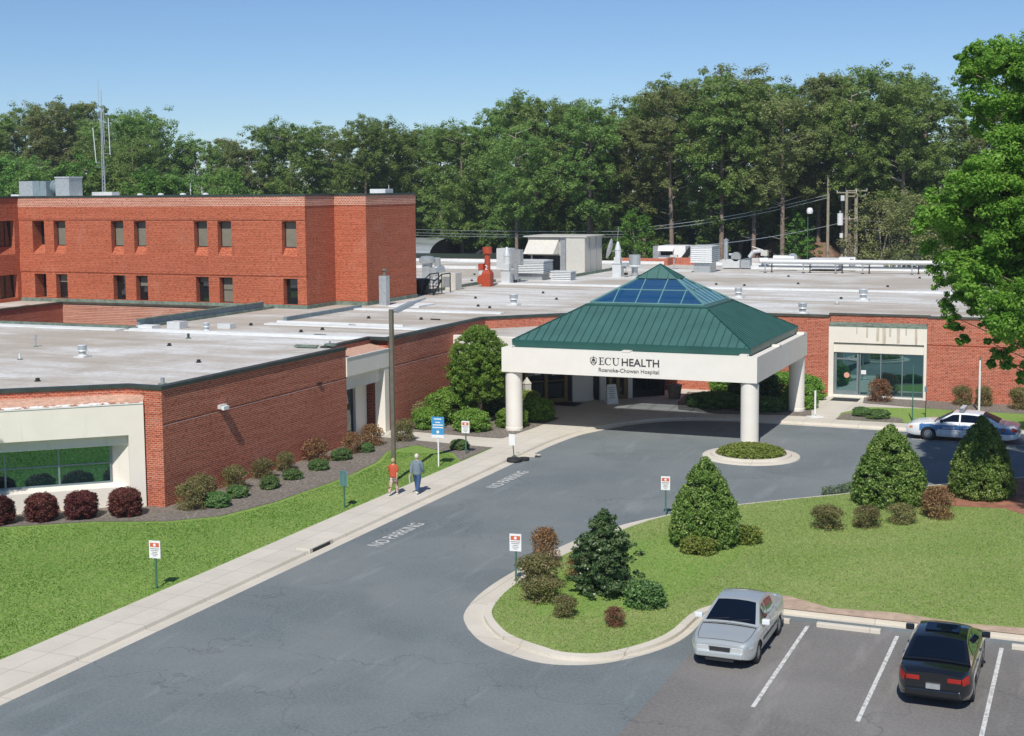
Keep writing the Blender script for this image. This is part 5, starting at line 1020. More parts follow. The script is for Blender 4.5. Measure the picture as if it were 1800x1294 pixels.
m.face([a[1], (-47.0, 121.88, ZR+1.85), a[2]], 'beige_metal'); m.face([a[0], a[3], (-50.0, 121.88, ZR+1.85)], 'beige_metal'); m.build('rain_hood', t)
m = MB(); m.box(-50.5, 121.5, ZR+3.42, -44.2, 126.6, ZR+3.52, 'beige_metal'); m.build('lid', t)
m = MB(); m.box(-46.35, 121.56, ZR+.1, -46.30, 121.6, ZR+3.4, 'galv'); m.box(-44.39, 122.8, ZR+.1, -44.36, 123.0, ZR+3.4, 'galv'); m.box(-44.39, 124.6, ZR+.1, -44.36, 124.8, ZR+3.4, 'galv'); m.build('seam_trim', t)
# satellite dish
t = thing('satellite_dish', 'pale satellite dish on a brown post at the right of the beige air handler', 'satellite dish', (-43.2, 127.2, ZR))
m = MB(); m.tube((-43.2, 127.2, ZR), (-43.2, 127.2, ZR+2.0), .07, 'pole_brown', 10); m.tube((-43.2, 127.2, ZR+2.0), (-42.7, 126.3, ZR+4.2), .03, 'galv', 6); m.tube((-43.9, 127.1, ZR+1.9), (-42.6, 127.3, ZR+1.9), .03, 'galv', 6); m.build('post', t)
m = MB(); m.lathe((0, 0, 0), [(0, 0), (.5, .06), (.85, .18), (1.0, .30), (.84, .2), (.5, .09), (0, .03)], 'galv_white', 24)
Mx = Matrix.Rotation(R(-75), 4, 'Y') @ Matrix.Rotation(R(10), 4, 'X'); m.v = [tuple(Mx @ Vector(v)+Vector((-43.6, 127.0, ZR+2.1))) for v in m.v]; m.build('dish', t, smooth=True)
m = MB(); m.tube((-38.6, 131, ZR), (-38.6, 131, ZR+1.25), .06, 'galv', 8); m.box(-38.95, 130.8, ZR+1.2, -38.25, 131.2, ZR+1.4, 'beige_metal'); tag(m.build('roof_post_light', origin=(-38.6, 131, ZR)), 'small T shaped post on the far roof before the bright green tree', 'post')
m = MB(); m.tube((-36.9, 133, ZR), (-36.9, 133, ZR+.9), .07, 'pole_brown', 8); tag(m.build('vent_pipe', origin=(-36.9, 133, ZR)), 'short brown pipe left of the green roof peak on the far roof', 'vent pipe')
# white packaged unit
t = thing('white_rooftop_unit', 'white packaged rooftop unit with a hooded opening and slanted side at the rear roof edge', 'rooftop unit', (-42, 146, ZR))
m = MB(); m.box(-43.9, 143.0, ZR+.1, -40.9, 146, ZR+1.75, 'white'); m.box(-44.6, 143.4, ZR+.2, -43.9, 146, ZR+1.7, 'galv'); m.box(-43.6, 142.94, ZR+.75, -42.3, 143.0, ZR+1.25, 'glass_dark'); m.build('housing', t)
m = MB(); m.face([(-43.8, 142.98, ZR+1.7), (-42.1, 142.98, ZR+1.7), (-42.1, 142.4, ZR+1.25), (-43.8, 142.4, ZR+1.25)][::-1], 'white'); m.face([(-43.8, 142.98, ZR+1.7), (-42.1, 142.98, ZR+1.7), (-42.1, 142.4, ZR+1.22), (-43.8, 142.4, ZR+1.22)], 'white'); m.build('hood', t)
m = MB(); m.face([(-41.6, 142.9, ZR+.2), (-40.9, 142.9, ZR+.2), (-39.6, 142.9, ZR+1.75), (-40.4, 142.9, ZR+1.75)], 'dark_metal'); m.build('slanted_panel', t)
m = MB(); m.box(-39.9, 143.0, ZR+.1, -38.0, 146, ZR+1.6, 'galv_white'); m.build('louver_section', t)
m = MB(); m.box(-46, 140.35, 4.2, -36, 148, ZR+.08, 'membrane'); t2 = m.build('rear_roof', H)
# mid small fan
t = thing('exhaust_fan', 'galvanised fan unit with an upright pipe right of the tall louvered hood', 'exhaust fan', (-33.5, 133.6, ZR))
m = MB(); m.box(-34.3, 132.9, ZR+.1, -32.6, 133.3, ZR+.95, 'galv_white'); m.box(-32.5, 132.9, ZR+.1, -31.6, 133.3, ZR+.9, 'galv'); m.build('housing', t)
m = MB(); m.tube((-34.0, 133.1, ZR+.9), (-34.0, 133.1, ZR+2.7), .22, 'galv', 14); m.lathe((-34.0, 133.1, ZR+2.7), [(.22, 0), (.3, .08), (0, .3)], 'galv', 14); m.build('pipe', t, smooth=True)
m = MB(); m.tube((-33.0, 132.9, ZR+1.2), (-33.0, 133.4, ZR+1.2), .45, 'galv', 20); m.tube((-33.7, 133.1, ZR+1.4), (-33.0, 133.1, ZR+1.4), .12, 'galv', 8); m.build('scroll', t, smooth=True)
m = MB(); m.box(-33.6, 140.4, ZR+.0, -30.2, 140.8, ZR+.7, 'galv_white'); m.path([(-33.4, 140.3, ZR+.8), (-33.0, 140.3, ZR+1.35), (-32.2, 140.3, ZR+1.45)], .2, 'galv_white', 10); tag(m.build('duct_run', origin=(-32, 140.5, ZR)), 'low white duct run with a curved end at the rear roof edge', 'duct')
t = thing('hooded_exhaust', 'small white hooded vent seen against the dark roof above the tall louvered hood', 'roof vent', (-41, 168, 4))
m = MB(); m.box(-41.0, 167.6, 6, -39.9, 168.4, 6.8, 'roof_dark'); m.build('curb', t); m = MB(); m.prism([(-41.3, 167.2), (-39.6, 167.2), (-39.6, 168.8), (-41.3, 168.8)], 6.8, 7.0, 'white'); m.prism([(-41.0, 167.4), (-39.9, 167.4), (-39.9, 168.6), (-41.0, 168.6)], 7.0, 7.4, 'galv_white'); m.build('hood', t)
t = thing('camera_post', 'white box on two legs standing on the rear roof edge below the trees', 'post', (-30.2, 138.5, ZR))

for a_, b_ in ((-31.5, -31.4), (-31.0, -31.3)): m = MB(); m.tube((a_, 138.5, ZR), (b_, 138.5, ZR+1.1), .07, 'galv'); m.build('leg', t)
m = MB(); m.box(-31.75, 138.2, ZR+1.05, -31.1, 138.8, ZR+1.6, 'beige_metal'); m.tube((-32.7, 138.5, ZR+1.95), (-31.6, 138.5, ZR+1.6), .05, 'beige_metal'); m.build('head', t)
# long white pipe on supports
t = thing('rooftop_pipe_rack', 'long white insulated pipe running on a row of steel supports along the right rear roof', 'pipe rack', (-21, 128.6, ZR))
m = MB(); m.tube((-29.4, 128.4, ZR+1.03), (-9.5, 129.4, ZR+1.03), .21, 'galv_white', 16); m.tube((-29.6, 128.2, ZR+1.1), (-28.9, 128.5, ZR+1.1), .26, 'white', 14); m.build('pipe', t, smooth=True)
m = MB(); m.tube((-29.8, 128.9, ZR+.55), (-9.5, 129.9, ZR+.5), .09, 'galv', 10); m.build('lower_pipe', t, smooth=True)
for x in (-29.0, -25.5, -22.6, -20.2, -15.9, -12.0):
    yy = 128.3+(x+29.4)*.05
    m = MB(); m.tube((x, yy-.25, ZR), (x, yy-.25, ZR+.9), .055, 'galv', 8); m.tube((x+.5, yy+.3, ZR), (x+.5, yy+.3, ZR+.9), .055, 'dark_metal', 8); m.tube((x-.1, yy-.3, ZR+.82), (x+.6, yy+.35, ZR+.82), .05, 'galv', 8); m.box(x-.12, yy-.37, ZR, x+.12, yy-.13, ZR+.07, 'black'); m.box(x+.38, yy+.18, ZR, x+.62, yy+.42, ZR+.07, 'black'); m.build('support', t)
def small_unit(x, lab):
    t = thing('condensing_unit', lab, 'rooftop unit', (x, 132, ZR))
    m = MB(); m.box(x, 131.5, ZR+.2, x+2.7, 133.3, ZR+1.2, 'galv_white'); m.box(x+.0, 131.44, ZR+.9, x+2.7, 131.5, ZR+1.0, 'galv'); m.build('housing', t, bevel=.03)
    m = MB(); m.tube((x+2.7, 132, ZR+1.0), (x+4.2, 132, ZR+1.0), .35, 'galv_white', 16); m.tube((x+3.9, 131.9, ZR+.3), (x+3.9, 131.9, ZR+1.2), .3, 'galv', 14); m.build('duct', t, smooth=True)
small_unit(-25.6, 'pale louvered unit with a round duct behind the start of the long pipe')
t = thing('duct_elbow', 'grey round duct elbow at the left end of the long roof pipe', 'duct', (-28.2, 131.2, ZR))
m = MB(); m.tube((-28.9, 131.2, ZR+1.15), (-26.9, 131.2, ZR+1.15), .33, 'galv_white', 16); m.build('duct', t, smooth=True); m = MB(); m.tube((-27.1, 131.0, ZR+1.2), (-27.1, 131.4, ZR+1.2), .48, 'galv', 18); m.build('collar', t, smooth=True)

# on the three storey roof
t = thing('rooftop_duct_unit', 'blue grey duct unit with a curved elbow on top of the brick wing', 'duct unit', (-74.5, 84, 12.62)); z0 = 12.62
m = MB(); m.box(-76.3, 83.6, z0, -74.9, 85.4, z0+1.25, 'galv'); m.build('intake_box', t, bevel=.02)
m = MB(); m.box(-74.9, 83.5, z0, -73.6, 85.4, z0+1.22, 'curb_blue'); m.box(-74.25, 83.46, z0, -74.2, 83.5, z0+1.22, 'galv'); m.build('housing', t, bevel=.02)
m = MB()
for k in range(7):
    a0, a1_ = R(90-90*k/7), R(90-90*(k+1)/7)
    c0 = Vector((-73.6+1.0*math.cos(a0)*1.0, 84.4, z0+.2+.0+.5*math.sin(a0)+.1)); c1 = Vector((-73.6+1.0*math.cos(a1_), 84.4, z0+.2+.5*math.sin(a1_)+.1)); m.tube(c0, c1, .52-.01*k, 'curb_blue', 18)
m.build('elbow', t, smooth=True)
m = MB(); m.box(-72.9, 83.7, z0, -71.6, 85.2, z0+1.45, 'galv'); m.box(-72.95, 83.65, z0+1.45, -71.55, 85.25, z0+1.55, 'galv_white'); m.build('plenum', t, bevel=.03)
t = thing('antenna_mast', 'slender lattice antenna mast with whip aerials on the roof of the brick wing', 'antenna mast', (-71.0, 87, z0))
m = MB()
legs = [(-71.12, 86.9), (-70.88, 86.9), (-71.0, 87.12)]
for x, y in legs: m.tube((x, y, z0), (x*.35+(-71.05)*.65, y*.35+87.0*.65, z0+6.6), .03, 'galv', 5)
for k in range(22):
    z_ = z0+.3*k; f_ = 1-.65*k/22; p = [(x*f_+(-71.0)*(1-f_), y*f_+87*(1-f_)) for x, y in legs]
    for a in range(3): b = (a+1) % 3; m.tube((*p[a], z_), (*p[b], z_+.3), .014, 'galv', 4)
m.build('lattice', t)
m = MB(); m.tube((-71.25, 87, z0+5.5), (-71.25, 87, z0+8.9), .018, 'galv', 5); m.tube((-71.05, 87, z0+6), (-71.0, 87, z0+8.1), .03, 'galv', 5); m.tube((-70.85, 87, z0+4), (-70.85, 87, z0+7), .03, 'galv', 5); m.build('whip', t)
m = MB(); m.tube((-71.7, 87, z0+2.6), (-71.9, 87, z0+5.3), .035, 'galv_white', 6); m.tube((-71.7, 87, z0+2.6), (-71.1, 87, z0+2.6), .02, 'galv', 4); m.tube((-71.7, 87, z0+2.3), (-71.1, 87, z0+2.3), .02, 'galv', 4); m.build('dipole', t)
m = MB(); m.tube((-70.35, 87, z0+3.2), (-70.4, 87, z0+6.0), .035, 'galv_white', 6); m.tube((-70.35, 87, z0+3.3), (-70.9, 87, z0+3.3), .02, 'galv', 4); m.tube((-70.35, 87, z0+3.8), (-70.9, 87, z0+3.8), .02, 'galv', 4); m.build('dipole', t)
m = MB(); m.box(-71.9, 86.6, z0, -70.0, 87.5, z0+.38, 'galv_white'); m.build('base_pad', t)
for x, y, w2, h2, lab in ((-48.4, 88.0, 1.25, .42, 'flat white box on the roof at the right end of the brick wing'), (-77.5, 84, .8, .25, 'small white box left of the blue grey duct unit')):
    m = MB(); m.box(x, y, z0, x+w2, y+1.2, z0+h2, 'galv_white'); tag(m.build('roof_box', origin=(x, y, z0), bevel=.02), lab, 'roof box')
for x, lab in ((-66.9, 'low white vent cap right of the antenna mast'), (-65.0, 'low white vent cap, second right of the antenna mast'), (-63.0, 'low white vent cap, third right of the antenna mast'), (-61.0, 'low white vent cap above the second pair of upper windows')):
    m = MB(); m.lathe((x, 86, z0), [(.22, 0), (.22, .18), (.15, .24), (0, .26)], 'galv_white', 12); tag(m.build('roof_vent', origin=(x, 86, z0)), lab, 'roof vent')
for x, h2, lab in ((-61.6, .75, 'thin upright rod with a small head on the roof edge left of the stepped corner'), (-60.6, .5, 'short thin rod beside the taller rod on the brick wing roof'), (-47.4, .5, 'thin white rod at the far right end of the brick wing roof')):
    yy = 89 if x > -50 else 85
    m = MB(); m.tube((x, yy, z0), (x, yy, z0+h2+.2), .02, 'galv_white', 6); m.cyl((x, yy), .05, z0+h2*.5, z0+h2*.7, 'galv_white', 8); tag(m.build('roof_rod', origin=(x, yy, z0)), lab, 'rod')
for k, (x, y) in enumerate(((-64.7, 83.0), (-69.0, 83))):
    pass

# ================================================================== STREET LAMP + wall lamp
LX, LY = -28.72, 53.95
t = thing('street_lamp', 'tall brown square lamp post with a flat grey head, behind the woman in orange red', 'street lamp', (LX, LY, .12))
m = MB(); m.box(LX-.085, LY-.085, .12, LX+.085, LY+.085, 7.78, 'pole_brown'); m.build('pole', t, bevel=.02); m = MB(); m.box(LX-.16, LY-.16, .118, LX+.16, LY+.16, .16, 'pole_brown'); m.build('base_plate', t)
def head(m, p, q, w0, w1, h0, h1, mat):
    p, q = Vector(p), Vector(q); d_ = (q-p).normalized(); n = Vector((-d_.y, d_.x, 0)).normalized(); up = Vector((0, 0, 1))
    A = [p-n*w0-up*h0, p+n*w0-up*h0, p+n*w0*.8+up*h0, p-n*w0*.8+up*h0]; B = [q-n*w1-up*h1, q+n*w1-up*h1, q+n*w1*.8+up*h1, q-n*w1*.8+up*h1]
    for a in range(4): b = (a+1) % 4; m.face([A[a], A[b], B[b], B[a]], mat)
    m.face(A[::-1], mat); m.face(B, mat)
m = MB(); head(m, (LX+.14, LY+.12, 7.70), (LX+.50, LY+1.0, 7.98), .17, .17, .085, .085, 'galv'); head(m, (LX+.50, LY+1.0, 7.98), (LX+.80, LY+1.75, 8.14), .11, .05, .06, .03, 'galv'); m.build('lamp_head', t)
m = MB(); m.tube((LX, LY, 7.70), (LX+.16, LY+.2, 7.71), .04, 'galv', 8); m.build('arm', t)
m = MB(); m.box(-35.1, 49.9, 3.62, -34.92, 50.35, 3.80, 'galv_white'); m.box(-34.92, 49.93, 3.58, -34.80, 50.32, 3.74, 'white'); m.tube((-35.1, 50.1, 3.66), (-34.95, 50.1, 3.60), .05, 'galv')
tag(m.build('wall_lamp', origin=(-35.0, 50.1, 3.7)), 'small white floodlight fixed on the long brick side wall above the shrubs', 'wall lamp')
m = MB(); m.box(-35.1, 58.2, 3.58, -35.03, 58.5, 3.66, 'dark_metal'); tag(m.build('wall_camera', origin=(-35.05, 58.3, 3.6)), 'tiny dark fixture on the brick wall groove near the side entrance', 'wall fixture')

# ================================================================== SIGNS
def sign(x, y, zg, top, w2, h2, lab, post='green_post', header='sign_orange', rz=8, lines=5, face='white', back=False, group=None, name='small_sign'):
    t = thing(name, lab, 'sign', (x, y, zg), R(rz), group); local(t)
    m = MB(); m.box(-.03, .0, 0, .03, .045, top-zg, post); m.build('post', t)
    m = MB(); z1_ = top-zg; m.box(-w2/2, -.025, z1_-h2, w2/2, -.002, z1_, face); pn = m.build('panel', t)
    if header:
        m = MB(); m.box(-w2*.40, -.029, z1_-h2*.36, w2*.40, -.0255, z1_-h2*.12, header); m.build('header', t)
        m = MB(); m.cyl((0, 0), h2*.085, 0, .004, 'white', 14); m.v = [(v[0], -.030-v[2], z1_-h2*.24+v[1]) for v in m.v]; m.build('symbol', t)
    for k in range(lines):
        m = MB(); zz = z1_-h2*(.46+.1*k); ww = w2*(.40, .34, .22, .30, .18)[k % 5]; m.box(-ww, -.0285, zz-.012, ww, -.0257, zz+.012 if k else zz+.016, 'sign_text'); m.build('text_line', t)
    return t
MAT['sign_orange'] = plain('orange_red_panel', (.62, .13, .06), .5, var=.05); MAT['sign_text'] = plain('grey_print', (.30, .30, .30), .6)
MAT['sign_blue'] = plain('blue_sign_panel', (.06, .30, .58), .45, var=.08); MAT['sign_teal'] = plain('sign_back_metal', (.15, .32, .33), .4, .4)
sign(-28.14, 36.31, .12, 1.72, .40, .58, 'small white sign with an orange header on a green post in the near left lawn')
sign(-28.45, 60.92, .12, 1.75, .40, .60, 'small white sign with an orange header in the mulch by the side path')
sign(-17.55, 41.35, .13, 1.72, .40, .58, 'small white sign with an orange header at the left nose of the island')
sign(-15.75, 52.35, .13, 1.62, .36, .55, 'small white sign with an orange header behind the left conical holly')
t = sign(-28.35, 57.67, .12, 2.46, .62, .98, 'blue and white parking sign on a white post beside the walking couple', 'white', None, 6, 0, 'sign_blue')
m = MB(); m.box(-.31, -.03, 1.36, .31, -.026, 1.50, 'white'); m.build('text_line', t)
for zz, ww in ((2.24, .18), (2.08, .12), (1.96, .25), (1.84, .26)):
    m = MB(); m.box(-ww, -.03, zz-.025, ww, -.026, zz+.025, 'white'); m.build('text_line', t)
m = MB(); m.cyl((0, 0), .07, 0, .004, 'white', 14); m.v = [(v[0], -.03-v[2], 1.63+v[1]) for v in m.v]; m.build('symbol', t)
t = thing('small_sign', 'teal backed double sign on a green post in the lawn by the brick wall', 'sign', (-28.2, 48.63, .12), R(-20))
m = MB(); m.box(-.03, 0, 0, .03, .045, 1.52, 'green_post'); m.build('post', t)
for x0, x1 in ((-.21, -.02), (.03, .22)):
    m = MB(); m.box(x0, -.02, .92, x1, -.002, 1.54, 'sign_teal'); m.box(x0-.012, -.012, .91, x1+.012, -.001, 1.55, 'galv'); m.build('panel', t)
t = thing('portable_sign', 'portable white sign on a leaning post with a black rubber base in the gutter', 'sign', (-25.7, 60.47, .02), R(0)); local(t)
m = MB(); m.lathe((0, 0, 0), [(.0, 0), (.34, 0), (.37, .06), (.34, .16), (.1, .19), (0, .19)], 'black', 22); m.build('rubber_base', t, smooth=True)
m = MB(); m.tube((0, 0, .15), (-.10, 0, 1.25), .028, 'pole_brown', 8); m.build('post', t)
m = MB(); m.box(-.25, -.045, .78, .07, -.03, 1.32, 'white'); m.build('panel', t)
m = MB(); m.cyl((.35, .35), .26, 0, .12, 'black', 18); tag(m.build('rubber_weight', origin=(0, 0, 0)), 'black rubber weight disc in the gutter just behind the portable sign base', 'weight'); bpy.data.objects['rubber_weight'].location = (-25.75, 60.6, .02)
t = sign(-14.7, 77.65, .13, 1.62, .10, 1.35, 'narrow white upright sign on a flat base beside the rear right canopy column', 'white', None, 40, 0)
m = MB(); m.box(-.4, -.3, -.005, .4, .3, .03, 'white'); m.build('base_plate', t)
m = MB(); m.tube((-9.45, 77.9, .13), (-9.45, 77.9, 3.2), .035, 'green_post', 8); tag(m.build('sign_post', origin=(-9.45, 77.9, .13)), 'tall thin green post in the grass before the right glass front', 'post')
m = MB(); m.tube((-8.95, 79.6, .13), (-8.95, 79.6, 1.9), .022, 'dark_metal', 6); m.box(-9.03, 79.56, 1.55, -8.87, 79.60, 1.85, 'alu'); tag(m.build('sign_post', origin=(-8.95, 79.6, .13)), 'thin dark post with a small tag in the grass, left of the tall green post', 'post')
m = MB(); m.tube((-6.35, 82.4, .13), (-6.35, 82.4, 3.1), .06, 'white', 8); m.box(-6.41, 82.37, 2.5, -6.29, 82.43, 3.3, 'pole_brown'); tag(m.build('sign_post', origin=(-6.35, 82.4, .13)), 'white post rising behind the roof of the police car', 'post')
t = thing('a_frame_sign', 'white folding A frame notice board under the canopy before the glass doors', 'A frame sign', (-27.0, 78.5, .122), R(38))
m = MB()
a = [(-.36, -.30, 0), (.36, -.30, 0), (.28, 0, 1.15), (-.28, 0, 1.15)]; m.face(a, 'white'); m.face([(x, y+.03, z) for x, y, z in a][::-1], 'white'); m.build('front_board', t)
m = MB(); b = [(-.36, .30, 0), (.36, .30, 0), (.28, .03, 1.15), (-.28, .03, 1.15)]; m.face(b, 'white'); m.face([(x, y-.03, z) for x, y, z in b][::-1], 'white'); m.build('rear_board', t)
for k in range(6):
    m = MB(); z_ = .35+.12*k; y_ = -.30*(1-z_/1.15)-.004; y2_ = -.30*(1-(z_+.04)/1.15)-.004; ww = (.18, .14, .2, .16, .2, .2)[k]; m.face([(-ww, y_, z_), (ww, y_, z_), (ww, y2_, z_+.04), (-ww, y2_, z_+.04)], 'sign_text'); m.build('text_line', t)
m = MB(); m.lathe((-30.75, 74.35, .12), [(.26, 0), (.28, .05), (.26, .1), (.26, 1.55), (.30, 1.58), (.02, 1.95)], 'beige_metal', 4); tag(m.build('litter_bin', origin=(-30.75, 74.35, .12)), 'beige square bin with a pointed lid behind the front left canopy column', 'litter bin')
m = MB(); m.path([(-28.4, 79.9, .12), (-28.4, 79.9, 1.05), (-26.9, 81.2, 1.05), (-26.9, 81.2, .12)], .03, 'dark_metal', 8); m.path([(-28.4, 79.9, .5), (-26.9, 81.2, .5)], .03, 'dark_metal', 8); tag(m.build('handrail', origin=(-27.6, 80.5, .12)), 'low dark handrail in the shade left of the A frame sign', 'handrail')
m = MB(); m.box(-30.6, 76.6, .135, -28.6, 78.0, .155, 'black'); o = m.build('door_mat', origin=(-29.6, 77.3, .13)); tag(o, 'dark mat in front of the bronze double door', 'door mat')
t = thing('planter_box', 'dark round planter in the shade at the right end of the storefront', 'planter', (-24.0, 81.6, .12))
m = MB(); m.lathe((-24.0, 81.6, .12), [(.35, 0), (.45, .8), (.5, .85), (.42, .86), (.4, .8), (0, .78)], 'bark', 18); m.build('pot', t, smooth=True)

# ================================================================== VEGETATION
def prof_interp(pts):
    xs = [p[0] for p in pts]; ys = [p[1] for p in pts]
    return lambda h: np.interp(h, xs, ys)
def shrub_crown(H, prof, nclump, crad, per, size, mat, parent, squash=.8, z0=0.0, name='foliage', up=.3, lump=.12, jitter=1.0):
    """clumps scattered over a surface of revolution of height H with radius prof(h01)"""
    hs = rng.random(nclump*3); pr = prof(hs); keep = rng.random(len(hs)) < (pr/pr.max()+.12); hs = hs[keep][:nclump]
    a = rng.random(len(hs))*2*np.pi; r = np.maximum(prof(hs)-crad*.6, 0)*(1+lump*rng.normal(size=len(hs)))
    C = np.stack([r*np.cos(a), r*np.sin(a), z0+hs*H*.97], 1)
    # inner fill
    ni = max(4, nclump//5); hi = rng.random(ni)*.85; ai = rng.random(ni)*6.283; ri = prof(hi)*.45*rng.random(ni)
    C = np.vstack([C, np.stack([ri*np.cos(ai), ri*np.sin(ai), z0+hi*H], 1)])
    Rd = np.stack([np.full(len(C), crad), np.full(len(C), crad), np.full(len(C), crad*squash)], 1)*(.75+.5*rng.random(len(C)))[:, None]
    C[:, 2] = np.maximum(C[:, 2], z0+.04)
    return leaves_mesh(name, C, Rd, per, size, mat, parent, up=up, tone=rng.random(len(C)), jitter=jitter)
def stem(parent, h, r, mat='bark', name='trunk', z0=0, n=8, lean=(0, 0)):
    m = MB(); m.tube((0, 0, z0-.05), (lean[0], lean[1], z0+h), r, mat, n, r*.6); return m.build(name, parent)
def twigs(parent, h, r, n=7, mat='bark', name='branch'):
    m = MB()
    for k in range(n):
        a = 6.283*k/n+random.random(); m.tube((0, 0, 0), (r*math.cos(a), r*math.sin(a), h*(.6+.4*random.random())), .018, mat, 5, .008)
    return m.build(name, parent)

# --- clipped round tree by the canopy
t = thing('clipped_round_tree', 'tall rounded clipped evergreen tree with a short trunk left of the canopy', 'tree', (-31.8, 70.0, .12)); local(t)
shrub_crown(4.15, prof_interp([(0, 1.0), (.08, 1.38), (.3, 1.56), (.55, 1.52), (.75, 1.28), (.9, .85), (1, .35)]), 900, .16, 75, .042, 'hedge', t, z0=1.30, name='crown', up=.4)
m = MB(); m.tube((0, 0, -.1), (.03, 0, 1.9), .17, 'bark', 10, .12)
for a in (.4, 1.9, 3.3, 5.0): m.tube((0, 0, 1.0), (.7*math.cos(a), .7*math.sin(a), 2.2), .07, 'bark', 6, .04)
m.build('trunk', t)
# --- conical hollies
cone = prof_interp([(0, 1.15), (.08, 1.40), (.25, 1.42), (.5, 1.18), (.75, .80), (.9, .48), (1, .12)])
t = thing('conical_holly', 'broad conical clipped holly at the road edge, middle one of the three', 'shrub', (-7.8, 57.3, .13), group='clipped conical hollies on the island'); local(t)
shrub_crown(3.2, cone, 640, .175, 70, .048, 'holly', t, name='crown', up=.45, lump=.05); stem(t, 1.2, .09)
hol = t
dup(hol, (-4.45, 59.9, .13), R(130), 'conical clipped holly on the red clay patch in front of the police car', scale=(.88, .88, 1.05))
dup(hol, (-13.05, 48.25, .13), R(250), 'conical clipped holly on the left part of the island beside the small sign', scale=(.86, .86, .99))
# --- dark magnolia like cone
t = thing('dark_evergreen_tree', 'loose layered dark evergreen tree standing among brown shrubs at the island nose', 'tree', (-14.45, 41.3, .13)); local(t)
pr = prof_interp([(0, .60), (.08, .90), (.2, .98), (.35, .84), (.42, .92), (.55, .66), (.62, .74), (.78, .42), (.86, .38), (1, .05)])
shrub_crown(2.75, pr, 270, .155, 55, .05, 'magnolia', t, name='crown', up=.5, lump=.22, squash=.6, jitter=1.3); stem(t, 2.2, .07)
# --- hedge mass left of the canopy
def blob(name, x, y, rx, ry, h, mat, lab, cat='shrub', group=None, n=None, leaf=.05, per=80, crad=.18, flat=.75, jitter=1.0, rz=0, stems=True):
    t = thing(name, lab, cat, (x, y, .13), R(rz), group); local(t)
    n = n or int(60+90*rx*ry*1.2)
    pr = prof_interp([(0, .80), (.15, .98), (.4, 1.0), (.7, .86), (.9, .55), (1, .12)])
    hs = rng.random(n*2); k = rng.random(len(hs)) < (pr(hs)+.1); hs = hs[k][:n]; a = rng.random(len(hs))*6.283; rr = pr(hs)*((.50+.70*rng.random(len(hs))) if jitter > 1.4 else (.72+.34*rng.random(len(hs))))
    C = np.stack([rr*np.cos(a)*max(.03, rx-crad*.5), rr*np.sin(a)*max(.03, ry-crad*.5), .05+hs*(h-crad*.4)], 1)
    top = int(n*.5); a = rng.random(top)*6.283; q = np.sqrt(rng.random(top))*.85; C = np.vstack([C, np.stack([q*np.cos(a)*rx, q*np.sin(a)*ry, h*(1-.35*q**3)-crad*.5+rng.normal(size=top)*.03], 1)])
    Rd = np.full((len(C), 3), crad)*(.7+.6*rng.random(len(C)))[:, None]; Rd[:, 2] *= flat
    leaves_mesh('foliage', C, Rd, per, leaf, mat, t, up=.35, tone=rng.random(len(C)), jitter=jitter)
    if stems: twigs(t, h*.7, min(rx, ry)*.5)
    return t
blob('hedge', -33.4, 70.2, 1.35, 2.9, 1.75, 'hedge', 'large sloping clipped hedge against the brick wall left of the round tree', 'hedge', n=380, leaf=.058, per=85, crad=.26)
blob('clipped_shrub', -33.5, 66.9, .85, .9, 1.05, 'hedge', 'clipped green shrub at the left end of the hedge by the path', leaf=.05)
blob('clipped_shrub', -30.9, 67.0, 1.0, .85, 1.1, 'hedge', 'rounded clipped shrub behind the small white sign beside the path', leaf=.05)
blob('clipped_shrub', -29.35, 68.8, .85, .9, 1.0, 'hedge', 'rounded clipped shrub touching the front left canopy column', leaf=.05)
blob('clipped_shrub', -28.9, 71.5, .85, 1.1, 1.1, 'hedge', 'rounded clipped shrub right of the front left canopy column', leaf=.05)
blob('clipped_shrub', -30.1, 72.8, .8, .9, 1.35, 'grassy', 'yellow green shrub behind the front left column near the beige bin', leaf=.05)
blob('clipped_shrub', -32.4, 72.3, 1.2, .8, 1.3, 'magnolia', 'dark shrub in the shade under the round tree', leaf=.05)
blob('red_tipped_shrub', -34.3, 67.7, .45, .5, 1.2, 'bronze_shrub', 'loose shrub with reddish tips at the brick wall corner by the hedge', leaf=.04, per=40)
# behind and right of the canopy
blob('clipped_shrub', -17.6, 84.0, 2.3, .9, 1.55, 'hedge', 'long clipped hedge along the brick wall behind the rear right column', 'hedge', n=330, leaf=.055, crad=.24)
blob('clipped_shrub', -21.6, 84.3, .9, .8, 1.7, 'hedge', 'bright clipped shrub by the brick pier seen under the canopy', leaf=.055, crad=.22)
blob('clipped_shrub', -16.1, 80.6, 1.0, 1.2, 1.35, 'hedge', 'clipped shrub beside the rear right column and the path', leaf=.055, crad=.22)
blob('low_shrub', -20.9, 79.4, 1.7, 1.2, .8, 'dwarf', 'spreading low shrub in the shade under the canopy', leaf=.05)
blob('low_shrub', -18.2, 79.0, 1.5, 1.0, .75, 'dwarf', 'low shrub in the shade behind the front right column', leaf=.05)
blob('tall_shrub', -19.2, 82.0, 1.6, 1.0, 1.9, 'magnolia', 'tall dark shrub in the shade at the back of the canopy', leaf=.06, n=240, crad=.24)
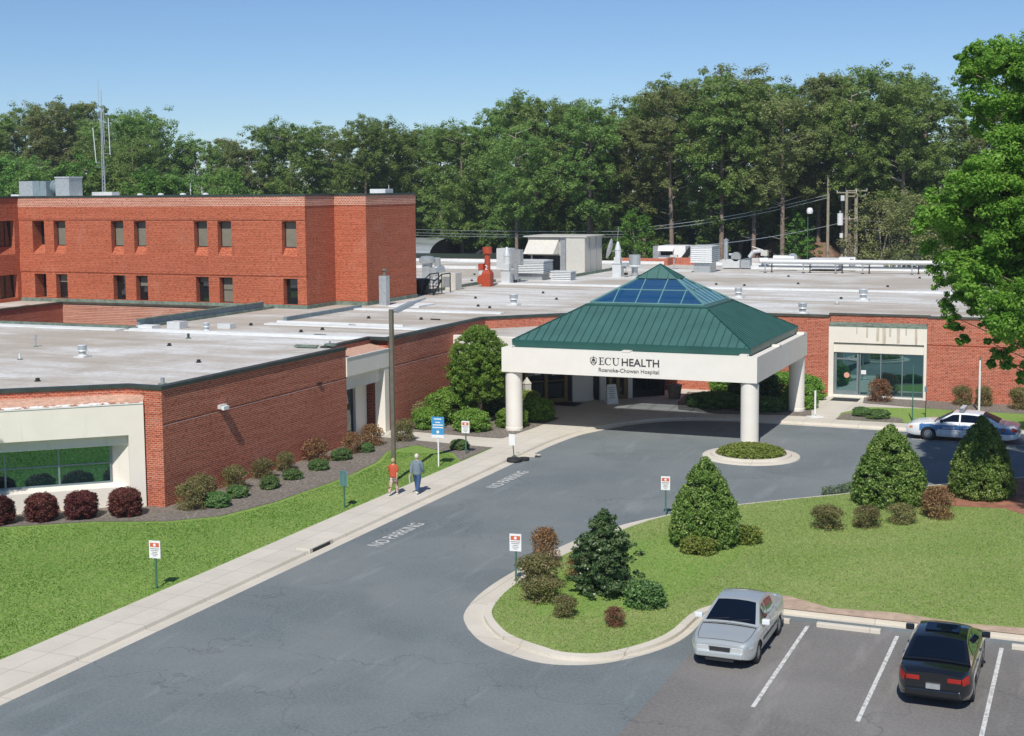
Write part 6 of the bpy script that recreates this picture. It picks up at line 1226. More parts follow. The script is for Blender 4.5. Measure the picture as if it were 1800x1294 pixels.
# dwarf green shrubs in row along side wall
gx = [(-33.2, 46.95), (-33.45, 48.8), (-33.15, 50.8), (-33.25, 52.8), (-33.2, 55.0), (-33.45, 57.5), (-33.3, 59.7), (-29.25, 61.9)]
gl = ['small round green shrub nearest the brick corner in the side bed', 'small round green shrub, second from the brick corner', 'low round green shrub, third from the brick corner', 'low round green shrub, fourth from the brick corner', 'low round green shrub, fifth from the brick corner below the reddish shrub', 'low round green shrub, sixth from the brick corner', 'low dark green shrub in front of the side entrance bushes', 'small round green shrub in the mulch beside the orange headed sign']
d0 = None
for k, ((x, y), lab) in enumerate(zip(gx, gl)):
    if d0 is None: d0 = blob('dwarf_shrub', x, y, .52, .48, .55, 'dwarf', lab, group='low green shrubs along the brick side wall', leaf=.030, n=110, crad=.12, per=110)
    else: dup(d0, (x, y, .13), R(50*k), lab, scale=(.8+.1*(k % 3), .82+.1*(k % 2), .72+.08*(k % 3)))
bx = [(-34.0, 46.3, 1.15, 'bronze_shrub', 'big brownish green shrub nearest the brick corner'), (-34.35, 47.5, 1.25, 'bronze_shrub', 'tall brownish shrub behind the first two low green shrubs'), (-34.4, 50.0, 1.15, 'bronze_shrub', 'brownish green shrub, third from the brick corner'), (-34.5, 52.4, 1.0, 'bronze_shrub', 'bronze shrub, fourth from the brick corner'),
      (-34.55, 54.3, .95, 'bronze_shrub', 'thin bronze shrub, fifth from the brick corner'), (-34.45, 56.8, 1.0, 'red_shrub', 'thin reddish shrub against the middle of the brick side wall'), (-33.8, 59.2, 1.1, 'red_shrub', 'reddish shrub near the side entrance, nearer the camera'), (-33.9, 61.4, 1.15, 'red_shrub', 'larger reddish shrub in front of the side door'), (-32.9, 63.0, 1.2, 'bronze_shrub', 'bronze green shrub right before the brick pier behind the lamp post')]
protos = {}
for k, (x, y, s_, mat, lab) in enumerate(bx):
    if mat not in protos: protos[mat] = blob('bronze_shrub' if mat == 'bronze_shrub' else 'reddish_shrub', x, y, .64, .56, 1.05, mat, lab, group='loose shrubs along the brick side wall', leaf=.036, n=85, per=38, crad=.20, jitter=1.6)
    else: dup(protos[mat], (x, y, .13), R(77*k), lab, scale=(s_*.80, s_*.78, s_*.85))
# burgundy globes by the cream window
b0 = None
for k, (x, y, lab) in enumerate([(-35.75, 44.35, 'round burgundy shrub nearest the brick corner'), (-37.15, 43.4, 'round burgundy shrub, second from the brick corner'), (-38.35, 42.5, 'round dark burgundy shrub, third from the brick corner'), (-39.55, 41.4, 'dark burgundy shrub cut by the left frame edge')]):
    if b0 is None: b0 = blob('burgundy_shrub', x, y, .66, .62, 1.05, 'burgundy', lab, group='round burgundy shrubs below the cream window', leaf=.032, n=200, per=100, crad=.15)
    else: dup(b0, (x, y, .13), R(66*k), lab, scale=(1, 1, .96))
for k, (x, y, s_, lab) in enumerate([(-12.2, 84.5, 1.0, 'reddish green small tree shaped shrub in front of the right glass front'), (-7.5, 84.8, .85, 'brown green shrub against the right brick wall, left one'), (-6.3, 84.9, .85, 'brown green shrub against the right brick wall behind the white post'), (-4.3, 84.2, .95, 'brown green shrub against the right brick wall at the frame edge')]):
    dup(protos['bronze_shrub'] if k else protos['red_shrub'], (x, y, .14), R(40*k), lab, 'loose shrubs along the right facade', scale=(1.05*s_, 1.0*s_, 1.25*s_))
for x, y, r_, lab in ((-12.3, 78.8, .65, 'small low green shrub in the mulch beside the right path, left one'), (-11.35, 78.3, .8, 'small low green shrub in the mulch beside the right path, right one')):
    dup(d0, (x, y, .13), R(30*x), lab, 'low green shrubs beside the right path', scale=(r_*1.6, r_*1.3, .85))
# ground cover of the round planter
C = []; 
for k in range(330):
    a = random.random()*6.283; q = math.sqrt(random.random())*1.5; C.append((ic[0]+q*math.cos(a), ic[1]+q*math.sin(a), .16+.30*(1-(q/1.7)**2)))
o = leaves_mesh('ground_cover', C, np.tile([.2, .2, .17], (len(C), 1)), 60, .055, 'grassy', up=.9); o['label'] = 'yellow green ground cover filling the round planter'; o['category'] = 'ground cover'; o['kind'] = 'stuff'
# island shrubs
isb = [(-17.4, 43.5, .75, 1.45, 'red_shrub', 'reddish brown upright shrub at the island edge right of the small sign'), (-16.6, 41.0, 1.15, 1.2, 'bronze_shrub', 'large loose brownish shrub in front of the island sign'), (-15.9, 39.6, .95, .85, 'bronze_shrub', 'brown green shrub nearest the island nose'), (-15.6, 42.6, .9, 1.0, 'red_shrub', 'reddish shrub left of the dark evergreen'), (-14.7, 38.4, .6, .7, 'bronze_shrub', 'small thin shrub near the island kerb'),
       (-12.75, 40.2, .85, .75, 'dwarf', 'low grey green shrub in the grass beyond the silver car'), (-13.0, 38.1, .5, .6, 'red_shrub', 'thin reddish shrub on the grass left of the silver car'), (-9.35, 52.1, .95, 1.0, 'bronze_shrub', 'bronze shrub on the island left of the other two before the middle holly'), (-8.0, 52.9, .85, .9, 'bronze_shrub', 'thin bronze shrub in the grass before the middle holly'), (-6.9, 54.0, .8, .85, 'bronze_shrub', 'sparse bronze shrub right of the middle holly'), (-5.7, 55.4, .95, 1.35, 'red_shrub', 'upright bronze red shrub right of the middle holly'),
       (-11.8, 48.9, .9, .6, 'grassy', 'low light green shrub right of the left holly'), (-12.9, 46.9, .8, .55, 'grassy', 'low light green shrub before the left holly')]
for x, y, r_, h_, mat, lab in isb:
    if mat in protos: dup(protos[mat], (x, y, .14), R(100*x), lab, 'loose shrubs on the island', scale=(r_*1.05, r_*1.05, h_*.82))
    else:
        n_ = blob('low_shrub', x, y, r_*.8, r_*.6, h_, mat, lab, group='loose shrubs on the island', leaf=.045, n=80, per=34); protos.setdefault('low_'+mat, n_)
C = [(-10.6+.09*k+random.uniform(-.1, .1), 58.3+.12*k+random.uniform(-.15, .15), .2) for k in range(22)]
o = leaves_mesh('grass_tuft', C, np.tile([.14, .14, .22], (len(C), 1)), 40, .08, 'dwarf', up=0, aspect=.2); tag(o, 'grey green tufts along the kerb left of the middle holly', 'grass tuft', kind='stuff')

# short grass blades over the lawns so their edges and surface read as grass
def blades(name, poly, n, z, h, mat, lab):
    P2 = np.array(poly); lo, hi = P2.min(0), P2.max(0); pts = rng.uniform(lo, hi, (n*2, 2))
    inside = np.zeros(len(pts), bool); j = len(P2)-1
    for i in range(len(P2)):
        c = ((P2[i, 1] > pts[:, 1]) != (P2[j, 1] > pts[:, 1])) & (pts[:, 0] < (P2[j, 0]-P2[i, 0])*(pts[:, 1]-P2[i, 1])/(P2[j, 1]-P2[i, 1]+1e-12)+P2[i, 0]); inside ^= c; j = i
    pts = pts[inside][:n]; k = len(pts); a = rng.random(k)*6.283; hh = h*(.5+rng.random(k)); wd = .014+.012*rng.random(k)
    B = np.stack([pts[:, 0], pts[:, 1], np.full(k, z)], 1); t_ = np.stack([np.cos(a), np.sin(a), np.zeros(k)], 1)*wd[:, None]
    lean = np.stack([rng.normal(size=k)*.03, rng.normal(size=k)*.03, hh], 1)
    V = np.stack([B-t_, B+t_, B+lean+t_*.4, B+lean-t_*.4], 1).reshape(-1, 3)
    # patchy tone
    tn = np.clip(.5+.28*np.sin(pts[:, 0]*.9+np.sin(pts[:, 1]*.7))*np.cos(pts[:, 1]*.8)+rng.normal(size=k)*.2, 0, 1)
    o = quadmesh(name, V, tn, mat); tag(o, lab, 'grass', kind='stuff'); return o
MAT['blade'] = leafmat('grass_blades', (.10, .20, .03), (.19, .34, .06), (.33, .42, .12), .45)
MAT['blade_dry'] = leafmat('grass_blades_dry', (.28, .40, .10), (.40, .52, .16), (.52, .56, .24), .6)
_L = [tuple(q) for q in inner]; _i = [k for k, q in enumerate(_L) if q[0] < -6.8 or (q[1] < 45 and q[0] < 4)]
ISL_POLY = [_L[k] for k in _i]
_mx = max(range(len(ISL_POLY)), key=lambda k: ISL_POLY[k][1])
ISL_POLY = ISL_POLY[:_mx+1]+[(-7.0, 58.5), (-5.4, 57.5), (-3.4, 57.8), (-1.6, 55.9), (3, 55.4), (3, 42.4), (-1, 42.4), (-3.5, 42.1), (-5.5, 42.45), (-7.4, 42.2), (-8.9, 43.0), (-10.1, 42.6)]+[q for q in ISL_POLY[_mx+1:] if q[1] < 42.4 and q[0] < -10.4]
blades('lawn_grass', [(-27.9, 24), (-27.9, 59.0), (-29.1, 60.6), (-32.2, 60.0), (-31.3, 57.5), (-31.0, 53.8), (-31.2, 48.5), (-31.8, 45.4), (-33.4, 43.9), (-36.2, 42.8), (-39.6, 40.3), (-41, 38), (-41, 24)], 70000, .118, .03, 'blade', 'mown green grass on the left lawn')
blades('lawn_grass', ISL_POLY, 90000, .134, .03, 'blade_dry', 'mown patchy grass on the island')

# ------------------------------------------------ trees
def pine_proto(k, H, mat, Rmax, base, dense=60, lean=0.0):
    t = thing('pine_tree', 'x', 'tree', (0, 0, 0))
    n = dense; h = base+(1-base)*rng.random(n)**.85; env = np.sqrt(np.clip(1-((h-(base+.52*(1-base)))/(.56*(1-base)))**2, .04, 1))
    a = rng.random(n)*6.283; r = env*Rmax*np.sqrt(.12+.88*rng.random(n))
    C = np.stack([r*np.cos(a), r*np.sin(a), h*H-.4], 1)
    Rd = np.stack([1.15*np.ones(n), 1.15*np.ones(n), .85*np.ones(n)], 1)*(.65+.7*rng.random(n))[:, None]*(Rmax/4.2)
    # each clump = cluster of smaller tufts
    m_ = 7; off = rng.normal(size=(n, m_, 3))*.55; C2 = (C[:, None, :]+off*Rd[:, None, :]*1.15).reshape(-1, 3); R2 = np.repeat(Rd*.48, m_, 0)*(.8+.4*rng.random((n*m_, 1)))
    leaves_mesh('crown', C2, R2, 62, .15, mat, t, up=1.25, shell=.3, aspect=.5, jitter=.85, tone=np.repeat(rng.random(n), m_)*.8+.2*rng.random(n*m_))
    m = MB(); m.tube((0, 0, -.3), (lean*.5, 0, H*.5), .30, 'bark', 9, .22); m.tube((lean*.5, 0, H*.5), (lean, 0, H*.95), .22, 'bark', 8, .06)
    for i in rng.choice(n, min(n, 26), replace=False):
        z_ = max(C[i, 2]-abs(r[i])*.35, H*base*.9); m.tube((lean*z_/H, 0, z_), tuple(C[i]), .075, 'bark_grey', 4, .03)
    for i in range(5):
        a_ = random.random()*6.28; z_ = H*(base-.05-.25*random.random()); m.tube((lean*z_/H, 0, z_), (1.6*math.cos(a_), 1.6*math.sin(a_), z_+.4), .04, 'bark_grey', 4, .015)
    m.build('trunk', t); return t, H
def decid_proto(H, mat, Rmax, n=70, z0=.12, leaf=.16, per=30, name='broadleaf_tree', sparse=1.0):
    t = thing(name, 'x', 'tree', (0, 0, 0))
    h = z0+(1-z0)*rng.random(n)**.9; env = np.sqrt(np.clip(1-((h-.52)/.50)**2, .05, 1)); a = rng.random(n)*6.283; r = env*Rmax*np.sqrt(.15+.85*rng.random(n))
    C = np.stack([r*np.cos(a), r*np.sin(a), h*H-.3], 1); Rd = np.ones((n, 3))*np.array([1.25, 1.25, .95])*(.6+.6*rng.random(n))[:, None]*(Rmax/4.5)
    m_ = 8; off = rng.normal(size=(n, m_, 3))*.6; C2 = (C[:, None, :]+off*Rd[:, None, :]).reshape(-1, 3); R2 = np.repeat(Rd*.5, m_, 0)*(.8+.4*rng.random((n*m_, 1)))
    leaves_mesh('crown', C2, R2, int(per*sparse*1.25), leaf, mat, t, up=1.2, shell=.4, jitter=.85, tone=np.repeat(rng.random(n), m_)*.8+.2*rng.random(n*m_))
    m = MB(); m.tube((0, 0, -.3), (0.1, 0, H*.45), .22, 'bark_grey', 8, .14)
    for i in rng.choice(n, min(n, 22), replace=False): m.tube((0.05, 0, min(C[i, 2]*.6, H*.45)), tuple(C[i]), .07, 'bark_grey', 4, .025)
    m.build('trunk', t); return t, H
pines = [pine_proto(0, 24, 'pine', 4.3, .34, 86), pine_proto(1, 24, 'pine', 3.7, .42, 70, .8), pine_proto(2, 24, 'pine', 4.8, .28, 105), pine_proto(3, 24, 'pine_brown', 4.5, .33, 92, -.5), pine_proto(4, 24, 'pine', 4.0, .22, 92, .4), pine_proto(5, 24, 'pine_brown', 3.6, .38, 66)]
front = [pine_proto(6, 24, 'pine', 4.6, .48, 72), pine_proto(7, 24, 'pine', 4.2, .44, 62, .5), pine_proto(8, 24, 'pine_brown', 4.3, .50, 60, -.6)]
decs = [decid_proto(16, 'decid', 4.6), decid_proto(16, 'decid', 4.0, 60), decid_proto(16, 'decid_bright', 4.2, 66), decid_proto(16, 'pine', 5.0, 84)]
PINES = [(-63.2, 150, 20.5), (-56.6, 156, 22.5), (-46.4, 157, 24.5), (-40.9, 158, 25), (-37.5, 159, 24.5), (-33.6, 157, 23), (-27.0, 162, 24.5), (-21.0, 160, 24.0), (-51, 160, 21), (-161.0, 165, 25.0), (-158.9, 170, 25.2), (-160.7, 178, 27.1), (-145.0, 165, 25.2), (-147.1, 172, 26.8), (-146.5, 176, 26.7), (-150.4, 158, 22.4), (-127.5, 160, 24.2), (-129.4, 168, 24.7), (-117.7, 150, 20.3), (-127.7, 156, 20.6), (-130.4, 175, 18.4), (-123.6, 172, 21.0), (-124.1, 180, 20.7), (-113.4, 170, 19.5), (-113.7, 176, 22.0), (-106.1, 170, 22.7), (-108.8, 182, 22.7), (-102.8, 178, 20.9), (-91.6, 165, 22.2), (-92.6, 172, 22.6), (-93.3, 178, 21.9), (-93.2, 186, 22.2), (-86.5, 178, 21.4), (-78.6, 168, 21.6), (-79.0, 175, 21.5), (-74.5, 170, 23.5), (-69.3, 164, 24.5), (-65.4, 162, 24.4), (-64.2, 168, 23.7), (-57.5, 160, 22.3), (-58.4, 170, 20.5), (-54.2, 165, 22.0), (-53.5, 170, 25.0), (-48.1, 162, 25.6), (-48.5, 172, 25.7), (-42.6, 160, 25.9), (-40.5, 165, 26.5), (-38.9, 170, 25.5), (-38.9, 178, 22.9), (-35.0, 172, 24.8), (-31.1, 165, 25.6), (-30.0, 172, 26.6), (-28.9, 178, 26.0), (-24.4, 166, 26.0), (-22.3, 172, 26.2), (-19.3, 166, 24.2), (-18.1, 172, 22.7), (-16.8, 176, 20.1), (-13.7, 170, 19.1), (-10.3, 165, 20.7), (-7.0, 170, 22.1), (-3.3, 165, 21.1)]
DEC = [(-129.0, 140, 17.4), (-119.5, 135, 16.3), (-116.4, 138, 16.7), (-112.8, 140, 15.6), (-104.6, 136, 15.1), (-101.8, 140, 15.1), (-94.8, 138, 15.3), (-92.3, 142, 16.9), (-92.1, 150, 18.8), (-84.9, 146, 16.9), (-83.6, 152, 18.8), (-77.5, 155, 16.9), (-83.0, 170, 16.0), (-78.9, 172, 15.6), (-73.0, 170, 14.3), (-68.2, 172, 13.5), (-61.9, 170, 14.2), (-54.6, 176, 14.1), (-47.4, 172, 14.0), (-44.0, 176, 12.6), (-40.0, 178, 14.7), (-35.3, 180, 13.9), (-32.1, 182, 13.4), (-25.6, 174, 12.7), (-21.5, 168, 13.9), (-26.0, 184, 14.8), (-15.2, 167, 14.5), (-11.8, 162, 15.1), (-8.8, 160, 15.6), (-5.4, 162, 16.2), (-135.6, 140, 19.3)]
def zone(x, y):
    az = math.degrees(math.atan2(-x, y))
    if az > 39: return 'at the far left'
    if az > 33: return 'past the antenna mast'
    if az > 27: return 'behind the stepped wing end'
    if az > 21: return 'behind the rooftop units'
    if az > 14.5: return 'behind the green roof peak'
    if az > 8: return 'behind the long roof pipe'
    return 'behind the big near tree'
ORD = ['first', 'second', 'third', 'fourth', 'fifth', 'sixth', 'seventh', 'eighth', 'ninth', 'tenth', 'eleventh', 'twelfth', 'thirteenth', 'fourteenth']
placed = []
rt = random.Random(3); used = set()
def place(protos, i, x, y, h, lab, grp):
    t_, H0 = protos[i]; s_ = h/H0; sx = s_*rt.uniform(.92, 1.1)
    if (id(t_)) not in used:
        used.add(id(t_)); t_.location = (x, y, 0); t_.scale = (sx, sx, s_); t_['label'] = lab; t_['group'] = grp; placed.append((lab, x/y, t_))
    else: placed.append((lab, x/y, dup(t_, (x, y, 0), rt.uniform(0, 6.28), lab, grp, (sx, sx, s_))))
for k, (x, y, h) in enumerate(PINES[:9]):
    kind = 'tall open crowned pine' if k % 3 < 2 else 'tall open crowned olive pine'; place(front, k % 3, x, y, h, f'{kind} @ {zone(x, y)}', f'{kind}s {zone(x, y)}')
for k, (x, y, h) in enumerate(PINES[9:]):
    if x > -60 and k % 4 == 3: continue
    i = rt.choice([0, 1, 2, 3, 4, 5, 2, 0, 4]); kind = 'tall dull olive pine' if i in (3, 5) else 'tall green pine'
    if k < 6: i = k;  kind = 'tall dull olive pine' if i in (3, 5) else 'tall green pine'
    place(pines, i, x, y, h, f'{kind} @ {zone(x, y)}', f'{kind}s {zone(x, y)}')
for k, (x, y, h) in enumerate(DEC):
    if x > -60 and k > 3: y += 8; h *= .82
    if -93 < x < -60: f_ = 196/y; x *= f_; y = 196+(k % 3)*4; h *= .92
    i = rt.choice([0, 1, 0, 1, 3, 2]) if k > 3 else k; kind = ['mid green leafy tree', 'mid green leafy tree', 'bright green leafy tree', 'dark bushy tree'][i]
    place(decs, i, x, y, h, f'{kind} @ {zone(x, y)}', f'{kind}s {zone(x, y)}')
for k in range(10):      # lower leafy growth between the pine trunks
    x = -128+k*3.6+rt.uniform(-1.2, 1.2); y = 156+rt.uniform(0, 16)
    i = rt.choice([0, 1, 2, 3]); kind = ['mid green leafy tree', 'mid green leafy tree', 'bright green leafy tree', 'dark bushy tree'][i]
    place(decs, i, x, y, rt.uniform(5.5, 10.5), f'small {kind} @ {zone(x, y)}', f'small {kind}s {zone(x, y)}')
# second line farther back closing the gaps
for k in range(46):
    x = -205+k*4.6+rt.uniform(-1.5, 1.5); y = 196+rt.uniform(-5, 22); h = rt.uniform(10, 15)
    i = rt.choice([0, 1, 3, 3]); kind = ['mid green leafy tree', 'mid green leafy tree', 'bright green leafy tree', 'dark bushy tree'][i]
    place(decs, i, x, y, h, f'far {kind} @ {zone(x, y)}', f'far {kind}s {zone(x, y)}')
from collections import defaultdict
_g = defaultdict(list)
for lab, az_, o_ in placed: _g[lab].append((az_, o_))
for lab, L_ in _g.items():
    L_.sort(key=lambda q: q[0])
    if len(L_) > 1:
        for k, (a_, o_) in enumerate(L_): o_['label'] = lab.replace(' @', f', {ORD[k]} from the left,' if k < 14 else ' @').replace(' @', '')
    else: L_[0][1]['label'] = lab.replace(' @', '')
def single(x, y, h, i, lab, name=None, group=None):
    t_, H0 = decs[i]; s_ = h/H0; o = dup(t_, (x, y, 0), rt.uniform(0, 6), lab, None, (s_, s_, s_))
    if 'group' in o: del o['group']
    if group: o['group'] = group
    return o
single(-48.7, 150, 10.0, 2, 'bright lime green round tree right behind the lone white stack')
single(-33.0, 160, 9.6, 2, 'bright green bushy tree behind the long roof pipe left of the poles')
single(-62.0, 160, 7.4, 2, 'small bright green tree behind the beige air handler')
yt, _ = decid_proto(12, 'decid_yellow', 4.4, 70, .25, .13, 22, 'spring_leaf_tree'); yt.location = (-17.3, 142, 0); yt.scale = (1.0, 1.0, 1.0); yt['label'] = 'open branched yellow green tree budding right of the utility poles'
_o = dup(yt, (-21.6, 150, 0), 2.0, 'yellow green budding tree directly behind the right utility pole', scale=(.85, .85, .96))
_o = dup(yt, (-13.4, 148, 0), 4.0, 'yellow green budding tree half hidden by the near tree at the right', scale=(.95, .95, 1.02))
# white flowering shrub
t = thing('flowering_shrub', 'white blossoming shrub at the foot of the budding trees', 'shrub', (-17.5, 140.9, 3.4)); local(t)
MAT['blossom'] = leafmat('white_blossom', (.45, .45, .42), (.65, .65, .62), (.8, .8, .78), .3)
leaves_mesh('foliage', [(random.uniform(-1.2, 1.2), random.uniform(-.5, .5), 1.6+random.uniform(0, .9)) for _ in range(30)], .35, 30, .10, 'blossom', t); stem(t, 1.8, .06)

# ------------------------------------------------ near tree at the right
t = thing('near_leafy_tree', 'big bright green leafy tree at the right frame edge, hanging over the hospital roof', 'tree', (1.9, 57, .13)); local(t)
BTa = np.array(BT); C = BTa[:, :3]-np.array([1.9, 57, .13]); rr = BTa[:, 3]
m_ = 9; n = len(C); off = rng.normal(size=(n, m_, 3)); off /= np.linalg.norm(off, axis=2)[:, :, None]; off *= rng.random((n, m_, 1))**.4
C2 = (C[:, None, :]+off*rr[:, None, None]*np.array([1.0, 1.0, .8])).reshape(-1, 3); R2 = np.repeat(rr, m_)*.46*(.7+.6*rng.random(n*m_)); R2 = np.stack([R2, R2, R2*.75], 1)
cnt = (190*np.clip(np.repeat(rr, m_), .35, 1.2)**1.6).astype(int)+20
leaves_mesh('crown', C2, R2, cnt, .066, 'big_tree', t, up=.9, shell=.3, aspect=.6, tone=np.repeat(rng.random(n), m_)*.7+.3*rng.random(n*m_))
m = MB(); m.tube((0, 0, -.3), (-.1, .1, 5.5), .42, 'bark_grey', 12, .33); m.tube((-.1, .1, 5.5), (-.5, 0, 11), .33, 'bark_grey', 10, .2); m.tube((-.5, 0, 11), (-.9, 0, 16), .2, 'bark_grey', 8, .08)
for i in range(n):
    if i % 3: continue
    p = C[i]; hz = math.hypot(p[0], p[1]); z_ = min(max(2.8, p[2]-hz*.55), 15); bx_ = -.1-.05*z_
    mid = (bx_+(p[0]-bx_)*.5, p[1]*.5, z_+(p[2]-z_)*.62); m.tube((bx_, 0, z_), mid, .08, 'bark', 5, .05); m.tube(mid, tuple(p), .045, 'bark', 4, .012)
m.build('trunk', t)
# tree outside the left frame edge that shades the cream panel
t = thing('shade_tree', 'leafy tree just outside the left frame edge, shading the cream window panel', 'tree', (-40.2, 35.4, .12)); local(t)
C = np.stack([rng.normal(size=46)*.9, rng.normal(size=46)*.9, rng.uniform(7.2, 11.6, 46)], 1)
leaves_mesh('crown', C, .6, 160, .09, 'decid', t); stem(t, 9.5, .14)

# ================================================================== BACKGROUND HOUSES, POLES
def house(name, lab, x0, x1, y0, y1, z1, zr, wallm, roofm, ridge='x', over=.4, wins=()):
    t = thing(name, lab, 'house', ((x0+x1)/2, (y0+y1)/2, 0))
    m = MB(); m.box(x0, y0, 0, x1, y1, z1, wallm)
    if ridge == 'y':
        xc = (x0+x1)/2
        m.face([(x0, y0, z1), (x1, y0, z1), (xc, y0, zr-.15)], wallm); m.face([(x0, y1, z1), (x1, y1, z1), (xc, y1, zr-.15)][::-1], wallm)
    m.build('wall', t)
    m = MB()
    if ridge == 'y':
        xc = (x0+x1)/2
        for s_, xe in ((-1, x0-over), (1, x1+over)):
            e = z1-(zr-z1)*over/((x1-x0)/2)
            q = [(xe, y0-over, e), (xc, y0-over, zr), (xc, y1+over, zr), (xe, y1+over, e)]; m.face(q if s_ > 0 else q[::-1], roofm); m.face([(a, b, c-.15) for a, b, c in (q[::-1] if s_ > 0 else q)], roofm); m.face([q[0], q[1], (q[1][0], q[1][1], q[1][2]-.15), (q[0][0], q[0][1], q[0][2]-.15)], 'white')
    else:
        yc = (y0+y1)/2; inx = min(3.0, (x1-x0)*.25)
        A = [(x0-over, y0-over, z1-.1), (x1+over, y0-over, z1-.1), (x1+over, y1+over, z1-.1), (x0-over, y1+over, z1-.1)]; r0, r1 = (x0+inx, yc, zr), (x1-inx, yc, zr)
        m.face([A[0], A[1], r1, r0], roofm); m.face([A[2], A[3], r0, r1], roofm); m.face([A[1], A[2], r1], roofm); m.face([A[3], A[0], r0], roofm)
    m.build('roof', t)
    for (wx, wz, ww, wh) in wins:
        m = MB(); m.box(wx, y0-.06, wz, wx+ww, y0-.005, wz+wh, 'glass_dark'); f = m.build('window', t)
    return t
house('white_house', 'white gabled house half hidden by trees right of the brick wing', -97.5, -91.0, 190, 200, 5.2, 8.6, 'siding', 'roof_dark', 'y', wins=[(-95.8, 5.2, .8, 1.3), (-93.4, 4.0, .8, 1.2), (-94.7, 6.4, .5, .8)])
house('white_house', 'pale house with a grey porch roof right of the white gabled house', -88.5, -78, 205, 214, 7.0, 9.6, 'grey_siding', 'roof_dark', 'x', wins=[(-86.5, 4.8, .8, 1.8), (-84.0, 4.8, .8, 1.8), (-81.5, 4.8, .8, 1.8)])
house('dark_roofed_building', 'long low building with a dark shingled roof behind the hospital roof', -84, -66, 166, 182, 3.6, 7.0, 'grey_siding', 'roof_dark', 'x')
house('dark_roofed_building', 'low building with a dark roof left of the beige air handler', -72, -60.5, 160, 168, 3.0, 5.6, 'grey_siding', 'roof_dark', 'x')
house('dark_roofed_building', 'low building with a dark roof behind the white packaged rooftop unit', -53, -37.5, 166, 176, 4.6, 7.8, 'siding', 'roof_dark', 'x')
house('brown_roofed_house', 'low house with a brown hipped roof left of the utility poles', -39.5, -27.0, 158, 170, 3.2, 6.4, 'brick', 'roof_brown', 'x')
house('brick_house', 'red brick house with a dark steep roof behind the utility poles', -34.5, -24.5, 176, 186, 6.2, 9.3, 'brick', 'roof_dark', 'y', wins=[(-33, 2.6, 1.2, 1.6), (-30, 2.6, 1.2, 1.6), (-27, 2.6, 1.2, 1.6)])
t = thing('barrel_roofed_building', 'grey barrel vaulted metal roof right behind the corner of the brick wing', 'building', (-82, 166, 0))
m = MB(); nr = 12
P_ = [(-88+9.5*0, 0)]
pts = [(166+6.0*(1-math.cos(math.pi*k/nr))-6, 4.6+2.0*math.sin(math.pi*k/nr)) for k in range(nr+1)]
for (y0, z0_), (y1, z1_) in zip(pts[:-1], pts[1:]): m.face([(-92, y0, z0_), (-79.5, y0, z0_), (-79.5, y1, z1_), (-92, y1, z1_)], 'galv')
m.build('barrel_roof', t)
m = MB(); m.face([(-79.52, y, z-.05) for y, z in pts]+[(-79.52, pts[-1][0], 4.6)], 'dark_metal'); m.build('gable', t)
m = MB(); m.box(-92, 160.2, 0, -79.6, 171.8, 4.55, 'dark_metal'); m.build('wall', t)
t = thing('dark_low_roof', 'wide dark flat roof strip behind the left rear of the hospital roof', 'building', (-75, 150, 0))
m = MB(); m.box(-90, 146.5, 0, -64, 157, 4.85, 'roof_dark'); m.box(-90, 146.4, 4.85, -64, 157, 5.0, 'coping'); m.build('block', t)

def pole(name, x, y, h, r_, lab, arms=(), mat='wood_pole', cat='utility pole'):
    t = thing(name, lab, cat, (x, y, 0)); m = MB(); m.tube((x, y, -.2), (x, y, h), r_, mat, 10, r_*.72); m.build('pole', t)
    for dx, dz, L in arms:
        m = MB(); m.box(x-L/2+dx, y-.08, h-dz-.06, x+L/2+dx, y+.08, h-dz+.06, mat)
        for k in range(3): m.cyl((x-L/2+dx+L*k/2*.96+.05, y), .05, h-dz+.06, h-dz+.25, 'galv_white', 6)
        m.build('crossarm', t)
    return t
pole('utility_pole', -29.1, 160, 14.2, .20, 'tallest wooden utility pole, leftmost of the pole group', ())
t = pole('utility_pole', -26.7, 158, 12.3, .22, 'grey utility pole carrying a white transformer', ((0, .1, 2.2), (.3, 3.0, 1.8)))
m = MB(); m.cyl((-27.35, 157.8), .33, 8.6, 9.9, 'white', 14); m.cyl((-27.35, 157.8), .12, 9.9, 10.2, 'galv', 8); m.build('transformer', t, smooth=True)
m = MB(); m.cyl((-27.2, 157.8), .2, 7.2, 7.7, 'white', 10); m.build('meter', t); m = MB(); m.box(-27.3, 157.7, 11.3, -26.9, 157.9, 11.9, 'galv_white'); m.build('insulator_box', t)
pole('utility_pole', -25.75, 158.6, 12.6, .27, 'thick pale green tinted utility pole right of the transformer pole', ((0, .2, 2.4), (0, .8, 2.0)))
pole('utility_pole', -28.0, 163, 11.9, .2, 'utility pole between the tallest pole and the transformer pole', ())
pole('utility_pole', -26.4, 160.5, 6.5, .16, 'short wooden pole between the two main utility poles', ())
t = pole('yard_lamp_pole', -29.8, 152, 9.6, .06, 'thin pole with a white round lamp left of the utility poles', (), 'green_post', 'lamp pole')
m = MB(); m.lathe((-29.6, 152, 10.2), [(0, -.25), (.3, -.2), (.36, .1), (.25, .4), (0, .45)], 'white', 14); m.build('lamp', t, smooth=True)
def cable(p, q, sag, lab, r_=.034, n=16):
    m = MB(); pts = []
    for k in range(n+1):
        s_ = k/n; pts.append((p[0]+(q[0]-p[0])*s_, p[1]+(q[1]-p[1])*s_, p[2]+(q[2]-p[2])*s_-sag*4*s_*(1-s_)))
    m.path(pts, r_, 'galv', 4); tag(m.build('overhead_wire', origin=p), lab, 'wire', 'overhead wires behind the hospital roof')
for k, dz in enumerate((0, .45, .8)): cable((-92, 162, 8.1-dz), (-50.4, 156, 7.9-dz*.8), .25, ['upper wire', 'middle wire', 'lower wire'][k]+' of the three running left of the bright green tree')
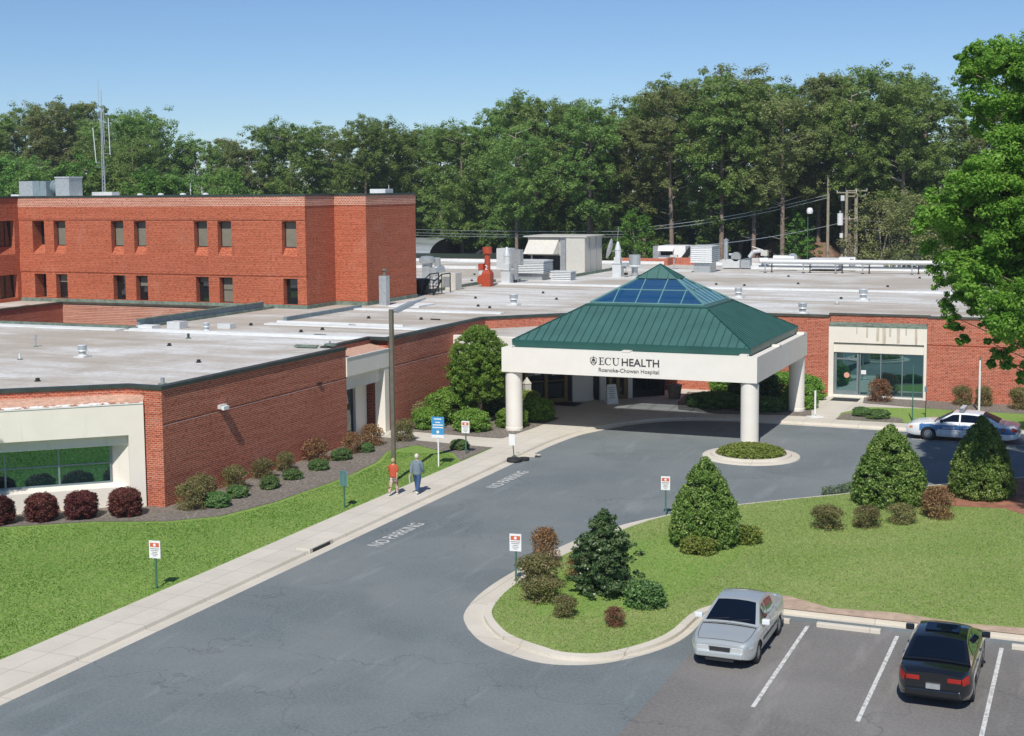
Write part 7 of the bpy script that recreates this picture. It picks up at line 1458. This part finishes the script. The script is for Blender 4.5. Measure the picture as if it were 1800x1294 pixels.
for k, dz in enumerate((0, .35)): cable((-50.4, 156, 8.3-dz), (-29.1, 160, 12.0-dz), .5, ['upper', 'lower'][k]+' wire rising from behind the bright green tree to the tallest utility pole')
cable((-45, 150, 6.3), (-26.7, 158, 9.0), .5, 'long wire rising over the louvered hood to the transformer pole')
cable((-29.1, 160, 13.0), (-26.7, 158, 12.1), .15, 'short wire joining the tallest pole and the transformer pole'); cable((-28.0, 163, 11.5), (-26.7, 158, 9.0), .9, 'drooping wire loop between two utility poles')
cable((-25.75, 158.6, 9.2), (-5, 158, 8.8), .4, 'wire leaving the poles to the right toward the near tree'); cable((-25.75, 158.6, 8.2), (-5, 158, 8.0), .4, 'lower wire leaving the poles to the right toward the near tree')
# parked cars seen far behind between stack and hedge
# ================================================================== CARS
def smooth_interp(pts):
    xs = np.array([p[0] for p in pts]); ys = np.array([p[1] for p in pts]); o_ = np.argsort(xs); xs, ys = xs[o_], ys[o_]
    def f(x):
        i = int(np.clip(np.searchsorted(xs, x)-1, 0, len(xs)-2)); t_ = np.clip((x-xs[i])/(xs[i+1]-xs[i]), 0, 1)
        y0, y1 = ys[i], ys[i+1]; m0 = (ys[i+1]-ys[max(i-1, 0)])/(xs[i+1]-xs[max(i-1, 0)]); m1 = (ys[min(i+2, len(xs)-1)]-ys[i])/(xs[min(i+2, len(xs)-1)]-xs[i]); d_ = xs[i+1]-xs[i]
        return (2*t_**3-3*t_**2+1)*y0+(t_**3-2*t_**2+t_)*m0*d_*.8+(-2*t_**3+3*t_**2)*y1+(t_**3-t_**2)*m1*d_*.8
    return f
def carpaint(name, c, metal=.5, rough=.28, coat=.6):
    m, n, p = newmat(name); p.inputs['Base Color'].default_value = rgba(c); p.inputs['Metallic'].default_value = metal; p.inputs['Roughness'].default_value = rough
    p.inputs['Coat Weight'].default_value = coat; p.inputs['Coat Roughness'].default_value = .06; MAT[name] = m
carpaint('paint_white', (.74, .76, .77), .0, .3); carpaint('paint_blue', (.06, .16, .36), .1, .35); carpaint('paint_silver', (.62, .66, .65), .55, .34); carpaint('paint_black', (.008, .010, .014), .2, .2, 1.0)
MAT['lamp_clear'] = plain('clear_headlamp', (.62, .64, .63), .12, .3, var=.15, vs=30); MAT['lamp_red'] = plain('red_tail_lamp', (.32, .02, .015), .15); MAT['lamp_orange'] = plain('orange_marker', (.75, .22, .04), .2); MAT['chrome'] = plain('chrome_trim', (.6, .6, .6), .15, 1.0)
MAT['tyre'] = plain('tyre_rubber', (.018, .018, .018), .8); MAT['interior'] = plain('dark_interior', (.03, .03, .03), .8); MAT['rim'] = plain('alloy_rim', (.50, .51, .52), .3, .8)
def make_car(name, lab, cfg, loc, rz):
    L, W, Hh = cfg['L'], cfg['W'], cfg['H']; c2 = L/2; col = cfg['col']; zt = smooth_interp(cfg['top']); zlow = cfg.get('low', .24); xa = cfg['axles']; wr = cfg['wr']; ra_ = wr+.055
    t = thing(name, lab, cfg.get('cat', 'car'), (0, 0, 0)); t.location = loc; t.rotation_euler = (0, 0, rz)
    def hw(x):
        e = .62; d_ = abs(x)-(c2-e); f = 1.0 if d_ <= 0 else 1-.24*(d_/e)**2.4
        return W/2*f*(1-.03*(abs(x)/c2)**2)
    def zb(x):
        z = zlow+.10*max(0, (abs(x)-(c2-.55))/.55)**2
        for a in xa:
            if abs(x-a) < ra_: z = max(z, wr*.96+math.sqrt(max(0, ra_**2-(x-a)**2)))
        return z
    ymul = [(.0, .93), (.12, .975), (.35, 1.0), (.6, .998), (.8, .985), (.93, .955), (1.0, .91)]
    def side(x, t_, off=0.0):
        z0_, z1_ = zlow, zt(x); z = zb(x)+(z1_-zb(x))*t_; q = (z-z0_)/max(.05, z1_-z0_)
        y = hw(x)*float(np.interp(q, [a for a, b in ymul], [b for a, b in ymul])); return (x, y+off, z)
    xs = sorted(set([round(-c2+L*k/64, 4) for k in range(65)]+[round(a+s_*ra_*f, 4) for a in xa for s_ in (-1, 1) for f in (1.001, .98, .9, .75, .5, .2)]+[round(s_*(c2-d_), 4) for s_ in (-1, 1) for d_ in (0, .02, .05, .1)]))
    rows = [0, .12, .25, .4, .55, .7, .82, .92, 1.0]
    m = MB()
    for x0, x1 in zip(xs[:-1], xs[1:]):
        for r0, r1 in zip(rows[:-1], rows[1:]):
            a, b, c, d_ = side(x0, r0), side(x1, r0), side(x1, r1), side(x0, r1); mt = col(((x0+x1)/2), (a[2]+c[2])/2)
            m.face([a, b, c, d_][::-1], mt); m.face([(p[0], -p[1], p[2]) for p in (a, b, c, d_)], mt)
        # top deck
        ys_ = [1, .8, .5, 0, -.5, -.8, -1]; cr = .035
        def tp(x, s_): p = side(x, 1.0); return (x, p[1]*s_, p[2]+cr*(1-s_*s_))
        for s0, s1 in zip(ys_[:-1], ys_[1:]): m.face([tp(x0, s0), tp(x0, s1), tp(x1, s1), tp(x1, s0)], cfg['topcol']((x0+x1)/2))
    for xe in (-c2, c2):
        ringp = [side(xe, r_) for r_ in rows]; full = ringp+[(xe, p[1]*1.0, p[2]) for p in [tp(xe, s_) for s_ in ys_[1:-1]]]+[(p[0], -p[1], p[2]) for p in ringp[::-1]]
        m.face(full if xe < 0 else full[::-1], cfg['topcol'](xe))
    body = m.build('body', t, smooth=True)
    m = MB(); m.box(-c2+.25, -W*.36, .2, c2-.25, W*.36, .66, 'black'); m.build('underbody', t)
    # greenhouse
    g = cfg['green']; xw0, xr0, xr1, xr2 = g['x']; zr = Hh
    zc = smooth_interp([(xw0, zt(xw0)+.01), (xr0, zr-.045), ((xr0+xr1)/2, zr), (xr1, zr-.06), (xr2, zt(xr2)+.02)])
    def roofz(x):
        if x > xr0: return zt(xw0)+.01+(zr-.045-zt(xw0)-.01)*((xw0-x)/(xw0-xr0))**.93
        if x < xr1: return zt(xr2)+.02+(zr-.06-zt(xr2)-.02)*((x-xr2)/(xr1-xr2))**.90
        u = (x-xr1)/(xr0-xr1); return (zr-.06)*(1-u)+(zr-.045)*u+.055*4*u*(1-u)*.75
    gx_ = sorted(set([xr2+(xr1-xr2)*k/8 for k in range(9)]+[xr1+(xr0-xr1)*k/8 for k in range(9)]+[xr0+(xw0-xr0)*k/8 for k in range(9)]))
    wb, wrf = W/2*.905, W/2*.66
    def yt(x): q = (roofz(x)-zt(x))/(zr-zt(0)); return wb+(wrf-wb)*min(1, max(0, q))**1.05
    def gs(x, q, off=0): zb2 = zt(x)-.01; z = zb2+(roofz(x)-zb2)*q; y = wb+(yt(x)-wb)*q; return (x, y+off, z)
    m = MB(); rc = cfg['roofcol']
    for x0, x1 in zip(gx_[:-1], gx_[1:]):
        a, b, c, d_ = gs(x0, 0), gs(x1, 0), gs(x1, 1), gs(x0, 1); m.face([a, b, c, d_][::-1], rc); m.face([(p[0], -p[1], p[2]) for p in (a, b, c, d_)], rc)
        def rp(x, s_): return (x, yt(x)*s_, roofz(x)+.045*(1-s_*s_))
        for s0, s1 in zip(ys_[:-1], ys_[1:]): m.face([rp(x0, s0), rp(x0, s1), rp(x1, s1), rp(x1, s0)], rc)
    m.build('roof', t, smooth=True)
    def pane(name, x0, x1, q0, q1, slant=None):
        for s_ in (1, -1):
            m = MB(); n_ = 8
            X = [x0+(x1-x0)*k/n_ for k in range(n_+1)]
            for a, b in zip(X[:-1], X[1:]):
                qa = min(q1, (roofz(a)-.07-zt(a))/(max(.01, roofz(a)-zt(a)))); qb = min(q1, (roofz(b)-.07-zt(b))/(max(.01, roofz(b)-zt(b))))
                if qa <= q0+.03 or qb <= q0+.03: continue
                p = [gs(a, q0, .008), gs(b, q0, .008), gs(b, qb, .008), gs(a, qa, .008)]; p = [(u[0], u[1]*s_, u[2]) for u in p]; m.face(p if s_ < 0 else p[::-1], 'glass_car')
            if m.f: m.build(name, t)
    for x0, x1 in cfg['side_windows']: pane('side_window', x0, x1, .08, .86)
    for nm, xa_, xb_ in (('windshield', xr0+.02, xw0-.06), ('rear_window', xr2+.08, xr1-.02)):
        m = MB(); X = [xa_+(xb_-xa_)*k/6 for k in range(7)]; S_ = [-.9, -.5, 0, .5, .9]
        for a, b in zip(X[:-1], X[1:]):
            for s0, s1 in zip(S_[:-1], S_[1:]):
                f = lambda x, s_: (x+(.006 if nm == 'windshield' else -.006), (yt(x)-.02)*s_, roofz(x)+.045*(1-s_*s_)+.008); m.face([f(a, s0), f(b, s0), f(b, s1), f(a, s1)], 'glass_car')
        m.build(nm, t, smooth=True)
        if nm == 'windshield':
            m = MB(); xx = xb_+.01
            for y0_, y1_ in ((-.05, .52), (-.6, -.05)): m.tube((xx, y0_, roofz(xx)+.05), (xx-.10, y1_, roofz(xx-.10)+.055), .010, 'black', 5)
            m.build('wiper', t)
    # door seams, handles, mouldings
    for x in cfg['seams']:
        for s_ in (1, -1):
            m = MB(); pts = [side(x, q, .003) for q in (.06, .2, .35, .5, .65, .8, .92, .99)]
            for a, b in zip(pts[:-1], pts[1:]): q_ = [(a[0]-.008, a[1]*s_, a[2]), (a[0]+.008, a[1]*s_, a[2]), (b[0]+.008, b[1]*s_, b[2]), (b[0]-.008, b[1]*s_, b[2])]; m.face(q_ if s_ < 0 else q_[::-1], 'black')
            m.build('door_seam', t)
    for x in cfg['handles']:
        for s_ in (1, -1): p = side(x, .82); m = MB(); m.box(x-.09, (p[1]-.005 if s_ > 0 else -p[1]-.03), p[2]-.015, x+.09, (p[1]+.03 if s_ > 0 else -p[1]+.005), p[2]+.018, cfg.get('handle', 'chrome')); m.build('door_handle', t)
    for s_ in (1, -1):
        m = MB(); xx = xw0-.30; y_ = wb+.02; a = min(s_*y_, s_*(y_+.24)); m.box(xx-.07, a, zt(xx)+.0, xx+.07, a+.22, zt(xx)+.15, cfg['mirror']); m.build('mirror', t, bevel=.03)
    # hood / boot shut lines and side moulding
    def tline(nm, x0, x1, s0, s1, w_=.012):
        m = MB(); n_ = 8; f = lambda x, q: (x, side(x, 1.0)[1]*q, side(x, 1.0)[2]+.035*(1-q*q)+.004)
        for k in range(n_):
            a, b = k/n_, (k+1)/n_; p = f(x0+(x1-x0)*a, s0+(s1-s0)*a); q = f(x0+(x1-x0)*b, s0+(s1-s0)*b)
            if abs(x1-x0) < .05: m.face([(p[0]-w_, p[1], p[2]), (p[0]+w_, p[1], p[2]), (q[0]+w_, q[1], q[2]), (q[0]-w_, q[1], q[2])], 'black')
            else: m.face([(p[0], p[1]-w_, p[2]), (q[0], q[1]-w_, q[2]), (q[0], q[1]+w_, q[2]), (p[0], p[1]+w_, p[2])], 'black')
        m.build(nm, t)
    tline('cowl', xw0+.06, xw0+.06, -.93, .93, .035); tline('bonnet_seam', c2-.16, c2-.16, -.9, .9)
    for s_ in (1, -1): tline('bonnet_seam', xw0+.08, c2-.2, s_*.93, s_*.88, .007)
    tline('boot_seam', xr2-.10, xr2-.10, -.9, .9, .01)
    for s_ in (1, -1):
        m = MB(); X = [xa[1]+ra_+.05+(xa[0]-xa[1]-2*ra_-.1)*k/10 for k in range(11)]
        for a, b in zip(X[:-1], X[1:]): p = [side(a, .42, .012), side(b, .42, .012), side(b, .50, .012), side(a, .50, .012)]; p = [(u[0], u[1]*s_, u[2]) for u in p]; m.face(p if s_ < 0 else p[::-1], cfg.get('mould', 'dark_metal'))
        m.build('side_moulding', t)
    # lamps
    def patch(nm, x0, x1, q0, q1, mat, both=True):
        for s_ in (1, -1):
            m = MB(); n_ = 6; X = [x0+(x1-x0)*k/n_ for k in range(n_+1)]; Q = [q0, (q0+q1)/2, q1]
            for a, b in zip(X[:-1], X[1:]):
                for u, v in zip(Q[:-1], Q[1:]): p = [side(a, u, .008), side(b, u, .008), side(b, v, .008), side(a, v, .008)]; p = [(w_[0]+(.004 if x0 > 0 else -.004), w_[1]*s_, w_[2]) for w_ in p]; m.face(p if s_ < 0 else p[::-1], mat)
            m.build(nm, t)
    patch('marker_lamp', c2-.34, c2-.16, .62, .82, cfg.get('marker', 'lamp_clear')); patch('tail_lamp', -c2+.01, -c2+.25, .60, .90, 'lamp_red')
    zn = zt(c2); wn = side(c2, .8)[1]
    for s_ in (1, -1):
        m = MB(); y0_, y1_ = sorted((s_*wn*.50, s_*wn*.99)); m.box(c2-.05, y0_, zn-.19, c2+.012, y1_, zn-.03, 'lamp_clear'); m.build('headlight', t, bevel=.012)
        m = MB(); m.box(-c2-.012, y0_, zt(-c2)-.17, -c2+.05, y1_, zt(-c2)-.06, 'lamp_red'); m.build('tail_light', t, bevel=.012)
    m = MB(); m.box(c2-.04, -wn*.44, zn-.16, c2+.010, wn*.44, zn-.05, 'black'); m.box(c2-.02, -wn*.46, zn-.045, c2+.016, wn*.46, zn-.03, 'chrome'); m.build('grille', t)
    m = MB(); m.box(c2-.06, -wn*.98, .34, c2+.07, wn*.98, .50, cfg['bumper']); m.build('front_bumper', t, bevel=.035)
    m = MB(); m.box(-c2-.07, -wn*.98, .36, -c2+.06, wn*.98, .53, cfg['bumper']); m.build('rear_bumper', t, bevel=.035)
    m = MB(); m.box(c2-.02, -wn*.6, .24, c2+.03, wn*.6, .33, 'black'); m.build('air_intake', t)
    m = MB(); m.box(-c2-.085, -.17, .56, -c2-.01, .17, .68, 'galv'); m.build('licence_plate', t)
    # wheels
    for a in xa:
        for s_ in (1, -1):
            m = MB(); prof = [(wr*.60, -.10), (wr*.93, -.105), (wr, -.07), (wr, .07), (wr*.93, .10), (wr*.62, .10)]; n_ = 28; yc = s_*(W/2-.125)
            for (r0, y0_), (r1, y1_) in zip(prof[:-1], prof[1:]):
                for k in range(n_):
                    t0, t1 = 6.2832*k/n_, 6.2832*(k+1)/n_; P4 = lambda r_, th, y_: (a+r_*math.cos(th), yc+s_*y_, wr+r_*math.sin(th)); m.face([P4(r0, t0, y0_), P4(r0, t1, y0_), P4(r1, t1, y1_), P4(r1, t0, y1_)], 'tyre')
            wh = m.build('wheel', t, smooth=True)
            m = MB(); n_ = 28; y_ = yc+s_*.085
            for k in range(n_):
                t0, t1 = 6.2832*k/n_, 6.2832*(k+1)/n_; m.face([(a+wr*.64*math.cos(t0), y_, wr+wr*.64*math.sin(t0)), (a+wr*.64*math.cos(t1), y_, wr+wr*.64*math.sin(t1)), (a+wr*.5*math.cos(t1), y_+s_*.012, wr+wr*.5*math.sin(t1)), (a+wr*.5*math.cos(t0), y_+s_*.012, wr+wr*.5*math.sin(t0))], 'rim')
                m.face([(a, y_+s_*.02, wr), (a+wr*.5*math.cos(t0), y_+s_*.012, wr+wr*.5*math.sin(t0)), (a+wr*.5*math.cos(t1), y_+s_*.012, wr+wr*.5*math.sin(t1))], 'rim')
            ns = cfg.get('holes', 10)
            for k in range(ns):
                th = 6.2832*k/ns; cx_, cz_ = a+wr*.42*math.cos(th), wr+wr*.42*math.sin(th); hr = wr*.075
                m.face([(cx_+hr*math.cos(q), y_+s_*.018, cz_+hr*math.sin(q)) for q in [6.2832*j/8 for j in range(8)]], 'black')
            m.build('rim', wh)
    return t, side, zt, roofz
P3 = 'paint_blue'
def pol_col(x, z): return 'paint_blue' if (0.50 < z < .85 and -2.62 < x < 2.05) else 'paint_white'
pc = dict(L=5.40, W=1.97, H=1.47, axles=(1.58, -1.35), wr=.335, col=pol_col, topcol=lambda x: 'paint_white', roofcol='paint_white', mirror='black', bumper='paint_white', marker='lamp_orange', handle='chrome', cat='police car',
    top=[(2.70, .68), (2.55, .77), (2.2, .86), (1.2, .96), (.6, .99), (-1.2, 1.0), (-1.9, .99), (-2.5, .93), (-2.70, .84)], green=dict(x=(1.22, .42, -1.0, -1.88)), side_windows=[(.98, .10), (.02, -.86), (-.94, -1.35)], seams=(.95, .06, -.92), handles=(.22, -.74), holes=10, mould='paint_white')
t, sd, zt_, rz_ = make_car('police_car', 'white and blue police sedan parked along the rear kerb, partly behind the right holly', pc, (-6.45, 73.95, 0), R(180-2.5))
m = MB(); m.box(-.10, -.62, 1.50, .10, .62, 1.58, 'galv'); m.box(-.14, -.60, 1.58, .14, .60, 1.66, 'black'); m.box(-.12, -.58, 1.66, .12, .58, 1.70, 'galv_white'); m.build('light_bar', t, bevel=.02)
for txt, x, s_ in (('POLICE', -.45, .20), ('AHOSKIE', .58, .15)):
    for sd_ in (1, -1):
        y = (sd(x, .66)[1]+.012)*sd_; o = text_obj('door_lettering', txt, s_, (0, 0, 0), (R(90), 0, R(180) if sd_ > 0 else 0), 'white', t, .003); o.location = (x, y, .70)
for sd_ in (1, -1):
    x = -2.05; y = (sd(x, .66)[1]+.012)*sd_; m = MB(); q = [(-.09, .11), (0, .14), (.09, .11), (.08, -.03), (0, -.13), (-.08, -.03)]; m.face([(x+a, y, .72+b) for a, b in (q if sd_ < 0 else q[::-1])], 'lettering'); m.face([(x+a*.6, y+.002*sd_, .72+b*.6) for a, b in (q if sd_ < 0 else q[::-1])], 'sign_orange'); m.build('door_emblem', t)
sc = dict(L=4.50, W=1.80, H=1.40, axles=(1.36, -1.25), wr=.305, col=lambda x, z: 'paint_silver', topcol=lambda x: 'paint_silver', roofcol='paint_silver', mirror='paint_white', bumper='paint_silver', handle='paint_silver',
    top=[(2.25, .66), (2.1, .74), (1.7, .81), (.95, .92), (.3, .93), (-1.2, .96), (-1.6, .97), (-2.1, .95), (-2.25, .88)], green=dict(x=(1.12, .28, -.82, -1.60)), side_windows=[(.85, .02), (-.06, -.80)], seams=(.85, -.02, -.85), handles=(.12, -.72), holes=7)
t, sd, zt_, rz_ = make_car('silver_sedan', 'silver sedan parked nose to the camera beside the island kerb', sc, (-9.28, 38.15, .006), R(-90))
m = MB(); m.tube((.55, .35, .86), (.62, .35, .92), .19, 'interior', 18); m.build('steering_wheel', t)
m = MB(); m.box(-1.98, -.62, .97, -1.86, .62, 1.0, 'paint_silver'); m.build('boot_lip', t)
bc = dict(L=4.75, W=1.86, H=1.43, axles=(1.42, -1.35), wr=.33, col=lambda x, z: 'paint_black', topcol=lambda x: 'paint_black', roofcol='paint_black', mirror='paint_black', bumper='paint_black', handle='chrome',
    top=[(2.37, .66), (2.2, .77), (1.8, .85), (1.1, .96), (.4, .97), (-1.2, 1.0), (-1.7, 1.0), (-2.2, .97), (-2.37, .9)], green=dict(x=(1.20, .42, -.9, -1.75)), side_windows=[(.92, .08), (.0, -.95)], seams=(.9, .04, -.9), handles=(.2, -.72), holes=5)
t, sd, zt_, rz_ = make_car('black_sedan', 'glossy black sedan parked nose in at the right of the parking lot', bc, (-3.62, 37.35, .006), R(90))
m = MB(); z_ = rz_(-.15)+.05; m.box(-.55, -.42, z_-.006, .1, .42, z_+.004, 'glass_car'); m.build('sunroof', t)

# ================================================================== PEOPLE
def skinned(name, nodes, edges, mat, parent=None, sub=2, root=0, shade=True):
    me = bpy.data.meshes.new(name); me.from_pydata([n[:3] for n in nodes], edges, []); ob = bpy.data.objects.new(name, me); COL.objects.link(ob)
    md = ob.modifiers.new('s', 'SKIN'); md.use_smooth_shade = True
    for i, v in enumerate(me.skin_vertices[0].data):
        r_ = nodes[i][3]; v.radius = r_ if hasattr(r_, '__len__') else (r_, r_); v.use_root = (i == root)
    s_ = ob.modifiers.new('u', 'SUBSURF'); s_.levels = sub; s_.render_levels = sub
    bpy.context.view_layer.update(); me2 = bpy.data.meshes.new_from_object(ob.evaluated_get(bpy.context.evaluated_depsgraph_get())); ob.modifiers.clear(); ob.data = me2
    me2.materials.clear(); me2.materials.append(MAT[mat])
    for p in me2.polygons: p.use_smooth = True
    if parent is not None: ob.parent = parent
    return ob
MAT['skin'] = plain('skin', (.58, .36, .26), .6, var=.05); MAT['hoodie'] = plain('grey_blue_fleece', (.17, .22, .26), .9, var=.15, vs=14); MAT['jeans'] = plain('blue_denim', (.035, .085, .19), .85, var=.3, vs=18)
MAT['red_top'] = plain('orange_red_knit', (.50, .085, .035), .8, var=.08, vs=12); MAT['hair_white'] = plain('white_hair', (.66, .60, .50), .7, var=.1); MAT['hair_blond'] = plain('sandy_hair', (.42, .34, .16), .7, var=.2, vs=30)
def legg():
    m, n, p = newmat('patterned_leggings'); co = coords(n, 'World'); f = noise(n, co, 9, 3, .7); n.links.new(ramp(n, f, [(.38, (.05, .035, .03)), (.47, (.45, .20, .12)), (.54, (.70, .66, .60)), (.62, (.12, .12, .11))]), p.inputs['Base Color']); p.inputs['Roughness'].default_value = .8; return m
MAT['leggings'] = legg()
def person(lab, loc, rz, S, male):
    # local: +x right, +y forward (walking direction), z up ; S scales height
    hipw, shw = (.095, .20) if male else (.10, .175)
    Lf, Rf = (.24, -.20) if male else (-.24, .22)     # left / right foot forward offset
    n = [(0, 0, .97, (.135, .11)), (0, .0, 1.12, (.125, .10)), (0, .01, 1.28, (.16, .11)), (0, .0, 1.42, (.13, .09)), (0, .005, 1.50, (.055, .055)), (0, .02, 1.575, (.07, .08)), (0, .02, 1.66, (.078, .095)), (0, .015, 1.735, (.055, .065))]
    e = [(0, 1), (1, 2), (2, 3), (3, 4), (4, 5), (5, 6), (6, 7)]
    def chain(start, pts):
        k = start
        for p in pts: n.append(p); e.append((k, len(n)-1)); k = len(n)-1
        return k
    feet = {}
    for s_, fo in ((-1, Lf), (1, Rf)):
        lift = .0 if fo > 0 else .05
        kn = (s_*hipw, fo*.55+.03, .50+lift*.4, .062); an = (s_*hipw*.95, fo-(.02 if fo > 0 else .05), .09+lift, .042)
        chain(0, [(s_*hipw, 0, .88, .092), (s_*hipw, fo*.28+.01, .70, .078), kn, (s_*hipw, (kn[1]+an[1])/2, (.50+.09+lift*1.4)/2, .054), an, (s_*hipw, an[1]+.13, .035+lift*.4, .035)])
        feet[s_] = (an, lift)
    hands = {}
    for s_, sw in ((-1, -.16 if male else .14), (1, .15 if male else -.10)):
        k = chain(3, [(s_*shw*.62, 0, 1.43, .072), (s_*shw, 0, 1.40, .058), (s_*(shw+.035), sw*.25, 1.26, .046), (s_*(shw+.05), sw*.45, 1.13, .040), (s_*(shw+.045), sw*.85+.02, .99, .031), (s_*(shw+.04), sw*1.15+.04, .90, .025), (s_*(shw+.04), sw*1.22+.045, .85, (.018, .036))])
        hx_, hy_, hz_ = s_*(shw+.04), sw*1.22+.045, .85
        for q, (dy, ln) in enumerate(((-.028, .062), (-.010, .075), (.009, .078), (.027, .070))):
            chain(k, [(hx_, hy_+dy, hz_-.03, .0095), (hx_-s_*.008, hy_+dy*1.1+.004, hz_-.03-ln*.55, .0085), (hx_-s_*.022, hy_+dy*1.1+.012, hz_-.03-ln, .007)])
        chain(k, [(hx_-s_*.01, hy_+.042, hz_+.01, .011), (hx_-s_*.02, hy_+.058, hz_-.035, .009)])
        hands[s_] = (hx_, hy_, hz_, sw)
    ob = skinned('person', n, e, 'skin', sub=2); ob.location = loc; ob.rotation_euler = (0, 0, rz); ob.scale = (S, S, S); tag(ob, lab, 'person')
    # face details + ears joined to the same continuous mesh as small features
    m = MB()
    hair = 'hair_white' if male else 'hair_blond'
    # clothes
    top = 'hoodie' if male else 'red_top'; gr = .030 if male else .026
    cn = [(0, 0, .80 if male else .84, (.215, .175)), (0, 0, .95, (.225, .18)), (0, 0, 1.12, (.225, .175)), (0, .005, 1.29, (.235, .175)), (0, -.005, 1.42, (.20, .15)), (0, -.005, 1.50, (.105, .10))]; ce = [(0, 1), (1, 2), (2, 3), (3, 4), (4, 5)]
    for s_ in (-1, 1):
        hx_, hy_, hz_, sw = hands[s_]; k = 4
        pts = [(s_*shw*.62, 0, 1.42, .115), (s_*(shw+.0), 0, 1.39, .10), (s_*(shw+.035), sw*.25, 1.25, .085), (s_*(shw+.05), sw*.45, 1.12, .074)]
        if male: pts += [(s_*(shw+.045), sw*.85+.02, .99, .064), (s_*(shw+.042), sw*1.08+.035, .915, .052)]
        for p in pts: cn.append(p); ce.append((k, len(cn)-1)); k = len(cn)-1
    skinned('hoodie' if male else 'shirt', cn, ce, top, ob)
    bt_ = 'jeans' if male else 'leggings'; q = .042 if male else .028
    bn = [(0, 0, 1.02, (.17, .15)), (0, 0, .90, (.19, .165))]; be = [(0, 1)]
    for s_, fo in ((-1, Lf), (1, Rf)):
        lift = .0 if fo > 0 else .05; k = 1; an = feet[s_][0]
        for p in [(s_*hipw, 0, .86, .098+q*.6), (s_*hipw, fo*.28+.01, .70, .082+q), (s_*hipw, fo*.55+.03, .50+lift*.4, .062+q), (s_*hipw, (fo*.55+.03+an[1])/2, (.59+lift*1.4)/2, .052+q), (an[0], an[1], an[2]+.0, .042+q)]: bn.append(p); be.append((k, len(bn)-1)); k = len(bn)-1
    skinned('jeans' if male else 'leggings', bn, be, bt_, ob)
    for s_, fo in ((-1, Lf), (1, Rf)):
        an, lift = feet[s_]; skinned('shoe', [(an[0], an[1]-.05, .045+lift, (.045, .045)), (an[0], an[1]+.05, .04+lift*.7, (.047, .040)), (an[0], an[1]+.16, .03+lift*.25, (.042, .028))], [(0, 1), (1, 2)], 'white' if male else 'galv_white', ob, sub=1)
    m = MB(); hp = []
    for k in range(9): a = math.pi*k/8; hp.append((.104*math.sin(a), -.112*math.cos(a)))
    m.lathe((0, 0, 0), hp, hair, 18); m.v = [(v[0]*.96, v[1]*1.08-.016, v[2]*1.08+1.69) for v in m.v]; m.v = [(x, min(y, .07+(z-1.69)*.5) if z > 1.66 else min(y, .01), z) for x, y, z in m.v]; m.build('hair', ob, smooth=True)
    # nose, ears
    for s_ in (-1, 1): skinned('ear', [(s_*.078, .01, 1.635, .012), (s_*.084, .004, 1.665, .014)], [(0, 1)], 'skin', ob, sub=1)
    skinned('nose', [(0, .112, 1.665, .010), (0, .125, 1.635, .013)], [(0, 1)], 'skin', ob, sub=1)
    for s_ in (-1, 1): m = MB(); m.tube((s_*.03, .104, 1.668), (s_*.03, .112, 1.668), .009, 'black', 8); m.build('eye', ob)
    m = MB(); m.tube((-.022, .108, 1.605), (.022, .108, 1.605), .005, 'red_dirt', 6); m.build('mouth', ob)
    return ob, hands
mn, hd = person('man in a grey hooded jacket and blue jeans walking away on the sidewalk', (-26.63, 52.1, .125), R(4), .955, True)
skinned('hood', [(-.07, -.07, 1.47, .045), (0, -.10, 1.46, .055), (.07, -.07, 1.47, .045)], [(0, 1), (1, 2)], 'hoodie', mn)
wn_, hd2 = person('woman in an orange red top and patterned leggings walking away by the lawn edge', (-27.42, 51.45, .125), R(2), .885, False)
m = MB(); m.face([(-.02, -.09, 0), (-.02, .09, 0), (.02, .09, 0), (.02, -.09, 0)], 'beige_metal'); m.v = []; m.f = []; m.m = []
m.box(-.02, -.10, -.20, .02, .10, .14, 'beige_metal'); o = m.build('folder', origin=(0, 0, 0)); o.location = (-26.63-.235, 52.1-.18, .125+.70); o.rotation_euler = (R(8), 0, R(4)); tag(o, 'pale folder held in the left hand of the man in the grey hooded jacket', 'folder')

# ================================================================== HAZE
HZ = MB(); HZ.box(-420, -60, -1.2, 320, 420, 42, 'haze')
def hazemat():
    m, n, p = newmat('thin_air_haze'); n.nodes.remove(p); v = N(n, 'ShaderNodeVolumePrincipled'); v.inputs['Color'].default_value = (.80, .88, .95, 1); v.inputs['Density'].default_value = HAZE_D; v.inputs['Anisotropy'].default_value = .2
    n.links.new(v.outputs[0], n.nodes.get('Material Output').inputs['Volume']); return m
HAZE_D = .00028
MAT['haze'] = hazemat(); o = HZ.build('haze', origin=(0, 0, 0)); o['kind'] = 'stuff'; o['label'] = 'thin pale haze in the air over the whole place'; o['category'] = 'haze'
